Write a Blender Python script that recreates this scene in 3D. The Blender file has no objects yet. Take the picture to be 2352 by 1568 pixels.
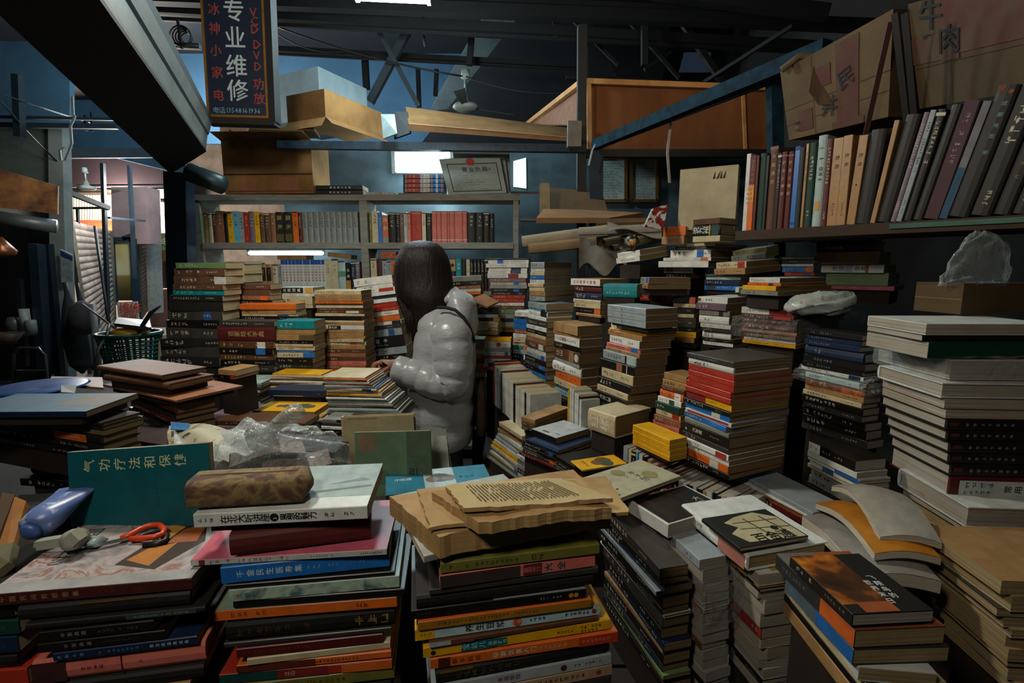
import bpy, bmesh, math, random, re
from mathutils import Vector, Matrix, Euler
SC = bpy.context.scene
COL = SC.collection
RND = random.Random(11)
V = Vector
# ------------------------------------------------------------------ camera
W, H, F, CX, CY = 2352, 1568, 1150.0, 1176.0, 784.0
CAMH = 1.5
TH = math.atan(174.0 / F)
CT, ST = math.cos(TH), math.sin(TH)
def ray(px, py):
    a, b = (px - CX) / F, -(py - CY) / F
    return V((a, CT + b * ST, -ST + b * CT))
def at(px, py, Y):
    r = ray(px, py); return V((0, 0, CAMH)) + r * (Y / r.y)
def onz(px, py, z):
    r = ray(px, py); return V((0, 0, CAMH)) + r * ((z - CAMH) / r.z)
def proj(p):
    d = p[1] * CT - (p[2] - CAMH) * ST
    return (CX + F * p[0] / d, CY - F * (p[1] * ST + (p[2] - CAMH) * CT) / d)
cam = bpy.data.cameras.new('camera'); cam.sensor_width = 36; cam.lens = 36 * F / W; cam.clip_start = .02; cam.clip_end = 200
co = bpy.data.objects.new('camera', cam); COL.objects.link(co)
co.location = (0, 0, CAMH); co.rotation_euler = (math.pi / 2 - TH, 0, 0); SC.camera = co
# ------------------------------------------------------------------ materials
def lin(h):
    h = h.lstrip('#'); o = []
    for i in (0, 2, 4):
        c = int(h[i:i + 2], 16) / 255; o.append(c / 12.92 if c <= .04045 else ((c + .055) / 1.055) ** 2.4)
    return (*o, 1)
MATS = {}
def nt(name):
    m = bpy.data.materials.new(name); m.use_nodes = True; n = m.node_tree
    return m, n, n.nodes['Principled BSDF']
def node(n, t, **kw):
    x = n.nodes.new(t)
    for k, v in kw.items():
        if k in x.inputs: x.inputs[k].default_value = v
        else: setattr(x, k, v)
    return x
def coords(n, scale=(1, 1, 1)):
    tc = node(n, 'ShaderNodeTexCoord'); mp = node(n, 'ShaderNodeMapping', Scale=scale)
    n.links.new(tc.outputs['Object'], mp.inputs['Vector']); return mp.outputs[0]
def mixc(n, fac, a, b):
    mx = node(n, 'ShaderNodeMix', data_type='RGBA')
    for s, v in ((0, fac), (6, a), (7, b)):
        if hasattr(v, 'node'): n.links.new(v, mx.inputs[s])
        else: mx.inputs[s].default_value = v
    return mx.outputs[2]
def ramp(n, src, stops):
    r = node(n, 'ShaderNodeValToRGB'); e = r.color_ramp.elements
    while len(e) < len(stops): e.new(.5)
    for i, (p, c) in enumerate(stops): e[i].position = p; e[i].color = c if len(c) == 4 else (*c, 1)
    n.links.new(src, r.inputs[0]); return r.outputs[0]
def noise(n, vec, scale, detail=3, rough=.6):
    x = node(n, 'ShaderNodeTexNoise', Scale=scale, Detail=detail, Roughness=rough); n.links.new(vec, x.inputs['Vector']); return x.outputs[0]
def mat(hexc, rough=.55, wear=.35, scale=18, metal=0, bump=0, spec=.4, sc3=(1, 1, 1), dark=None):
    k = ('m', hexc, rough, wear, scale, metal, bump, spec, sc3, dark)
    if k in MATS: return MATS[k]
    m, n, b = nt('paint_' + hexc.lstrip('#')); c = lin(hexc)
    b.inputs['Roughness'].default_value = rough; b.inputs['Metallic'].default_value = metal
    b.inputs['Specular IOR Level'].default_value = spec
    if wear:
        vec = coords(n, sc3); f = noise(n, vec, scale, 5, .65)
        d = lin(dark) if dark else (c[0] * (1 - wear), c[1] * (1 - wear), c[2] * (1 - wear), 1)
        col = ramp(n, f, [(.3, d), (.62, c)])
        n.links.new(col, b.inputs['Base Color'])
        if bump:
            bp = node(n, 'ShaderNodeBump', Strength=bump, Distance=.004); n.links.new(f, bp.inputs['Height']); n.links.new(bp.outputs[0], b.inputs['Normal'])
    else: b.inputs['Base Color'].default_value = c
    MATS[k] = m; return m
def pagemat(hexc):
    k = ('p', hexc)
    if k in MATS: return MATS[k]
    m, n, b = nt('page_edges_' + hexc.lstrip('#')); c = lin(hexc)
    b.inputs['Roughness'].default_value = .9; b.inputs['Specular IOR Level'].default_value = .15
    f = noise(n, coords(n, (4, 4, 1300)), 1, 2, .6); g = noise(n, coords(n), 14, 3)
    c1 = ramp(n, f, [(.33, tuple(x * .5 for x in c[:3])), (.6, c)])
    c2 = mixc(n, ramp(n, g, [(.45, (0, 0, 0)), (.75, (.45, .45, .45))]), c1, (c[0] * .6, c[1] * .5, c[2] * .36, 1))
    n.links.new(c2, b.inputs['Base Color']); MATS[k] = m; return m
def emit(hexc, s):
    k = ('e', hexc, s)
    if k in MATS: return MATS[k]
    m, n, b = nt('lamp_glow'); b.inputs['Base Color'].default_value = lin(hexc)
    b.inputs['Emission Color'].default_value = lin(hexc); b.inputs['Emission Strength'].default_value = s
    MATS[k] = m; return m
# ------------------------------------------------------------------ mesh builder
class MB:
    def __init__(s): s.v = []; s.f = []; s.m = []; s.sm = []
    def add(s, vs, fs, mi=0, smooth=False, M=None):
        b = len(s.v)
        s.v += [tuple(M @ V(p)) if M else tuple(p) for p in vs]
        for f in fs: s.f.append([b + i for i in f]); s.m.append(mi); s.sm.append(smooth)
        return s
    def box(s, lo, hi, mi=0, M=None):
        x0, y0, z0 = lo; x1, y1, z1 = hi
        return s.add([(x0, y0, z0), (x1, y0, z0), (x1, y1, z0), (x0, y1, z0), (x0, y0, z1), (x1, y0, z1), (x1, y1, z1), (x0, y1, z1)],
                     [(0, 3, 2, 1), (4, 5, 6, 7), (0, 1, 5, 4), (1, 2, 6, 5), (2, 3, 7, 6), (3, 0, 4, 7)], mi, False, M)
    def bar(s, a, b, w, d=None, mi=0, up=V((0, 0, 1))):
        a, b = V(a), V(b); d = w if d is None else d; t = (b - a).normalized()
        if abs(t.dot(up)) > .98: up = V((0, 1, 0))
        x = t.cross(up).normalized(); y = x.cross(t)
        vs = [p + x * sx * w / 2 + y * sy * d / 2 for p in (a, b) for sx, sy in ((-1, -1), (1, -1), (1, 1), (-1, 1))]
        return s.add(vs, [(0, 1, 2, 3), (7, 6, 5, 4), (0, 4, 5, 1), (1, 5, 6, 2), (2, 6, 7, 3), (3, 7, 4, 0)], mi)
    def tube(s, pts, r, n=8, mi=0, cap=True, smooth=True):
        pts = [V(p) for p in pts]; rr = r if hasattr(r, '__len__') else [r] * len(pts); vs = []; fs = []; ref = None
        for i, p in enumerate(pts):
            t = (pts[min(i + 1, len(pts) - 1)] - pts[max(i - 1, 0)]).normalized()
            if ref is None: ref = t.orthogonal().normalized()
            ref = (ref - t * ref.dot(t)).normalized(); q = t.cross(ref)
            vs += [p + (ref * math.cos(2 * math.pi * j / n) + q * math.sin(2 * math.pi * j / n)) * rr[i] for j in range(n)]
        for i in range(len(pts) - 1):
            for j in range(n): fs.append((i * n + j, i * n + (j + 1) % n, (i + 1) * n + (j + 1) % n, (i + 1) * n + j))
        if cap: fs.append(tuple(range(n))[::-1]); fs.append(tuple((len(pts) - 1) * n + j for j in range(n)))
        return s.add(vs, fs, mi, smooth)
    def loft(s, rings, mi=0, smooth=True, cap=True, closed=True):
        n = len(rings[0]); vs = [p for r in rings for p in r]; fs = []
        for i in range(len(rings) - 1):
            for j in range(n if closed else n - 1): fs.append((i * n + j, i * n + (j + 1) % n, (i + 1) * n + (j + 1) % n, (i + 1) * n + j))
        if cap: fs.append(tuple(range(n))[::-1]); fs.append(tuple((len(rings) - 1) * n + j for j in range(n)))
        return s.add(vs, fs, mi, smooth)
    def lathe(s, prof, n=20, mi=0, M=None, smooth=True):
        vs = [(r * math.cos(2 * math.pi * j / n), r * math.sin(2 * math.pi * j / n), z) for r, z in prof for j in range(n)]
        fs = [(i * n + j, i * n + (j + 1) % n, (i + 1) * n + (j + 1) % n, (i + 1) * n + j) for i in range(len(prof) - 1) for j in range(n)]
        return s.add(vs, fs, mi, smooth, M)
    def prism(s, poly, d, mi=0):
        """flat polygon (world points) given thickness along vector d"""
        n = len(poly); d = V(d); vs = [V(p) for p in poly] + [V(p) + d for p in poly]
        return s.add(vs, [tuple(range(n))[::-1], tuple(range(n, 2 * n))] + [(i, (i + 1) % n, n + (i + 1) % n, n + i) for i in range(n)], mi)
    def grid(s, fn, nu, nv, mi=0, thick=None, smooth=True):
        """surface fn(u,v)->point, optional thickness vector"""
        vs = [V(fn(i / nu, j / nv)) for j in range(nv + 1) for i in range(nu + 1)]; k = nu + 1
        fs = [(j * k + i, j * k + i + 1, (j + 1) * k + i + 1, (j + 1) * k + i) for j in range(nv) for i in range(nu)]
        if thick is None: return s.add(vs, fs, mi, smooth)
        t = V(thick); n = len(vs); s.add(vs, fs, mi, smooth); s.add([p - t for p in vs], [f[::-1] for f in fs], mi, smooth)
        edge = [i for i in range(nu)] + [nu + j * k for j in range(nv)] + [nv * k + nu - i for i in range(nu)] + [(nv - j) * k for j in range(nv)]
        ev = [vs[i] for i in edge] + [vs[i] - t for i in edge]; m = len(edge)
        return s.add(ev, [((i + 1) % m, i, m + i, m + (i + 1) % m) for i in range(m)], mi, False)
    def build(s, name, mats, parent=None, M=None, **props):
        me = bpy.data.meshes.new(name); me.from_pydata(s.v, [], s.f)
        for m in (mats if isinstance(mats, (list, tuple)) else [mats]): me.materials.append(m)
        me.polygons.foreach_set('material_index', s.m); me.polygons.foreach_set('use_smooth', s.sm); me.update()
        o = bpy.data.objects.new(name, me); COL.objects.link(o)
        if parent: o.parent = parent
        if M is not None: o.matrix_local = M
        for k, v in props.items(): o[k] = v
        return o
def thing(name, label, cat, M=None, group=None):
    o = bpy.data.objects.new(name, None); COL.objects.link(o); o.empty_display_size = .05
    if M is not None: o.matrix_world = M if isinstance(M, Matrix) else Matrix.Translation(M)
    o['label'] = label; o['category'] = cat
    if group: o['group'] = group
    return o
def tag(o, label=None, cat=None, group=None, kind=None):
    for k, v in (('label', label), ('category', cat), ('group', group), ('kind', kind)):
        if v: o[k] = v
    return o
def struct(o): o['kind'] = 'structure'; return o
def frame(o, x, y, z):
    m = Matrix((x, y, z)).transposed().to_4x4(); m.translation = o; return m
# ------------------------------------------------------------------ glyphs
GL = {}
def glyph(ch, fat=0):
    k0, ch = (ch, fat), ch
    if k0 in GL: return GL[k0]
    c = bpy.data.curves.new('g', 'FONT'); c.body = ch; c.resolution_u = 1; c.fill_mode = 'FRONT'; c.offset = fat
    o = bpy.data.objects.new('g', c); COL.objects.link(o)
    me = bpy.data.meshes.new_from_object(o.evaluated_get(bpy.context.evaluated_depsgraph_get()))
    vs = [(v.co.x, v.co.y) for v in me.vertices]; fs = [tuple(p.vertices) for p in me.polygons]
    bpy.data.objects.remove(o); bpy.data.curves.remove(c); bpy.data.meshes.remove(me)
    w = max((v[0] for v in vs), default=.3)
    cjk = ord(ch) > 0x2e00
    GL[k0] = (vs, fs, .92 if cjk else w + .06, cjk); return GL[k0]
def put_text(mb, s, fn, mi, size, adv=None, rot=0, bold=0):
    """write s starting at local (0,0): fn(a,b)->point; rot 1: every glyph turned a quarter so that its top points back along the line"""
    a = 0
    for ch in s:
        if ch == ' ': a += size * .5; continue
        vs, fs, w, cjk = glyph(ch, .009 if bold else 0)
        for ox in (0,):
            if rot == 1: pts = [fn(a + size * (.8 - y) + ox, size * (x - .46)) for x, y in vs]
            elif rot == 2: pts = [fn(size * (x - .46) + ox, -a - size * (.8 - y)) for x, y in vs]
            else: pts = [fn(a + size * x + ox, size * (y - .35)) for x, y in vs]
            mb.add(pts, fs, mi)
        a += adv if adv else size * ((1.02 if rot else w))
    return a
def pseudo(mb, fn, mi, length, size, rnd):
    """blurred print too small to read: a row of little strokes"""
    a = 0
    while a + size < length:
        k = rnd.random()
        if k > .12:
            s = size
            for q in range(rnd.choice((4, 5, 5, 6))):
                if rnd.random() < .55: y = rnd.uniform(-.44, .36) * s; x = rnd.uniform(.04, .4) * s; r = (a + x, y, a + x + rnd.uniform(.3, .92 - x / s) * s, y + .085 * s)
                else: x = a + rnd.uniform(.08, .8) * s; y = rnd.uniform(-.46, 0) * s; r = (x, y, x + .1 * s, y + rnd.uniform(.35, .9) * s if y < -.3 * s else .46 * s)
                mb.add([fn(r[0], r[1]), fn(r[2], r[1]), fn(r[2], r[3]), fn(r[0], r[3])], [(0, 1, 2, 3)], mi)
        a += size * 1.12
# ------------------------------------------------------------------ books
PAL = {'w': ('c3c7c0', 'white'), 'W': ('d7d9d2', 'bright white'), 'c': ('bfb08c', 'cream'), 't': ('a07c50', 'tan'), 'n': ('5a3b26', 'brown'),
       'k': ('15130f', 'black'), 'd': ('34332f', 'charcoal'), 'g': ('7d8079', 'grey'), 's': ('8d989c', 'silver grey'), 'b': ('1f68b4', 'blue'),
       'u': ('14243f', 'navy'), 'l': ('5fa7c4', 'light blue'), 'e': ('0f7f86', 'teal'), 'v': ('5f7d52', 'green'), 'f': ('143a30', 'dark green'),
       'y': ('dba214', 'yellow'), 'o': ('cf6420', 'orange'), 'r': ('a5301f', 'red'), 'm': ('521a17', 'maroon'), 'p': ('b8566a', 'pink'),
       'q': ('6e5a66', 'mauve'), 'x': ('c46a5c', 'salmon'), 'j': ('6c6a2e', 'olive'), 'a': ('8b5a3c', 'rust brown'), 'z': ('9fb3ae', 'pale teal')}
ORD = ('topmost second third fourth fifth sixth seventh eighth ninth tenth eleventh twelfth thirteenth fourteenth fifteenth sixteenth seventeenth eighteenth '
       'nineteenth twentieth twenty-first twenty-second twenty-third twenty-fourth twenty-fifth twenty-sixth twenty-seventh twenty-eighth twenty-ninth thirtieth thirty-first thirty-second thirty-third thirty-fourth').split()
PAGE = {'a': 'b3a482', 'b': '9a8763', 'c': 'a39c8e', 'd': '7a6749', 'e': '9c978d', 'v': '8aa37c', 'y': 'b08c34'}
KINDN = {'P': ('paperback_book', 'paperback'), 'H': ('hardcover_book', 'hardcover'), 'M': ('magazine', 'magazine'), 'V': ('reference_volume', 'volume'), 'O': ('old_book', 'worn book')}
NB = {}
LIGHTC = set('wWctgslyzxo')
def ink(code): return '14110f' if code in LIGHTC else 'c9c2ac'
def auto_decor(code, rnd, L):
    it = []; r = rnd.random(); dk = ink(code)
    if r < .12: return it
    if r < .3:
        b = rnd.choice(('a5301f', '1f4f8f', 'c3c7c0', 'cf6420', '15130f', '14243f', 'd7d9d2', '1f68b4'))
        u = rnd.uniform(.62, .8); it.append(('b', u, rnd.uniform(u + .1, 1), b))
    it.append(('d', .07, rnd.uniform(.35, .58), rnd.choice((dk, dk, 'a5301f' if code in LIGHTC else dk)), rnd.uniform(.4, .62)))
    if rnd.random() < .7: it.append(('d', rnd.uniform(.62, .7), rnd.uniform(.8, .94), dk, .3))
    return it
def decor_on(mb, items, fn, L, T, mats, rnd):
    """fn(u_metres, v_metres)-> point on the face; L long, T high"""
    lift = 0
    def mi(h):
        m = mat(h, .6, .3, 40)
        if m not in mats: mats.append(m)
        return mats.index(m)
    for it in items:
        k = it[0]; lift += 1
        g = lambda a, b, q=lift: fn(a, b, q * .00012)
        if k == 'b':
            u0, u1 = it[1] * L, it[2] * L; v0, v1 = (it[4] * T, it[5] * T) if len(it) > 4 else (.03 * T, .97 * T)
            mb.add([g(u0, v0), g(u1, v0), g(u1, v1), g(u0, v1)], [(0, 1, 2, 3)], mi(it[3]))
        elif k == 'd':
            s = T * it[4]; v = it[5] * T if len(it) > 5 else T * .5
            n = max(3, min(12, int((it[2] - it[1]) * L / (s * 1.12)))); s2 = min(s, (it[2] - it[1]) * L / n / 1.12)
            pseudo(mb, lambda a, b: g(it[1] * L + a, v + b), mi(it[3]), (it[2] - it[1]) * L + .001, s2, rnd)
        elif k in 'tlTR':      # t: quarter-turned glyphs, l: upright line, T: stacked glyphs top to bottom
            s = T * it[4]; v = it[5] * T if len(it) > 5 else T * .5; adv = (it[6] * L if len(it) > 6 else None)
            put_text(mb, it[1], (lambda a, b: g(it[2] * L - b, v + a)) if k == 'R' else (lambda a, b: g(it[2] * L + a, v + b)), mi(it[3]), s, adv, {'t': 1, 'l': 0, 'T': 2, 'R': 0}[k], s * .05)
        elif k == 'c':      # filled disc
            u, v, r = it[1] * L, it[2] * T, it[4] * T
            mb.add([g(u + r * math.cos(q * .524), v + r * math.sin(q * .524)) for q in range(12)], [tuple(range(12))], mi(it[3]))
        elif k == 'q':      # polygon in (u,v)
            mb.add([g(a * L, b * T) for a, b in it[1]], [tuple(range(len(it[1])))], mi(it[2]))
        elif k == 'm':      # a printed picture
            if it[1] not in mats: mats.append(it[1])
            r = it[2] if len(it) > 2 else (0, 1, 0, 1)
            mb.add([g(r[0] * L, r[2] * T), g(r[1] * L, r[2] * T), g(r[1] * L, r[3] * T), g(r[0] * L, r[3] * T)], [(0, 1, 2, 3)], mats.index(it[1]))
def book(M, SL, BW, T, code, kind='P', label='', group=None, spine=(), top=(), page='a', rough=None, topcol=None, end=(), nopages=False, name=None, hexc=None):
    """a closed book: origin at the bottom centre, spine along local x on the -y side, thickness along z"""
    nm = name or KINDN[kind][0]
    if nm == 'paperback_book': nm = 'thin_booklet' if T < .0125 else 'thick_paperback' if T > .0205 else nm
    NB[nm] = NB.get(nm, 0) + 1
    root = thing(nm, label, 'magazine' if kind == 'M' else 'book', M, group)
    hx = hexc or PAL[code][0]; rnd = random.Random(int(SL * 1e5) + int(T * 1e6))
    cm = mat(hx, rough if rough is not None else {'P': .4, 'H': .62, 'M': .42, 'V': .55, 'O': .85}[kind], {'O': .55}.get(kind, .28), 26 if kind != 'O' else 14)
    mats = [cm]; hard = kind in 'HV' and T > .009; c = min(.0026 if hard else (.0012 if kind != 'M' else .0006), T * .2); y0, y1 = -BW / 2, BW / 2
    b = min(.004, T * .18) if hard else 0; e = min(.0012, T * .2)
    if hard: outer = [(y1, 0), (y0 + b + .004, 0), (y0 + b, T * .04), (y0 + b * .3, T * .2), (y0, T * .5), (y0 + b * .3, T * .8), (y0 + b, T * .96), (y0 + b + .004, T), (y1, T)]
    else: outer = [(y1, 0), (y0 + e, 0), (y0, e), (y0, T - e), (y0 + e, T), (y1, T)]
    yi = y0 + b + c; inner = [(y1, T - c), (yi, T - c), (yi, c), (y1, c)]
    prof = outer + inner; n = len(prof); mb = MB()
    mb.add([(-SL / 2, y, z) for y, z in prof] + [(SL / 2, y, z) for y, z in prof],
           [tuple(range(n)), tuple(range(2 * n - 1, n - 1, -1))] + [(i, n + i, n + (i + 1) % n, (i + 1) % n) for i in range(n)])
    decor_on(mb, spine, lambda a, q, l: (-SL / 2 + a, y0 - .00015 - l, q), SL, T, mats, rnd)
    tp = list(top)
    if topcol: tp.insert(0, ('b', 0, 1, topcol, 0, 1))
    decor_on(mb, tp, lambda a, q, l: (-SL / 2 + a, y0 + q, T + .00015 + l), SL, BW, mats, rnd)
    mb.build('cover', mats, root)
    if not nopages:
        i = .0032 if hard else .0004
        MB().box((-SL / 2 + i, yi + .0002, c + .0001), (SL / 2 - i, y1 - i, T - c - .0001)).build('pages', pagemat(PAGE[page]), root)
    return root
PLACED = []; RIS = []
TOK = re.compile(r'^([a-zA-Z])([\d.]+)([a-zA-Z]*)(?::(.*))?$')
def lerp(v, t): return v[0] + (v[1] - v[0]) * t if isinstance(v, tuple) else v
def solve(P, d, px):
    k = (px - CX) / F; d0 = P.y * CT - (P.z - CAMH) * ST
    return (k * d0 - P.x) / (d.x - k * d.y * CT)
def S(desc, Y, yaw, cx, xl, xr, y0, y1, books, side='L', L=.15, R=.15, tilt=0, kind='P', jit=1.0, page='a', seed=1, deco={}, lab={}, top={}, endt='', grp=None, pg={}, down=0):
    """a stack of books. cx: pixel column of its nearest vertical edge (top, bottom); xl / xr: where its left and right faces end; y0..y1: pixel rows of that edge."""
    rnd = random.Random(seed * 77 + int(y0)); toks = [TOK.match(t).groups() for t in books.split()]
    tot = sum(float(t[1]) for t in toks); acc = 0; out = []; a = math.radians(yaw) + max(0.0, math.atan((lerp(cx, .5) - CX) / F))
    for i, (code, w, fl, dk) in enumerate(toks):
        w = float(w); t0, t1 = acc / tot, (acc + w) / tot; acc += w; tm = (t0 + t1) / 2
        ya, yb = y0 + (y1 - y0) * t0, y0 + (y1 - y0) * t1
        c = lerp(cx, tm); z1 = at(c, ya, Y).z; z0 = at(c, yb, Y).z; P = at(c, (ya + yb) / 2, Y); P.z = z0
        u, v = V((-math.cos(a), math.sin(a), 0)), V((math.sin(a), math.cos(a), 0))
        l = solve(P, u, lerp(xl, tm)) if xl is not None else L
        r = solve(P, v, lerp(xr, tm)) if xr is not None else R
        sz = 1 + (rnd.uniform(-.05, .03) * jit if 'Z' not in fl else 0)
        l0, r0 = l, r; l = min(max(l * sz, .06), .42); r = min(max(r * sz, .06), .42)
        C = P + u * l0 / 2 + v * r0 / 2 + V((rnd.uniform(-.004, .004), rnd.uniform(-.004, .004), 0)) * jit
        s = side
        if 'x' in fl: s = 'R' if s == 'L' else 'L'
        if s == 'L': ang = -a; SL, BW = l, r
        else: ang = math.pi / 2 - a; SL, BW = r, l
        if 'p' in fl: ang += math.pi
        ang += math.radians(rnd.gauss(0, 1.3) * jit)
        for q in range(fl.count('C')): ang += math.radians(4)
        for q in range(fl.count('A')): ang -= math.radians(4)
        T = max(z1 - z0 - .0004, .0012)
        M = Matrix.Translation(C) @ Matrix.Rotation(ang, 4, 'Z')
        if tilt: M = Matrix.Translation(C) @ Matrix.Rotation(math.radians(tilt), 4, V((v.x, v.y, 0)) if side == 'R' and False else V((0, 1, 0))) @ Matrix.Rotation(ang, 4, 'Z')
        kd = 'H' if 'h' in fl else 'M' if 'm' in fl else 'V' if 'v' in fl else 'O' if 'o' in fl else kind
        dec = deco.get(i) if i in deco else ([] if 'n' in fl or 'p' in fl else auto_decor(code, rnd, SL))
        n = len(toks)
        pos = (ORD[i] + (' from the top' if 0 < i else '')) if n > 1 else ''
        lb = lab.get(i) or ('%s %s%s' % (PAL[code][1], KINDN[kd][1], ', %s of %s' % (pos, desc) if n > 1 else ' ' + desc))
        o = book(M, SL, BW, T, code, kd, lb, grp or ('books of ' + desc), dec, top.get(i, ()), pg.get(i, page))
        PLACED.append((o, SL, BW, T, desc, i)); out.append(o)
    M = M.copy(); M.translation.z -= abs(math.sin(math.radians(tilt))) * (SL + BW) * .4; RIS.append((M, SL, BW))
    print('STK %-58s L=%.3f R=%.3f T=%.4f z=%.3f..%.3f' % (desc[:58], l0, r0, (at(lerp(cx, .5), y0, Y).z - at(lerp(cx, .5), y1, Y).z) / len(toks), at(lerp(cx, 1), y1, Y).z, at(lerp(cx, 0), y0, Y).z))
    return out
def stand(P, n, books, desc, grp, kind='V', gap=.0006, depth=.16, lab=None, deco=None, lean=0, page='b', seed=3, place='from the end', names=None):
    """standing books in a row. P: base corner of the first; n: horizontal outward normal of the spines; the row runs to the viewer's right along the spines.
    books: tokens colour+thickness_mm 'x' height_mm"""
    n = V(n).normalized(); d = V((-n.y, n.x, 0)); p = V(P); rnd = random.Random(seed); out = []
    for i, t in enumerate(books.split()):
        g = re.match(r'^([a-zA-Z])([\d.]+)x([\d.]+)([a-z]*)(?:\|(-?[\d.]+))?$', t).groups()
        T, h = float(g[1]) / 1000, float(g[2]) / 1000; dp = depth * rnd.uniform(.94, 1.02)
        ln = math.radians(float(g[4])) if g[4] else math.radians(lean)
        # local x = down, y = -n (into the row), z = d
        wd = T * math.cos(ln) + (h * math.sin(abs(ln)) if False else 0)
        up = V((0, 0, 1)) * math.cos(ln) + d * math.sin(ln); zax = d * math.cos(ln) - V((0, 0, 1)) * math.sin(ln)
        base = p + up * (max(0, math.tan(ln)) * T)
        O = base + up * h / 2 - n * (dp / 2 + rnd.uniform(0, .006))
        M = frame(O, -up, -n, zax)
        kd = 'P' if 'p' in g[3] else 'H' if 'h' in g[3] else 'M' if 'm' in g[3] else kind
        dec = (deco or {}).get(i)
        if dec is None:
            ik = ink(g[0]); dec = [] if 'n' in g[3] else [('d', .1, rnd.uniform(.45, .6), ik, .5)] + ([('d', .8, .93, ik, .4)] if rnd.random() < .6 else []) + ([('b', .03, .06, ik)] if rnd.random() < .3 else [])
        lb = (lab or {}).get(i) or '%s %s, %s %s' % (PAL[g[0]][1], KINDN[kd][1], 'first' if i == 0 else ORD[i], desc)
        o = book(M, h, dp, T, g[0], kd, lb, grp, dec, (), page); PLACED.append((o, h, dp, T, desc, i)); out.append(o)
        p = p + d * (T / max(.5, math.cos(ln)) + gap)
    return out, p
# ------------------------------------------------------------------ stacks at the back of the shop (left of and behind the woman)
S('the tall dark pile beside the blue post', 2.3, 6, (517, 505), (405, 362), None, 603, 862, 'v14m n18o n20o n14o e12m k14 k24 d22 k18m d26 k20 d24 k22 k20', kind='O', R=.13, seed=1)
S('the thin pile behind the blue-post pile', 2.62, 5, 562, 515, None, 600, 720, 'g5m c12 y6m c16 c8m t10 c12 n14 k14', R=.16, seed=2)
S('the brown-paper bundle by the boxed set', 2.44, 8, 622, 519, None, 652, 700, 'n11o n12o a9o k9o', kind='O', R=.1, seed=3)
S('the low pile with an orange paperback on top', 2.34, 4, 682, 552, None, 698, 736, 'o13 t11 c4m k9', R=.1, seed=4)
S('the dark pile with a maroon volume', 2.22, 5, 630, (500, 508), None, 738, 905, 'd12 m33v n15 k14 n12 k12 d14 k18 m14 k16', R=.1, seed=5, deco={1: [('t', '百家姓大字典', .2, 'a88a5a', .42)]})
S('the pile under the white boxed set', 2.55, 3, 718, 637, None, 660, 708, 'w13 w7 c18 c8', R=.15, seed=6, deco={0: [('b', .02, .1, 'cf9a40'), ('b', .1, .72, '15130f'), ('t', '汉英词典', .14, 'd7d9d2', .6, .5, .14), ('b', .78, .98, 'cf9a40')]})
S('the pile with two bare tan books', 2.2, 4, 721, (634, 636), None, 737, 866, 'e18m t12n t13n k8 c6 c8 b5 c11 k12 d14 k16', R=.12, seed=7, deco={2: [('b', .6, 1, '5a4a30')], 7: [('b', .7, 1, '1f68b4'), ('d', .08, .6, '2b3a46', .5)]})
S('the yellowed pile left of the woman', 2.36, 3, (832, 842), (722, 736), None, 667, 862, 'c10 t9 t6 o6 d4 c6 n6 n6 c7 k10 c5 t6 w10 t7 t8 t6 c8 c8 t9 n9 a9 n9 x10 a9 o5 a9', R=.15, seed=8, deco={12: [('b', .08, .18, '15130f'), ('b', .26, .52, '15130f'), ('t', '聊人生', .28, 'd7d9d2', .62)]}, page='b')
S('the leaning white pile by the shelf', 2.62, 4, (902, 940), (812, 852), None, 636, 852, 'W20 W10 W9 W9 u8 W10 r12 r10 W11 o14 W9 d10 s18 k28 s18 k12 W10 r9 o9', R=.15, tilt=-7, seed=9,
  deco={2: [('d', .07, .5, '14110f', .5), ('b', .6, .97, 'a5301f')], 13: [('t', '金融卡', .08, 'd7d9d2', .42, .62, .2), ('d', .1, .6, 'c9c2ac', .2, .25)]})
S('the pile behind the woman\'s hair', 3.0, 3, 945, 904, None, 684, 800, 't14 x12 c10 t14 c12 n12 g12 t12', R=.15, seed=10)
S('the small pile behind the hood', 2.95, 3, 1105, 1022, None, 634, 700, 'g12 k9 a9 w6 o7 k8 n14', R=.15, seed=11, tilt=-3)
S('the low pile under the open brown folder', 2.6, 4, 1145, 1096, None, 705, 769, 'k17 w8 k8 c8 c7 w7 t10', R=.15, seed=12, deco={2: [('b', .72, 1, 'dba214')], 5: [('b', .5, .7, 'cf6420')]})
S('the pile against the woman\'s back', 2.75, 3, 1113, 1078, None, 778, 905, 'g12 t9 c9 t8 n9 o9 t9 c9 n10 t12 t11', R=.14, seed=13)
S('the short pile with a red-circled spine', 2.55, 4, (1176, 1170), 1114, None, 776, 850, 'y8 w14 s9 w9 r6 W9 W9 x8', R=.05, seed=14, deco={1: [('d', .08, .4, '6a6a60', .4), ('c', .52, .5, 'a5301f', .38), ('d', .64, .9, '6a6a60', .4)], 6: [('b', .15, .45, '1b3d7a')]})
S('the tall pile under blue-banded white spines', 2.85, 4, (1216, 1196), (1116, 1142), None, 592, 762, 'u4 W10 W10 W7 W8 W11 q11 c6 s9 k9 k7 r9 r9 W9 n8 v11 g12 d9 W11 y13', R=.15, seed=15,
  deco={1: [('b', .23, .38, '1f68b4'), ('d', .12, .22, '14110f', .5), ('d', .4, .95, '2b3a46', .5)], 3: [('d', .03, .5, '8a949a', .5), ('b', .58, .84, '14335f')], 4: [('d', .07, .5, '5a646a', .5), ('b', .58, .84, '14335f'), ('d', .62, .8, 'c3c7c0', .4)], 5: [('d', .04, .5, '5a6470', .4), ('b', .52, .78, '8f3020')], 19: [('b', .2, .7, '8f6a10', .2, .8), ('d', .3, .6, '15130f', .5)]})
S('the jumbled pile left of the red-lettered book', 2.4, 38, 1250, (1219, 1214), (1314, 1320), 602, 692, 's14 w8 c9 b9 w10 c8 c10 t11 s12', seed=16, pg={0: 'd'})
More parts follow.
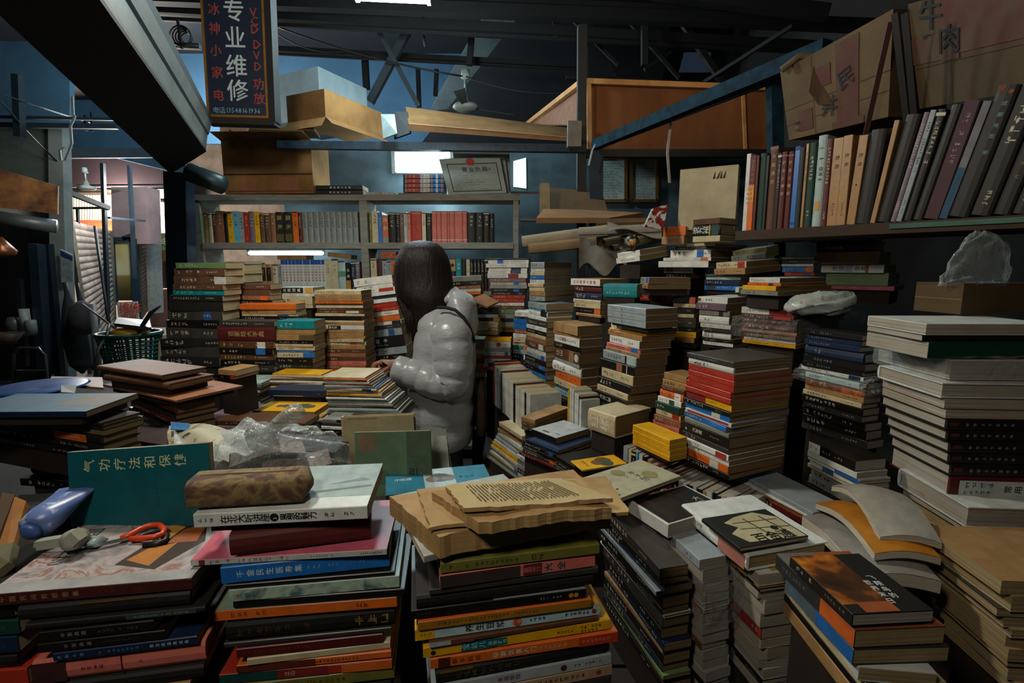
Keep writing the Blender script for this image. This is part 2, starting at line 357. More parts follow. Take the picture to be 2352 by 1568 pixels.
S('the blue-spined pile beside the standing row', 2.6, 30, (1217, 1215), (1183, 1166), None, 716, 892, 'W12 k5 b10 b14 a10 W8 c12 c8 e8 z10 u12 d14 o12 g14 t10 c13', R=.13, seed=17)
S('the tall pile with rounded white spines', 2.3, 64, (1254, 1252), (1212, 1205), (1319, 1296), 698, 898, 's14 l5 W13h W9 d15 W10 k10 c8 a12 n14 W12 s11 k12 d10 k9 b11 v16 t9', seed=18, page='b')
S('the pile under the thick tattered tan book', 1.9, 58, (1329, 1336), (1271, 1275), (1387, 1370), 749, 945, 't26o t8 W22 k14 n30 s10 W26h o22 c18 n10 l14 n12 k8', seed=19, page='d',
  deco={0: [], 2: [('d', .05, .2, 'a5301f', .5), ('t', '沉思录', .22, '8a2a20', .55), ('d', .5, .9, '5a646a', .4)], 4: [('t', '江山', .1, 'c9c2ac', .6), ('b', .6, .78, '8f6a4a'), ('c', .88, .5, 'c3c7c0', .35)]})
S('the grey three-volume set', 1.45, 52, 1483, 1396, 1557, 709, 755, 's15Z s15Z s15Z', seed=20, jit=.2, page='d', deco={i: [('d', .1, .3, '5a646a', .3), ('c', .4, .5, '6a3038', .14), ('d', .46, .8, '7a8488', .25)] for i in range(3)},
  lab={0: 'topmost silver-grey volume of the three-volume set', 1: 'middle silver-grey volume of the three-volume set', 2: 'lowest silver-grey volume of the three-volume set'})
S('the pile under the grey three-volume set', 1.5, 52, (1485, 1430), (1402, 1362), (1556, 1500), 756.5, 957, 'W10 y5 t12 W18A x10 t8 s20 k20 c22 k18 c14 k24 f10', seed=21, page='d',
  deco={6: [('d', .05, .6, '5a5560', .5), ('b', .68, .73, '15130f'), ('b', .73, .98, '9fb3ae')], 7: [('b', .5, .66, '8f5a3a'), ('b', .78, .8, 'c9c2ac')], 11: [('t', '天龙八部', .16, 'c9c2ac', .45)]})
S('the pile under the big red-lettered spine', 1.98, 46, 1381, (1312, 1325), (1452, 1402), 641, 730, 'W20 m20h u20h c10 c14 k16 t8', seed=22, page='b',
  deco={0: [('t', '时空原理与精髓', .1, '8a2418', .5, .5, .115)], 5: [('b', .76, 1, 'cf6420'), ('d', .05, .7, 'a9a294', .3)]}, top={0: [('b', 0, 1, 'a8782f', 0, 1)]},
  lab={0: 'thick paperback with red lettering on its white spine, kraft cover'})
S('lying beside the red-lettered book', 1.78, 14, 1466, 1386, None, 653, 685, 'e30h', R=.1, seed=23, deco={0: [('d', .1, .85, 'a8dcd8', .2, .35)]}, lab={0: 'thick teal hardcover with a rounded spine beside the red-lettered book'})
S('the grey pair right of the red-lettered book', 1.84, 68, 1487, (1467, 1468), 1588, 637, 664, 'g14 t14', seed=24, page='d')
S('the dark books under the grey pair', 1.92, 30, 1496, 1432, None, 666, 704, 'k10 r12 k14', R=.16, seed=25, page='d')
S('the pair tilted before the paper rolls', 2.0, 40, 1470, 1417, 1534, 570, 596, 'W13 W13', tilt=-9, seed=26, jit=.6, page='b', deco={0: [('d', .1, .7, '9a9a90', .3)], 1: [('d', .22, .42, 'a5301f', .4), ('d', .45, .8, '6a6a60', .3)]})
S('the white pile under the cream box', 1.9, 22, (1642, 1626), (1560, 1508), (1715, 1690), 557, 614, 'c7 d8 W18 W8 W15n', seed=27, page='d')
S('the two books below the white pile', 2.02, 22, 1590, 1523, 1625, 615, 640, 'W11 k12', seed=28, page='d', deco={0: [('b', .05, .3, '8f7a6a'), ('d', .35, .9, '14110f', .4)]})
S('the tan pair below the upright shelf books', 1.72, 36, 1712, (1644, 1640), 1788, 597, 627, 'c14 t13', tilt=-4, seed=29, page='d')
S('the thin pair leaning on the tan pair', 1.88, 15, 1761, 1682, None, 566, 592, 'c8 W9', R=.15, tilt=-8, seed=30)
S('the green and blue spines behind white tops', 1.78, 14, 1700, 1618, None, 629, 668, 'f7 z9 u13 b14', R=.15, seed=31, deco={3: [('b', .06, .3, '2b3a46'), ('d', .35, .9, 'a8c0d8', .4)]})
S('lying on the white-spined pile', 1.62, 10, 1773, 1688, None, 661, 674, 'W13', R=.07, seed=32, deco={0: [('b', .1, .4, '1e5a34'), ('d', .45, .9, '6a6a60', .3)]}, lab={0: 'white paperback with a green band lying above the white-spined pile'})
S('the white-spined pile behind the question-mark book', 1.6, 26, (1673, 1686), (1604, 1618), (1773, 1790), 684, 806, 'W14 q15 g12 W19h w9 d8 W16h k6 W9 d7', seed=33, page='d', deco={0: [('c', .05, .5, '8a2a20', .28), ('d', .16, .6, '2b3a46', .4)], 3: [('d', .06, .55, '14110f', .35)]})
S('the dark pile left of the white-spined pile', 1.86, 12, 1596, 1543, None, 682, 800, 'k14 c8 k12 c8 d20 k8 y12 t10 k10', R=.14, seed=34, deco={0: [('b', .75, 1, 'b5553a')]})
S('the white book on orange spines', 1.45, 32, 1788, (1719, 1700), (1898, 1910), 638, 680, 'w14 o7 y13 g12', seed=35, page='d')
S('the small pile with a bright blue spine', 1.66, 10, 1868, (1792, 1800), None, 588, 634, 'k7 k8 w5 b12 r7', R=.06, seed=36)
S('the pile under the right-hand shelf', 1.62, 9, (1995, 2050), (1856, 1902), None, 529, 668, 'k22v k22v t28 W19 v28p p10', R=.2, seed=37,
  deco={0: [('b', .05, .2, '5a3038'), ('t', '中国古典文学', .22, '9aa0a4', .26, .72, .06), ('t', '手抄本选', .22, '9aa0a4', .34, .3, .07)], 1: [('t', '手抄本选', .2, 'a09a90', .34, .4, .07)], 2: [],
        3: [('t', '水浒', .18, '14110f', .7), ('b', .4, .52, '9fb3c8', .1, .9), ('t', '全本', .55, '2b3a46', .6), ('b', .72, .77, 'b5653a')]}, pg={4: 'v'})
S('the shrink-wrapped maroon pile', 1.45, 24, (1821, 1828), (1701, 1706), (1962, 1905), 712, 802, 'w16 m9v m13v m14v a9v n12v w7 y9', seed=38, page='d', deco={0: [('b', .55, 1, '7a241c'), ('d', .1, .5, '8a5a50', .35)]}, top={0: [('b', .35, 1, '7a241c', 0, 1), ('b', 0, .35, 'a8b0aa', 0, 1)]})
S('the pile topped by the grey starry cover', 1.15, 44, (1687, 1668), (1581, 1565), (1822, 1796), 832, 1103, 'd13 w20h r15 r15 r15 r15 r14 y20 k12 b15 w12 b14 g12 k28 d14 W15 W15 o20 k14', seed=39, page='d', jit=.8,
  deco={0: [('d', .1, .7, '8a90a0', .4)], 1: [('l', 'what if ?', .14, '14110f', .62)], **{i: [('d', .1, .45, 'c07a60', .3), ('d', .6, .9, 'c07a60', .2)] for i in range(2, 7)}, 7: [('b', 0, .45, '7a241c'), ('d', .5, .9, '8f6a10', .3)], 9: [('b', .62, .8, 'c3c7c0')],
        10: [('b', .05, .95, '8f3038', .25, .75)], 13: [('t', '大智度', .2, 'c3c7c0', .42), ('d', .6, .85, '8a949a', .2), ('c', .05, .35, '5fa7c4', .12)], 17: [('b', .62, .8, 'c3c7c0'), ('d', .1, .55, '8a3a20', .4)]},
  lab={1: 'white hardcover with a black lower-case question title on its spine', 7: 'yellow and dark red paperback under the five red volumes'})
S('the pile left of the red volumes', 1.33, 42, (1577, 1556), (1526, 1496), None, 866, 1004, 't16 t16 n10 o18h W14 f18 c14 a16 x20', R=.07, seed=40, page='d', deco={4: [('d', .1, .45, '6a6a60', .4), ('b', .5, .72, '1e4a3c', .1, .9)]})
S('the yellow multi-volume block', 1.24, 46, 1548, 1463, 1567, 1009, 1058, 'y12Z y12Z y12Z y12Z', seed=41, jit=.2, page='y', deco={i: [('d', .08, .9, 'b5851a', .3)] for i in range(4)})
S('the navy glossy pile near the plastic wrap', 1.22, 34, (1978, 1998), (1857, 1851), 2012, 769, 876, 'k14 u14 u14 u26h k18 k14 w10', seed=42, page='e', deco={i: [('d', .08, .5, '7a828a', .42)] for i in range(6)})
S('the mixed pile under the navy glossy pile', 1.22, 34, (1984, 2000), (1852, 1850), 2014, 880, 1030, 'z16 a22 t16 c14 k20 d18 k22 k24 d22', seed=43, page='e')
S('the pile with black-and-white top spine', 1.06, 44, (1966, 1986), (1857, 1853), (2040, 2050), 1060, 1188, 'k26 w16 w10 w14 c10 g22 g20 d14', seed=44, page='e', deco={0: [('b', 0, .26, 'd7d9d2'), ('d', .03, .22, '14110f', .4), ('d', .32, .8, '8a8a84', .3)], 2: [('b', .55, 1, '1f5a94')], 3: [('b', .27, .5, '1f5a94'), ('b', .5, .72, 'c3c7c0')]})
# big right-hand pile
S('the great pile at the shop\'s right edge', .95, 52, (2164, 2192), (2012, 2045), None, 880, 1148, 'w24pv m18p t14p k18v k19v k19v k18v k20v m36v', side='R', R=.22, seed=45, page='c', jit=.7,
  deco={**{i: [('b', .02, .1, '5a2a2a', .4, .7), ('t', '中华上下五千年', .16, '9a9a98', .3, .5, .065)] for i in (3, 4, 5, 6, 7)}, 8: [('b', .08, .98, 'b7bdb8', .1, .82), ('d', .12, .45, '2b3a6a', .28, .62), ('d', .12, .4, '2b3a6a', .2, .3), ('t', '常用汉字', .48, '14110f', .34, .46, .09), ('l', '2版', .86, '8a2a20', .3)]})
S('the loose thick volumes under the black series', .9, 50, (2222, 2250), (2048, 2110), None, 1166, 1310, 'w46pv d18p y30p k20p d26p', side='R', R=.24, seed=46, page='c', pg={2: 'b', 3: 'd', 4: 'd'})
S('the corner pile below the great pile', .72, 50, (2290, 2330), (2105, 2165), None, 1330, 1600, 't22p c26p d14p c16p c14p g18p t20p k14p g22p t22p', side='R', R=.2, seed=47, page='b')
S('capping the great pile', .98, 52, 2118, 1990, None, 742, 822, 'W24p k14n f36n', side='R', R=.25, seed=48, page='c', deco={2: []}, lab={0: 'thick volume showing white pages, capping the right-edge pile', 1: 'black glossy book under the thick white-paged volume', 2: 'dark green boxed volume over the plastic-wrapped block'})
S('wrapped', .97, 52, 2178, 2016, None, 826, 871, 'w50pZ', side='R', R=.25, seed=49, page='e', lab={0: 'thick white block of pages wrapped in clear plastic'})
# ------------------------------------------------------------------ printed covers (pictures that belong to the cover itself)
def cover_mat(name, stops, scale=6, rough=.35, dist=1.2, seed=0, stretch=(1, 1, 1)):
    m, n, b = nt(name); vec = coords(n, stretch); b.inputs['Roughness'].default_value = rough
    x = node(n, 'ShaderNodeTexNoise', Scale=scale, Detail=4, Roughness=.55, Distortion=dist); n.links.new(vec, x.inputs['Vector'])
    x.noise_dimensions = '4D'; x.inputs['W'].default_value = seed
    n.links.new(ramp(n, x.outputs[0], [(p, lin(c)) for p, c in stops]), b.inputs['Base Color']); return m
LEAFC = cover_mat('printed_leaf_cover', [(.3, '1d2a2c'), (.4, '7a7478'), (.5, 'a09a98'), (.58, '7f5248'), (.63, '98948f'), (.75, '3f4e4c')], 13, .4, 2, 3)
SUNC = cover_mat('printed_ember_cover', [(.3, '14110e'), (.42, '4a2810'), (.5, 'a05a18'), (.58, 'd08a24'), (.72, 'd8a85a')], 7, .35, 1.5, 5)
DARKC = cover_mat('printed_dark_cover', [(.35, '0d0c0b'), (.55, '1c1612'), (.7, '3a2c22')], 12, .4, 2, 2)
LANDC = cover_mat('printed_hill_cover', [(.35, '6f8f84'), (.5, '9fb3a0'), (.6, '3f5a5e'), (.75, 'a8b89a')], 10, .45, 2, 8)
STARC = cover_mat('printed_starry_cover', [(.4, '2c3242'), (.58, '4a5062'), (.66, '868c9a')], 40, .4, .5, 1)
REDC = cover_mat('printed_red_cover', [(.42, '1b0f0c'), (.55, '5a1a12'), (.65, '8f3a22')], 22, .4, 2, 4)
AGED = mat('b09468', .9, .3, 7, dark='7c5c36')
# ------------------------------------------------------------------ near piles
def FS(desc, Y, rows, sub):
    n = len(rows)
    for i, (code, kd, cx, xr, y0, y1, yaw, deco, *o) in enumerate(rows):
        o = o[0] if o else {}; k = dict(o); lb = k.pop('lab', None)
        if not lb: lb = '%s %s, %s%s %s' % (PAL[code][1], KINDN[kd][1], ORD[i], '' if i == 0 else ' from the top', desc)
        S('_' + desc, Y, yaw, cx, k.pop('xl', None), xr, y0, y1, code + '10' + k.pop('fl', ''), side=k.pop('side', 'R'), kind=kd, deco={0: deco}, lab={0: lb}, grp=sub, L=k.pop('L', .16), jit=.25, seed=200 + i, **k)
D = lambda a, b, c, s=.45, v=.5: ('d', a, b, c, s, v)
FS('in the front pile under the pouch', .66, [
    ('w', 'P', 443, 845, 1180, 1212, 84, [D(.02, .12, '3a4a48', .7), ('t', '在北大听讲座', .15, '14110f', .62, .5, .046), ('c', .455, .5, '14110f', .3), ('t', '3', .447, 'c3c7c0', .34), ('t', '思想的魅力', .49, '14110f', .56, .5, .042), D(.71, .85, '5a6460', .35), D(.86, .97, '5a6460', .35)], {'lab': 'white paperback with black title on its spine, directly under the floral pouch', 'top': {0: [('b', .45, 1, '8f9f9c', .22, 1), ('q', [(.6, .3), (.98, .42), (.98, .46), (.62, .36)], '5a6a68'), ('q', [(.7, .5), (.96, .58), (.9, .64)], '6a7876')]}}),
    ('m', 'H', 524, 850, 1231, 1282, 76, [], {'lab': 'thick maroon hardcover with plain spine beneath the white lecture paperback', 'L': .17}),
    ('p', 'P', 438, 886, 1286, 1299, 84, [('b', 0, 1, 'aeb6ae'), ('b', .04, .07, '6a1c1c'), D(.09, .5, '9a4a58', .8), D(.6, .72, '6a6a60', .4), D(.86, .98, '14110f', .35)], {'lab': 'thin pink-covered paperback with pale spine, above the blue paperback'}),
    ('b', 'P', 509, 893, 1301, 1340, 80, [('t', '千金民生医寿集', .09, 'bcd0dc', .42, .5, .056), D(.5, .58, '7ab0dc', .3), D(.62, .69, '7ab0dc', .3), D(.72, .95, '4a90cc', .22)], {'lab': 'bright blue paperback with pale title in the front pile under the pouch'}),
    ('k', 'P', 520, 905, 1342, 1352, 82, []),
    ('z', 'P', 529, 918, 1354, 1380, 82, [('m', LANDC), ('c', .05, .5, 'a5502a', .12), ('t', '四', .09, '2b3a34', .4)], {'lab': 'pale green paperback with mountains printed along its spine'}),
    ('k', 'P', 533, 930, 1382, 1399, 83, []),  # black filler book stands in for the shaded gap between spines
    ('o', 'P', 491, 909, 1402, 1427, 83, [D(.09, .3, '7a3410', .45), D(.7, .9, '1b120c', .5)], {'lab': 'bright orange paperback with plain top above the black gold-lettered book', 'top': {0: [('b', 0, 1, '7d8f7c', 0, 1)]}}),
    ('k', 'H', 520, 905, 1432, 1476, 82, [D(.05, .5, '4a3a22', .4), D(.75, .98, '8f7a3a', .6)]),
    ('d', 'P', 512, 900, 1478, 1489, 82, []),
    ('m', 'P', 547, 880, 1490, 1512, 81, [D(.04, .5, '7a3030', .4)]),
    ('c', 'M', 566, 896, 1514, 1530, 80, []),
    ('o', 'P', 540, 900, 1531, 1548, 82, [D(.5, .8, '3a1a0c', .4), ('b', 0, .5, '5a2412')]),
    ('r', 'P', 505, 902, 1550, 1572, 83, [('b', 0, .33, '123f38'), ('b', .33, .62, '7a241c'), ('t', '江山', .37, 'c9c2ac', .5), ('b', .7, 1, 'cf6420')], {'lab': 'paperback with green, dark red and orange spine low in the front pile'}),
    ('j', 'P', 530, 905, 1574, 1600, 82, [D(.1, .7, '3a3a18', .4)]),
    ('k', 'H', 520, 900, 1602, 1650, 82, []),
], 'books in the front pile under the pouch')
FS('in the pile under the loose old pages', .6, [
    ('g', 'M', 975, None, 1276, 1292, 64, [], {'L': .19, 'R': .2, 'lab': 'grey magazine lying right under the aged loose pages', 'top': {0: [('b', 0, 1, '9aa09a', 0, 1)]}}),
    ('j', 'P', 1010, 1378, 1294, 1319, 78, [D(.05, .5, '3a3a18', .4), D(.55, .72, '3a3a18', .6)], {'lab': 'olive paperback above the pink one under the old pages'}),
    ('x', 'P', 1012, 1366, 1322, 1352, 77, [('b', 0, .5, '3a2a2a'), ('b', .52, .64, '5a1c1c'), ('t', '果菜汁', .525, 'b5655a', .5, .5, .037), ('t', '大全', .66, '12466a', .66, .5, .085)], {'lab': 'pink paperback with two big blue characters on its spine'}),  # dark left band paints the shade under the overhanging pages
    ('d', 'P', 985, 1375, 1354, 1368, 78, []),
    ('k', 'H', 960, 1362, 1370, 1400, 78, [D(.1, .4, '2a2622', .4)]),
    ('k', 'P', 945, 1347, 1403, 1426, 79, [D(.03, .12, '4a4a44', .3), D(.72, .86, '9a9284', .3), ('c', .91, .5, 'b5851a', .25), ('c', .94, .5, 'b5851a', .25)], {'lab': 'black paperback with a small yellow pill mark, above the gold book', 'top': {0: [('q', [(.45, .0), (1, .0), (.98, .55), (.6, .5)], '7d8084'), ('q', [(.6, .5), (.75, .5), (.72, .7), (.6, .66)], 'b5851a')]}}),
    ('o', 'P', 960, 1356, 1428, 1447, 79, [('b', 0, 1, '9a6a1a'), D(.1, .7, '5a3a10', .4)], {'lab': 'dull gold paperback between the black and the soy-milk book'}),
    ('l', 'P', 953, 1379, 1449, 1474, 78, [('b', 0, 1, 'aac4c8'), ('b', 0, .1, 'dba214'), D(.02, .09, '7a5a10', .4), ('t', '养生豆浆', .26, '14110f', .74, .5, .055), ('c', .535, .5, 'b8482a', .42), ('t', '大全', .5, 'd7b8a0', .42, .5, .035), D(.6, .7, '2b3a46', .35), D(.8, .94, '14110f', .35), ('c', .965, .5, '8a3a24', .22)], {'lab': 'paperback with pale blue spine and black title, yellow cover above it', 'top': {0: [('b', 0, 1, 'd09a18', 0, 1), D(.1, .5, '7a5410', .1, .4), D(.3, .6, '7a5410', .16, .15), ('c', .14, .2, 'aac4c8', .04)]}}),
    ('n', 'P', 985, 1372, 1476, 1487, 78, [('b', 0, .12, '9fb3ae'), ('b', .12, .25, '6a3a3a')]),
    ('y', 'P', 969, 1401, 1489, 1514, 78, [('c', .05, .4, '14110f', .22), ('q', [(.19, .12), (.2, .88), (.3, .98), (.43, .82), (.43, .2), (.3, .02)], '0f5a60'), ('t', '宝幼儿', .2, '8ad0d0', .62, .5, .042), ('t', '益智游戏', .33, '8ad0d0', .4, .5, .026), D(.7, .8, '3a2c08', .28), D(.83, .96, '14110f', .3, .66), D(.83, .96, '14110f', .3, .3)], {'lab': 'thick yellow paperback with teal outlined title on its spine'}),
    ('o', 'P', 987, 1419, 1516, 1541, 78, [('b', .04, .1, '4a1c10'), ('t', '新手妈妈', .11, '7a2c10', .5, .5, .04), ('t', '孕期饮食入门', .32, 'c9d4cc', .56, .5, .04), D(.56, .72, 'e0b090', .4), ('b', .78, 1, 'b8361c'), D(.8, .98, 'd9a090', .35)], {'lab': 'orange paperback with red end band under the yellow one'}),
    ('k', 'H', 1000, 1400, 1543, 1575, 77, [D(.1, .5, '5a4a20', .5), ('b', .02, .2, '7a5a14', .8, 1)]),
    ('s', 'P', 990, 1402, 1577, 1602, 77, [('b', 0, 1, 'a0a6a6'), ('t', '幸福瑜伽', .35, '5a3050', .5), ('c', .72, .5, '4a2030', .3), D(.78, .95, '3a3a3a', .3)], {'lab': 'pale grey paperback with purple title near the frame bottom'}),
    ('c', 'P', 995, 1404, 1604, 1630, 77, [('b', 0, 1, 'a88a68'), D(.5, .85, '14110f', .42), ('c', .92, .5, '8a3a24', .24)]),
    ('d', 'P', 990, 1404, 1632, 1660, 77, []),
], 'books in the pile under the loose old pages')
FS('under the leaf-covered magazine', .6, [
    ('m', 'P', -30, 442, 1366, 1392, 82, [('b', 0, 1, '3f1512'), ('t', '中国民间剪纸图集', .06, '8f6a48', .5, .5, .05), D(.5, .75, '5a2a20', .4)], {'lab': 'magazine with leaves and flowers printed on its cover, scissors on it', 'L': .2, 'top': {0: [('m', LEAFC), ('T', '园林花艺', .14, '16221c', .13, .82), ('q', [(.5, .25), (.75, .15), (.9, .5), (.8, .85), (.62, .75)], '2a1c10'), ('q', [(.54, .3), (.7, .2), (.74, .5), (.6, .45)], 'a86a1c'), ('q', [(.68, .5), (.85, .5), (.82, .8), (.7, .7)], '8a4a1c'), ('q', [(.56, .6), (.66, .55), (.7, .75), (.6, .8)], 'b8862a'), ('b', 0, 1, '8a8a8a', 0, .12)]}}),
    ('k', 'H', 40, 440, 1396, 1430, 81, [('b', .35, .8, '6a4a22', .86, .97)]),
    ('k', 'H', 60, 470, 1432, 1448, 81, [('b', .55, .95, '33403e', .2, .9), D(.58, .92, '8a9a98', .3)]),
    ('k', 'P', 91, 356, 1452, 1476, 80, [('t', '中医典藏', .18, '6f766c', .42, .5, .06), D(.5, .9, '4a524a', .3)]),
    ('k', 'P', 88, 380, 1478, 1500, 80, [('t', '中医典藏', .2, '6f766c', .42, .5, .06), D(.5, .8, '3a423a', .25)]),
    ('u', 'P', 119, 454, 1502, 1522, 79, [('t', '武侠小说', .03, '6a84a0', .4, .5, .05), D(.3, .6, '4a78b0', .4), ('t', '金古梁温黄全集', .66, 'a0b8c8', .42, .5, .042)], {'lab': 'navy paperback with pale titles above the thick salmon book'}),
    ('x', 'H', 75, 476, 1524, 1574, 79, [('b', 0, .19, '3a1c1c'), ('b', .50, .507, '3a1c1c'), D(.27, .42, '7a302a', .2), D(.58, .66, '7a302a', .2)], {'lab': 'thick salmon-pink hardcover with a dark vertical line on its spine'}),
    ('k', 'H', 90, 470, 1576, 1610, 80, []),
    ('t', 'P', 80, 440, 1612, 1640, 80, []),
], 'books under the leaf-covered magazine')
# ------------------------------------------------------------------ near right
FS('under the ember-covered novel', .62, [
    ('k', 'P', 1957, 2141, 1410, 1438, 52, [('b', 0, 1, '17120e'), D(.12, .42, 'b8a890', .5), D(.6, .9, '8a6a4a', .3)], {'lab': 'novel with an orange ember picture and white title on its black cover', 'xl': 1814, 'side': 'L', 'page': 'e', 'top': {0: [('b', 0, 1, '14110e', 0, 1), ('m', SUNC, (.0, .86, 0, .62)), ('t', '飞翔鸟的', .42, 'c9d0cc', .1, .74, .1), ('t', '世界末日', .5, 'c9d0cc', .1, .62, .1), ('b', .84, .99, '8f4a22', .18, .6)]}}),
    ('d', 'P', 1964, 2168, 1447, 1488, 52, [('b', .0, .62, '2c2a28'), ('b', .62, 1, 'c05a1e'), D(.1, .5, '6a6a66', .3)], {'lab': 'thick paperback with orange half spine below the ember-covered novel', 'xl': 1782, 'side': 'L', 'page': 'b', 'top': {0: [('b', 0, 1, '8f4a22', 0, 1), ('b', 0, .6, '6a625a', 0, .5)]}}),
    ('d', 'P', 1958, 2175, 1491, 1526, 53, [('b', 0, .5, '4a5a66'), ('b', .5, 1, '1a5a9a')], {'lab': 'thick paperback with bright blue half spine under the orange one', 'xl': 1800, 'side': 'L', 'page': 'b'}),
    ('w', 'P', 1972, 2150, 1530, 1562, 62, [D(.1, .6, '3a3a36', .45), ('c', .85, .5, '14110f', .12)], {'lab': 'white paperback jutting out under the blue-spined paperback', 'xl': 1795, 'side': 'L', 'page': 'b', 'top': {0: [('c', .2, .5, '14707a', .2)]}}),
    ('c', 'P', 1985, 2170, 1564, 1590, 56, [], {'xl': 1800, 'side': 'L', 'page': 'b'}),
    ('k', 'P', 1985, 2175, 1592, 1612, 56, [], {'xl': 1800, 'side': 'L', 'page': 'b'}),
    ('t', 'P', 1985, 2175, 1614, 1650, 56, [], {'xl': 1800, 'side': 'L', 'page': 'b'}),
], 'books under the ember-covered novel')
S('_torn', .84, 50, 1700, 1612, 1856, 1258, 1268, 'k10', seed=61, jit=.2, page='c', deco={0: []}, lab={0: 'dark booklet with a torn cream map shape printed on its cover'}, grp='books beside the ember-covered novel',
  top={0: [('b', 0, 1, '1c1d16', 0, 1), ('q', [(.05, .75), (.3, .98), (.98, .98), (.9, .2), (.6, .12), (.45, .3), (.25, .2), (.12, .42)], 'b5ab84'), ('q', [(.2, .5), (.95, .58), (.95, .6), (.2, .52)], '3a3828'), ('q', [(.3, .3), (.35, .95), (.37, .95), (.32, .3)], '3a3828'), ('q', [(.5, .3), (.62, .97), (.64, .97), (.52, .3)], '3a3828'), ('q', [(.2, .75), (.9, .84), (.9, .86), (.2, .77)], '3a3828'), ('c', .62, .74, '14110f', .05), ('R', '百合通', .84, '14110f', .2, .3)]})
S('_fat', .84, 50, 1713, 1561, 1898, 1276, 1312, 'W10h', seed=62, jit=.2, page='b', deco={0: [('b', .62, .98, 'b5786a'), ('t', '城市化史', .2, '3a4a58', .3, .6), D(.2, .5, '3a4a58', .2, .28)]}, lab={0: 'fat white hardcover with salmon spine end under the torn-map booklet'}, grp='books beside the ember-covered novel')
S('the pile under the fat white hardcover', .84, 52, (1745, 1757), (1656, 1652), (1905, 1800), 1316, 1600, 'W26p y8 k8 g18p g30p g32p m26 c20p t26p g20p w24p k12 g24p', seed=63, page='c', top={0: [('b', .3, 1, '9a4a58', .25, 1), ('b', .05, .3, 'c9a238', .5, .8)]}, deco={6: [('b', 0, 1, '8a2c22'), D(.7, .95, 'c9a0a0', .4)]})
S('the pile with the wrinkled plastic sheet', .88, 52, (1622, 1626), (1532, 1536), (1664, 1657), 1286, 1600, 's20 g24p g26p w20p w16p k10 g18p g20p g22p n14 g20p w22p g20p k12 g24p', seed=64, page='e', R=.16)
S('the dark glossy pile beside the old pages', .87, 58, (1526, 1540), (1385, 1400), None, 1300, 1580, 'd20 k14 u16 s10 k22 k12 w6 d22 k20 u18 t10 k20 d16 v8 y6 k16', seed=65, R=.035, page='d')
S('_case', .96, 46, 1534, 1442, 1668, 1204, 1236, 'w10Z', seed=66, jit=.15, page='c', deco={0: []}, lab={0: 'black boxed book with white border, lying beside the old pages'}, grp='single books on the middle table',
  top={0: [('b', .03, .97, '15120f', .03, .97), ('m', DARKC, (.06, .94, .1, .62)), ('t', '大三峡', .45, 'b5ada0', .12, .82)]})
S('_cream', 1.02, 44, 1411, 1321, 1564, 1149, 1158, 'c10', seed=67, jit=.15, page='c', deco={0: []}, lab={0: 'cream paperback with faint sketch, lying above the black boxed book'}, grp='single books on the middle table',
  top={0: [('b', 0, 1, 'aaa68a', 0, 1), ('t', '丰子恺', .3, '2a2a1c', .09, .62), D(.3, .5, '6a6438', .06, .5), ('c', .72, .2, '5a2018', .016), D(.72, .95, '3a3a28', .04, .12), ('c', .22, .5, '8f8558', .08), ('c', .62, .75, '8f8558', .09)]})
S('the navy album beside the yellow booklet', 1.42, 46, (1278, 1277), (1206, 1196), (1365, 1374), 1036, 1078, 'u8 k10 k8 d12 m8', seed=68, page='d', deco={0: []}, top={0: [('b', .06, .94, '26365c', .06, .94), ('b', .08, .92, '1c2a4c', .09, .91)]})
S('_small', onz(1278, 1021, at(1278, 1036, 1.42).z + .001).y, 46, 1278, 1221, 1353, 1006, 1021, 'k10', seed=69, jit=.2, page='d', deco={0: []}, lab={0: 'dark book with a white cover lying on the navy album'}, grp='single books on the middle table', top={0: [('b', 0, 1, 'a9b0ae', 0, 1), ('b', .3, .55, '6a2420', .1, .16), D(.6, .9, '4a3a38', .1, .2)]})
S('_tan', 1.62, 40, 1219, 1208, 1302, 962, 990, 't10o n9 d8', seed=70, page='d', deco={0: []}, lab={0: 'tan old paperback lying against the standing white row', 1: 'brown book under the tan old paperback', 2: 'charcoal book two below the tan old paperback'}, grp='single books on the middle table', top={0: [D(.25, .75, '5a4020', .1, .65)]})
S('_call', 1.38, 42, 1411, 1349, 1492, 957, 1008, 'c50v', seed=71, jit=.2, page='d', deco={0: [('t', '红楼', .1, 'd7d4c4', .62, .5, .4)]}, lab={0: 'thick cream volume with white brush lettering, below the tall pile'}, grp='single books on the middle table')
S('_yel', 1.26, 62, 1338, 1311, 1440, 1079, 1083, 'y10m', seed=72, jit=.1, page='c', L=.1, deco={0: []}, lab={0: 'yellow booklet with two painted heads lying beside the navy album'}, grp='single books on the middle table',
  top={0: [('c', .4, .62, '5a4418', .17), ('c', .68, .62, '3a4a38', .15), ('c', .52, .45, '6a4a18', .12), D(.15, .85, '4a3808', .06, .2)]})
S('the dark pile under the yellow booklet', 1.28, 56, 1338, 1275, 1450, 1086, 1140, 'k12 k10 d12 k14 u8', seed=73, page='d')
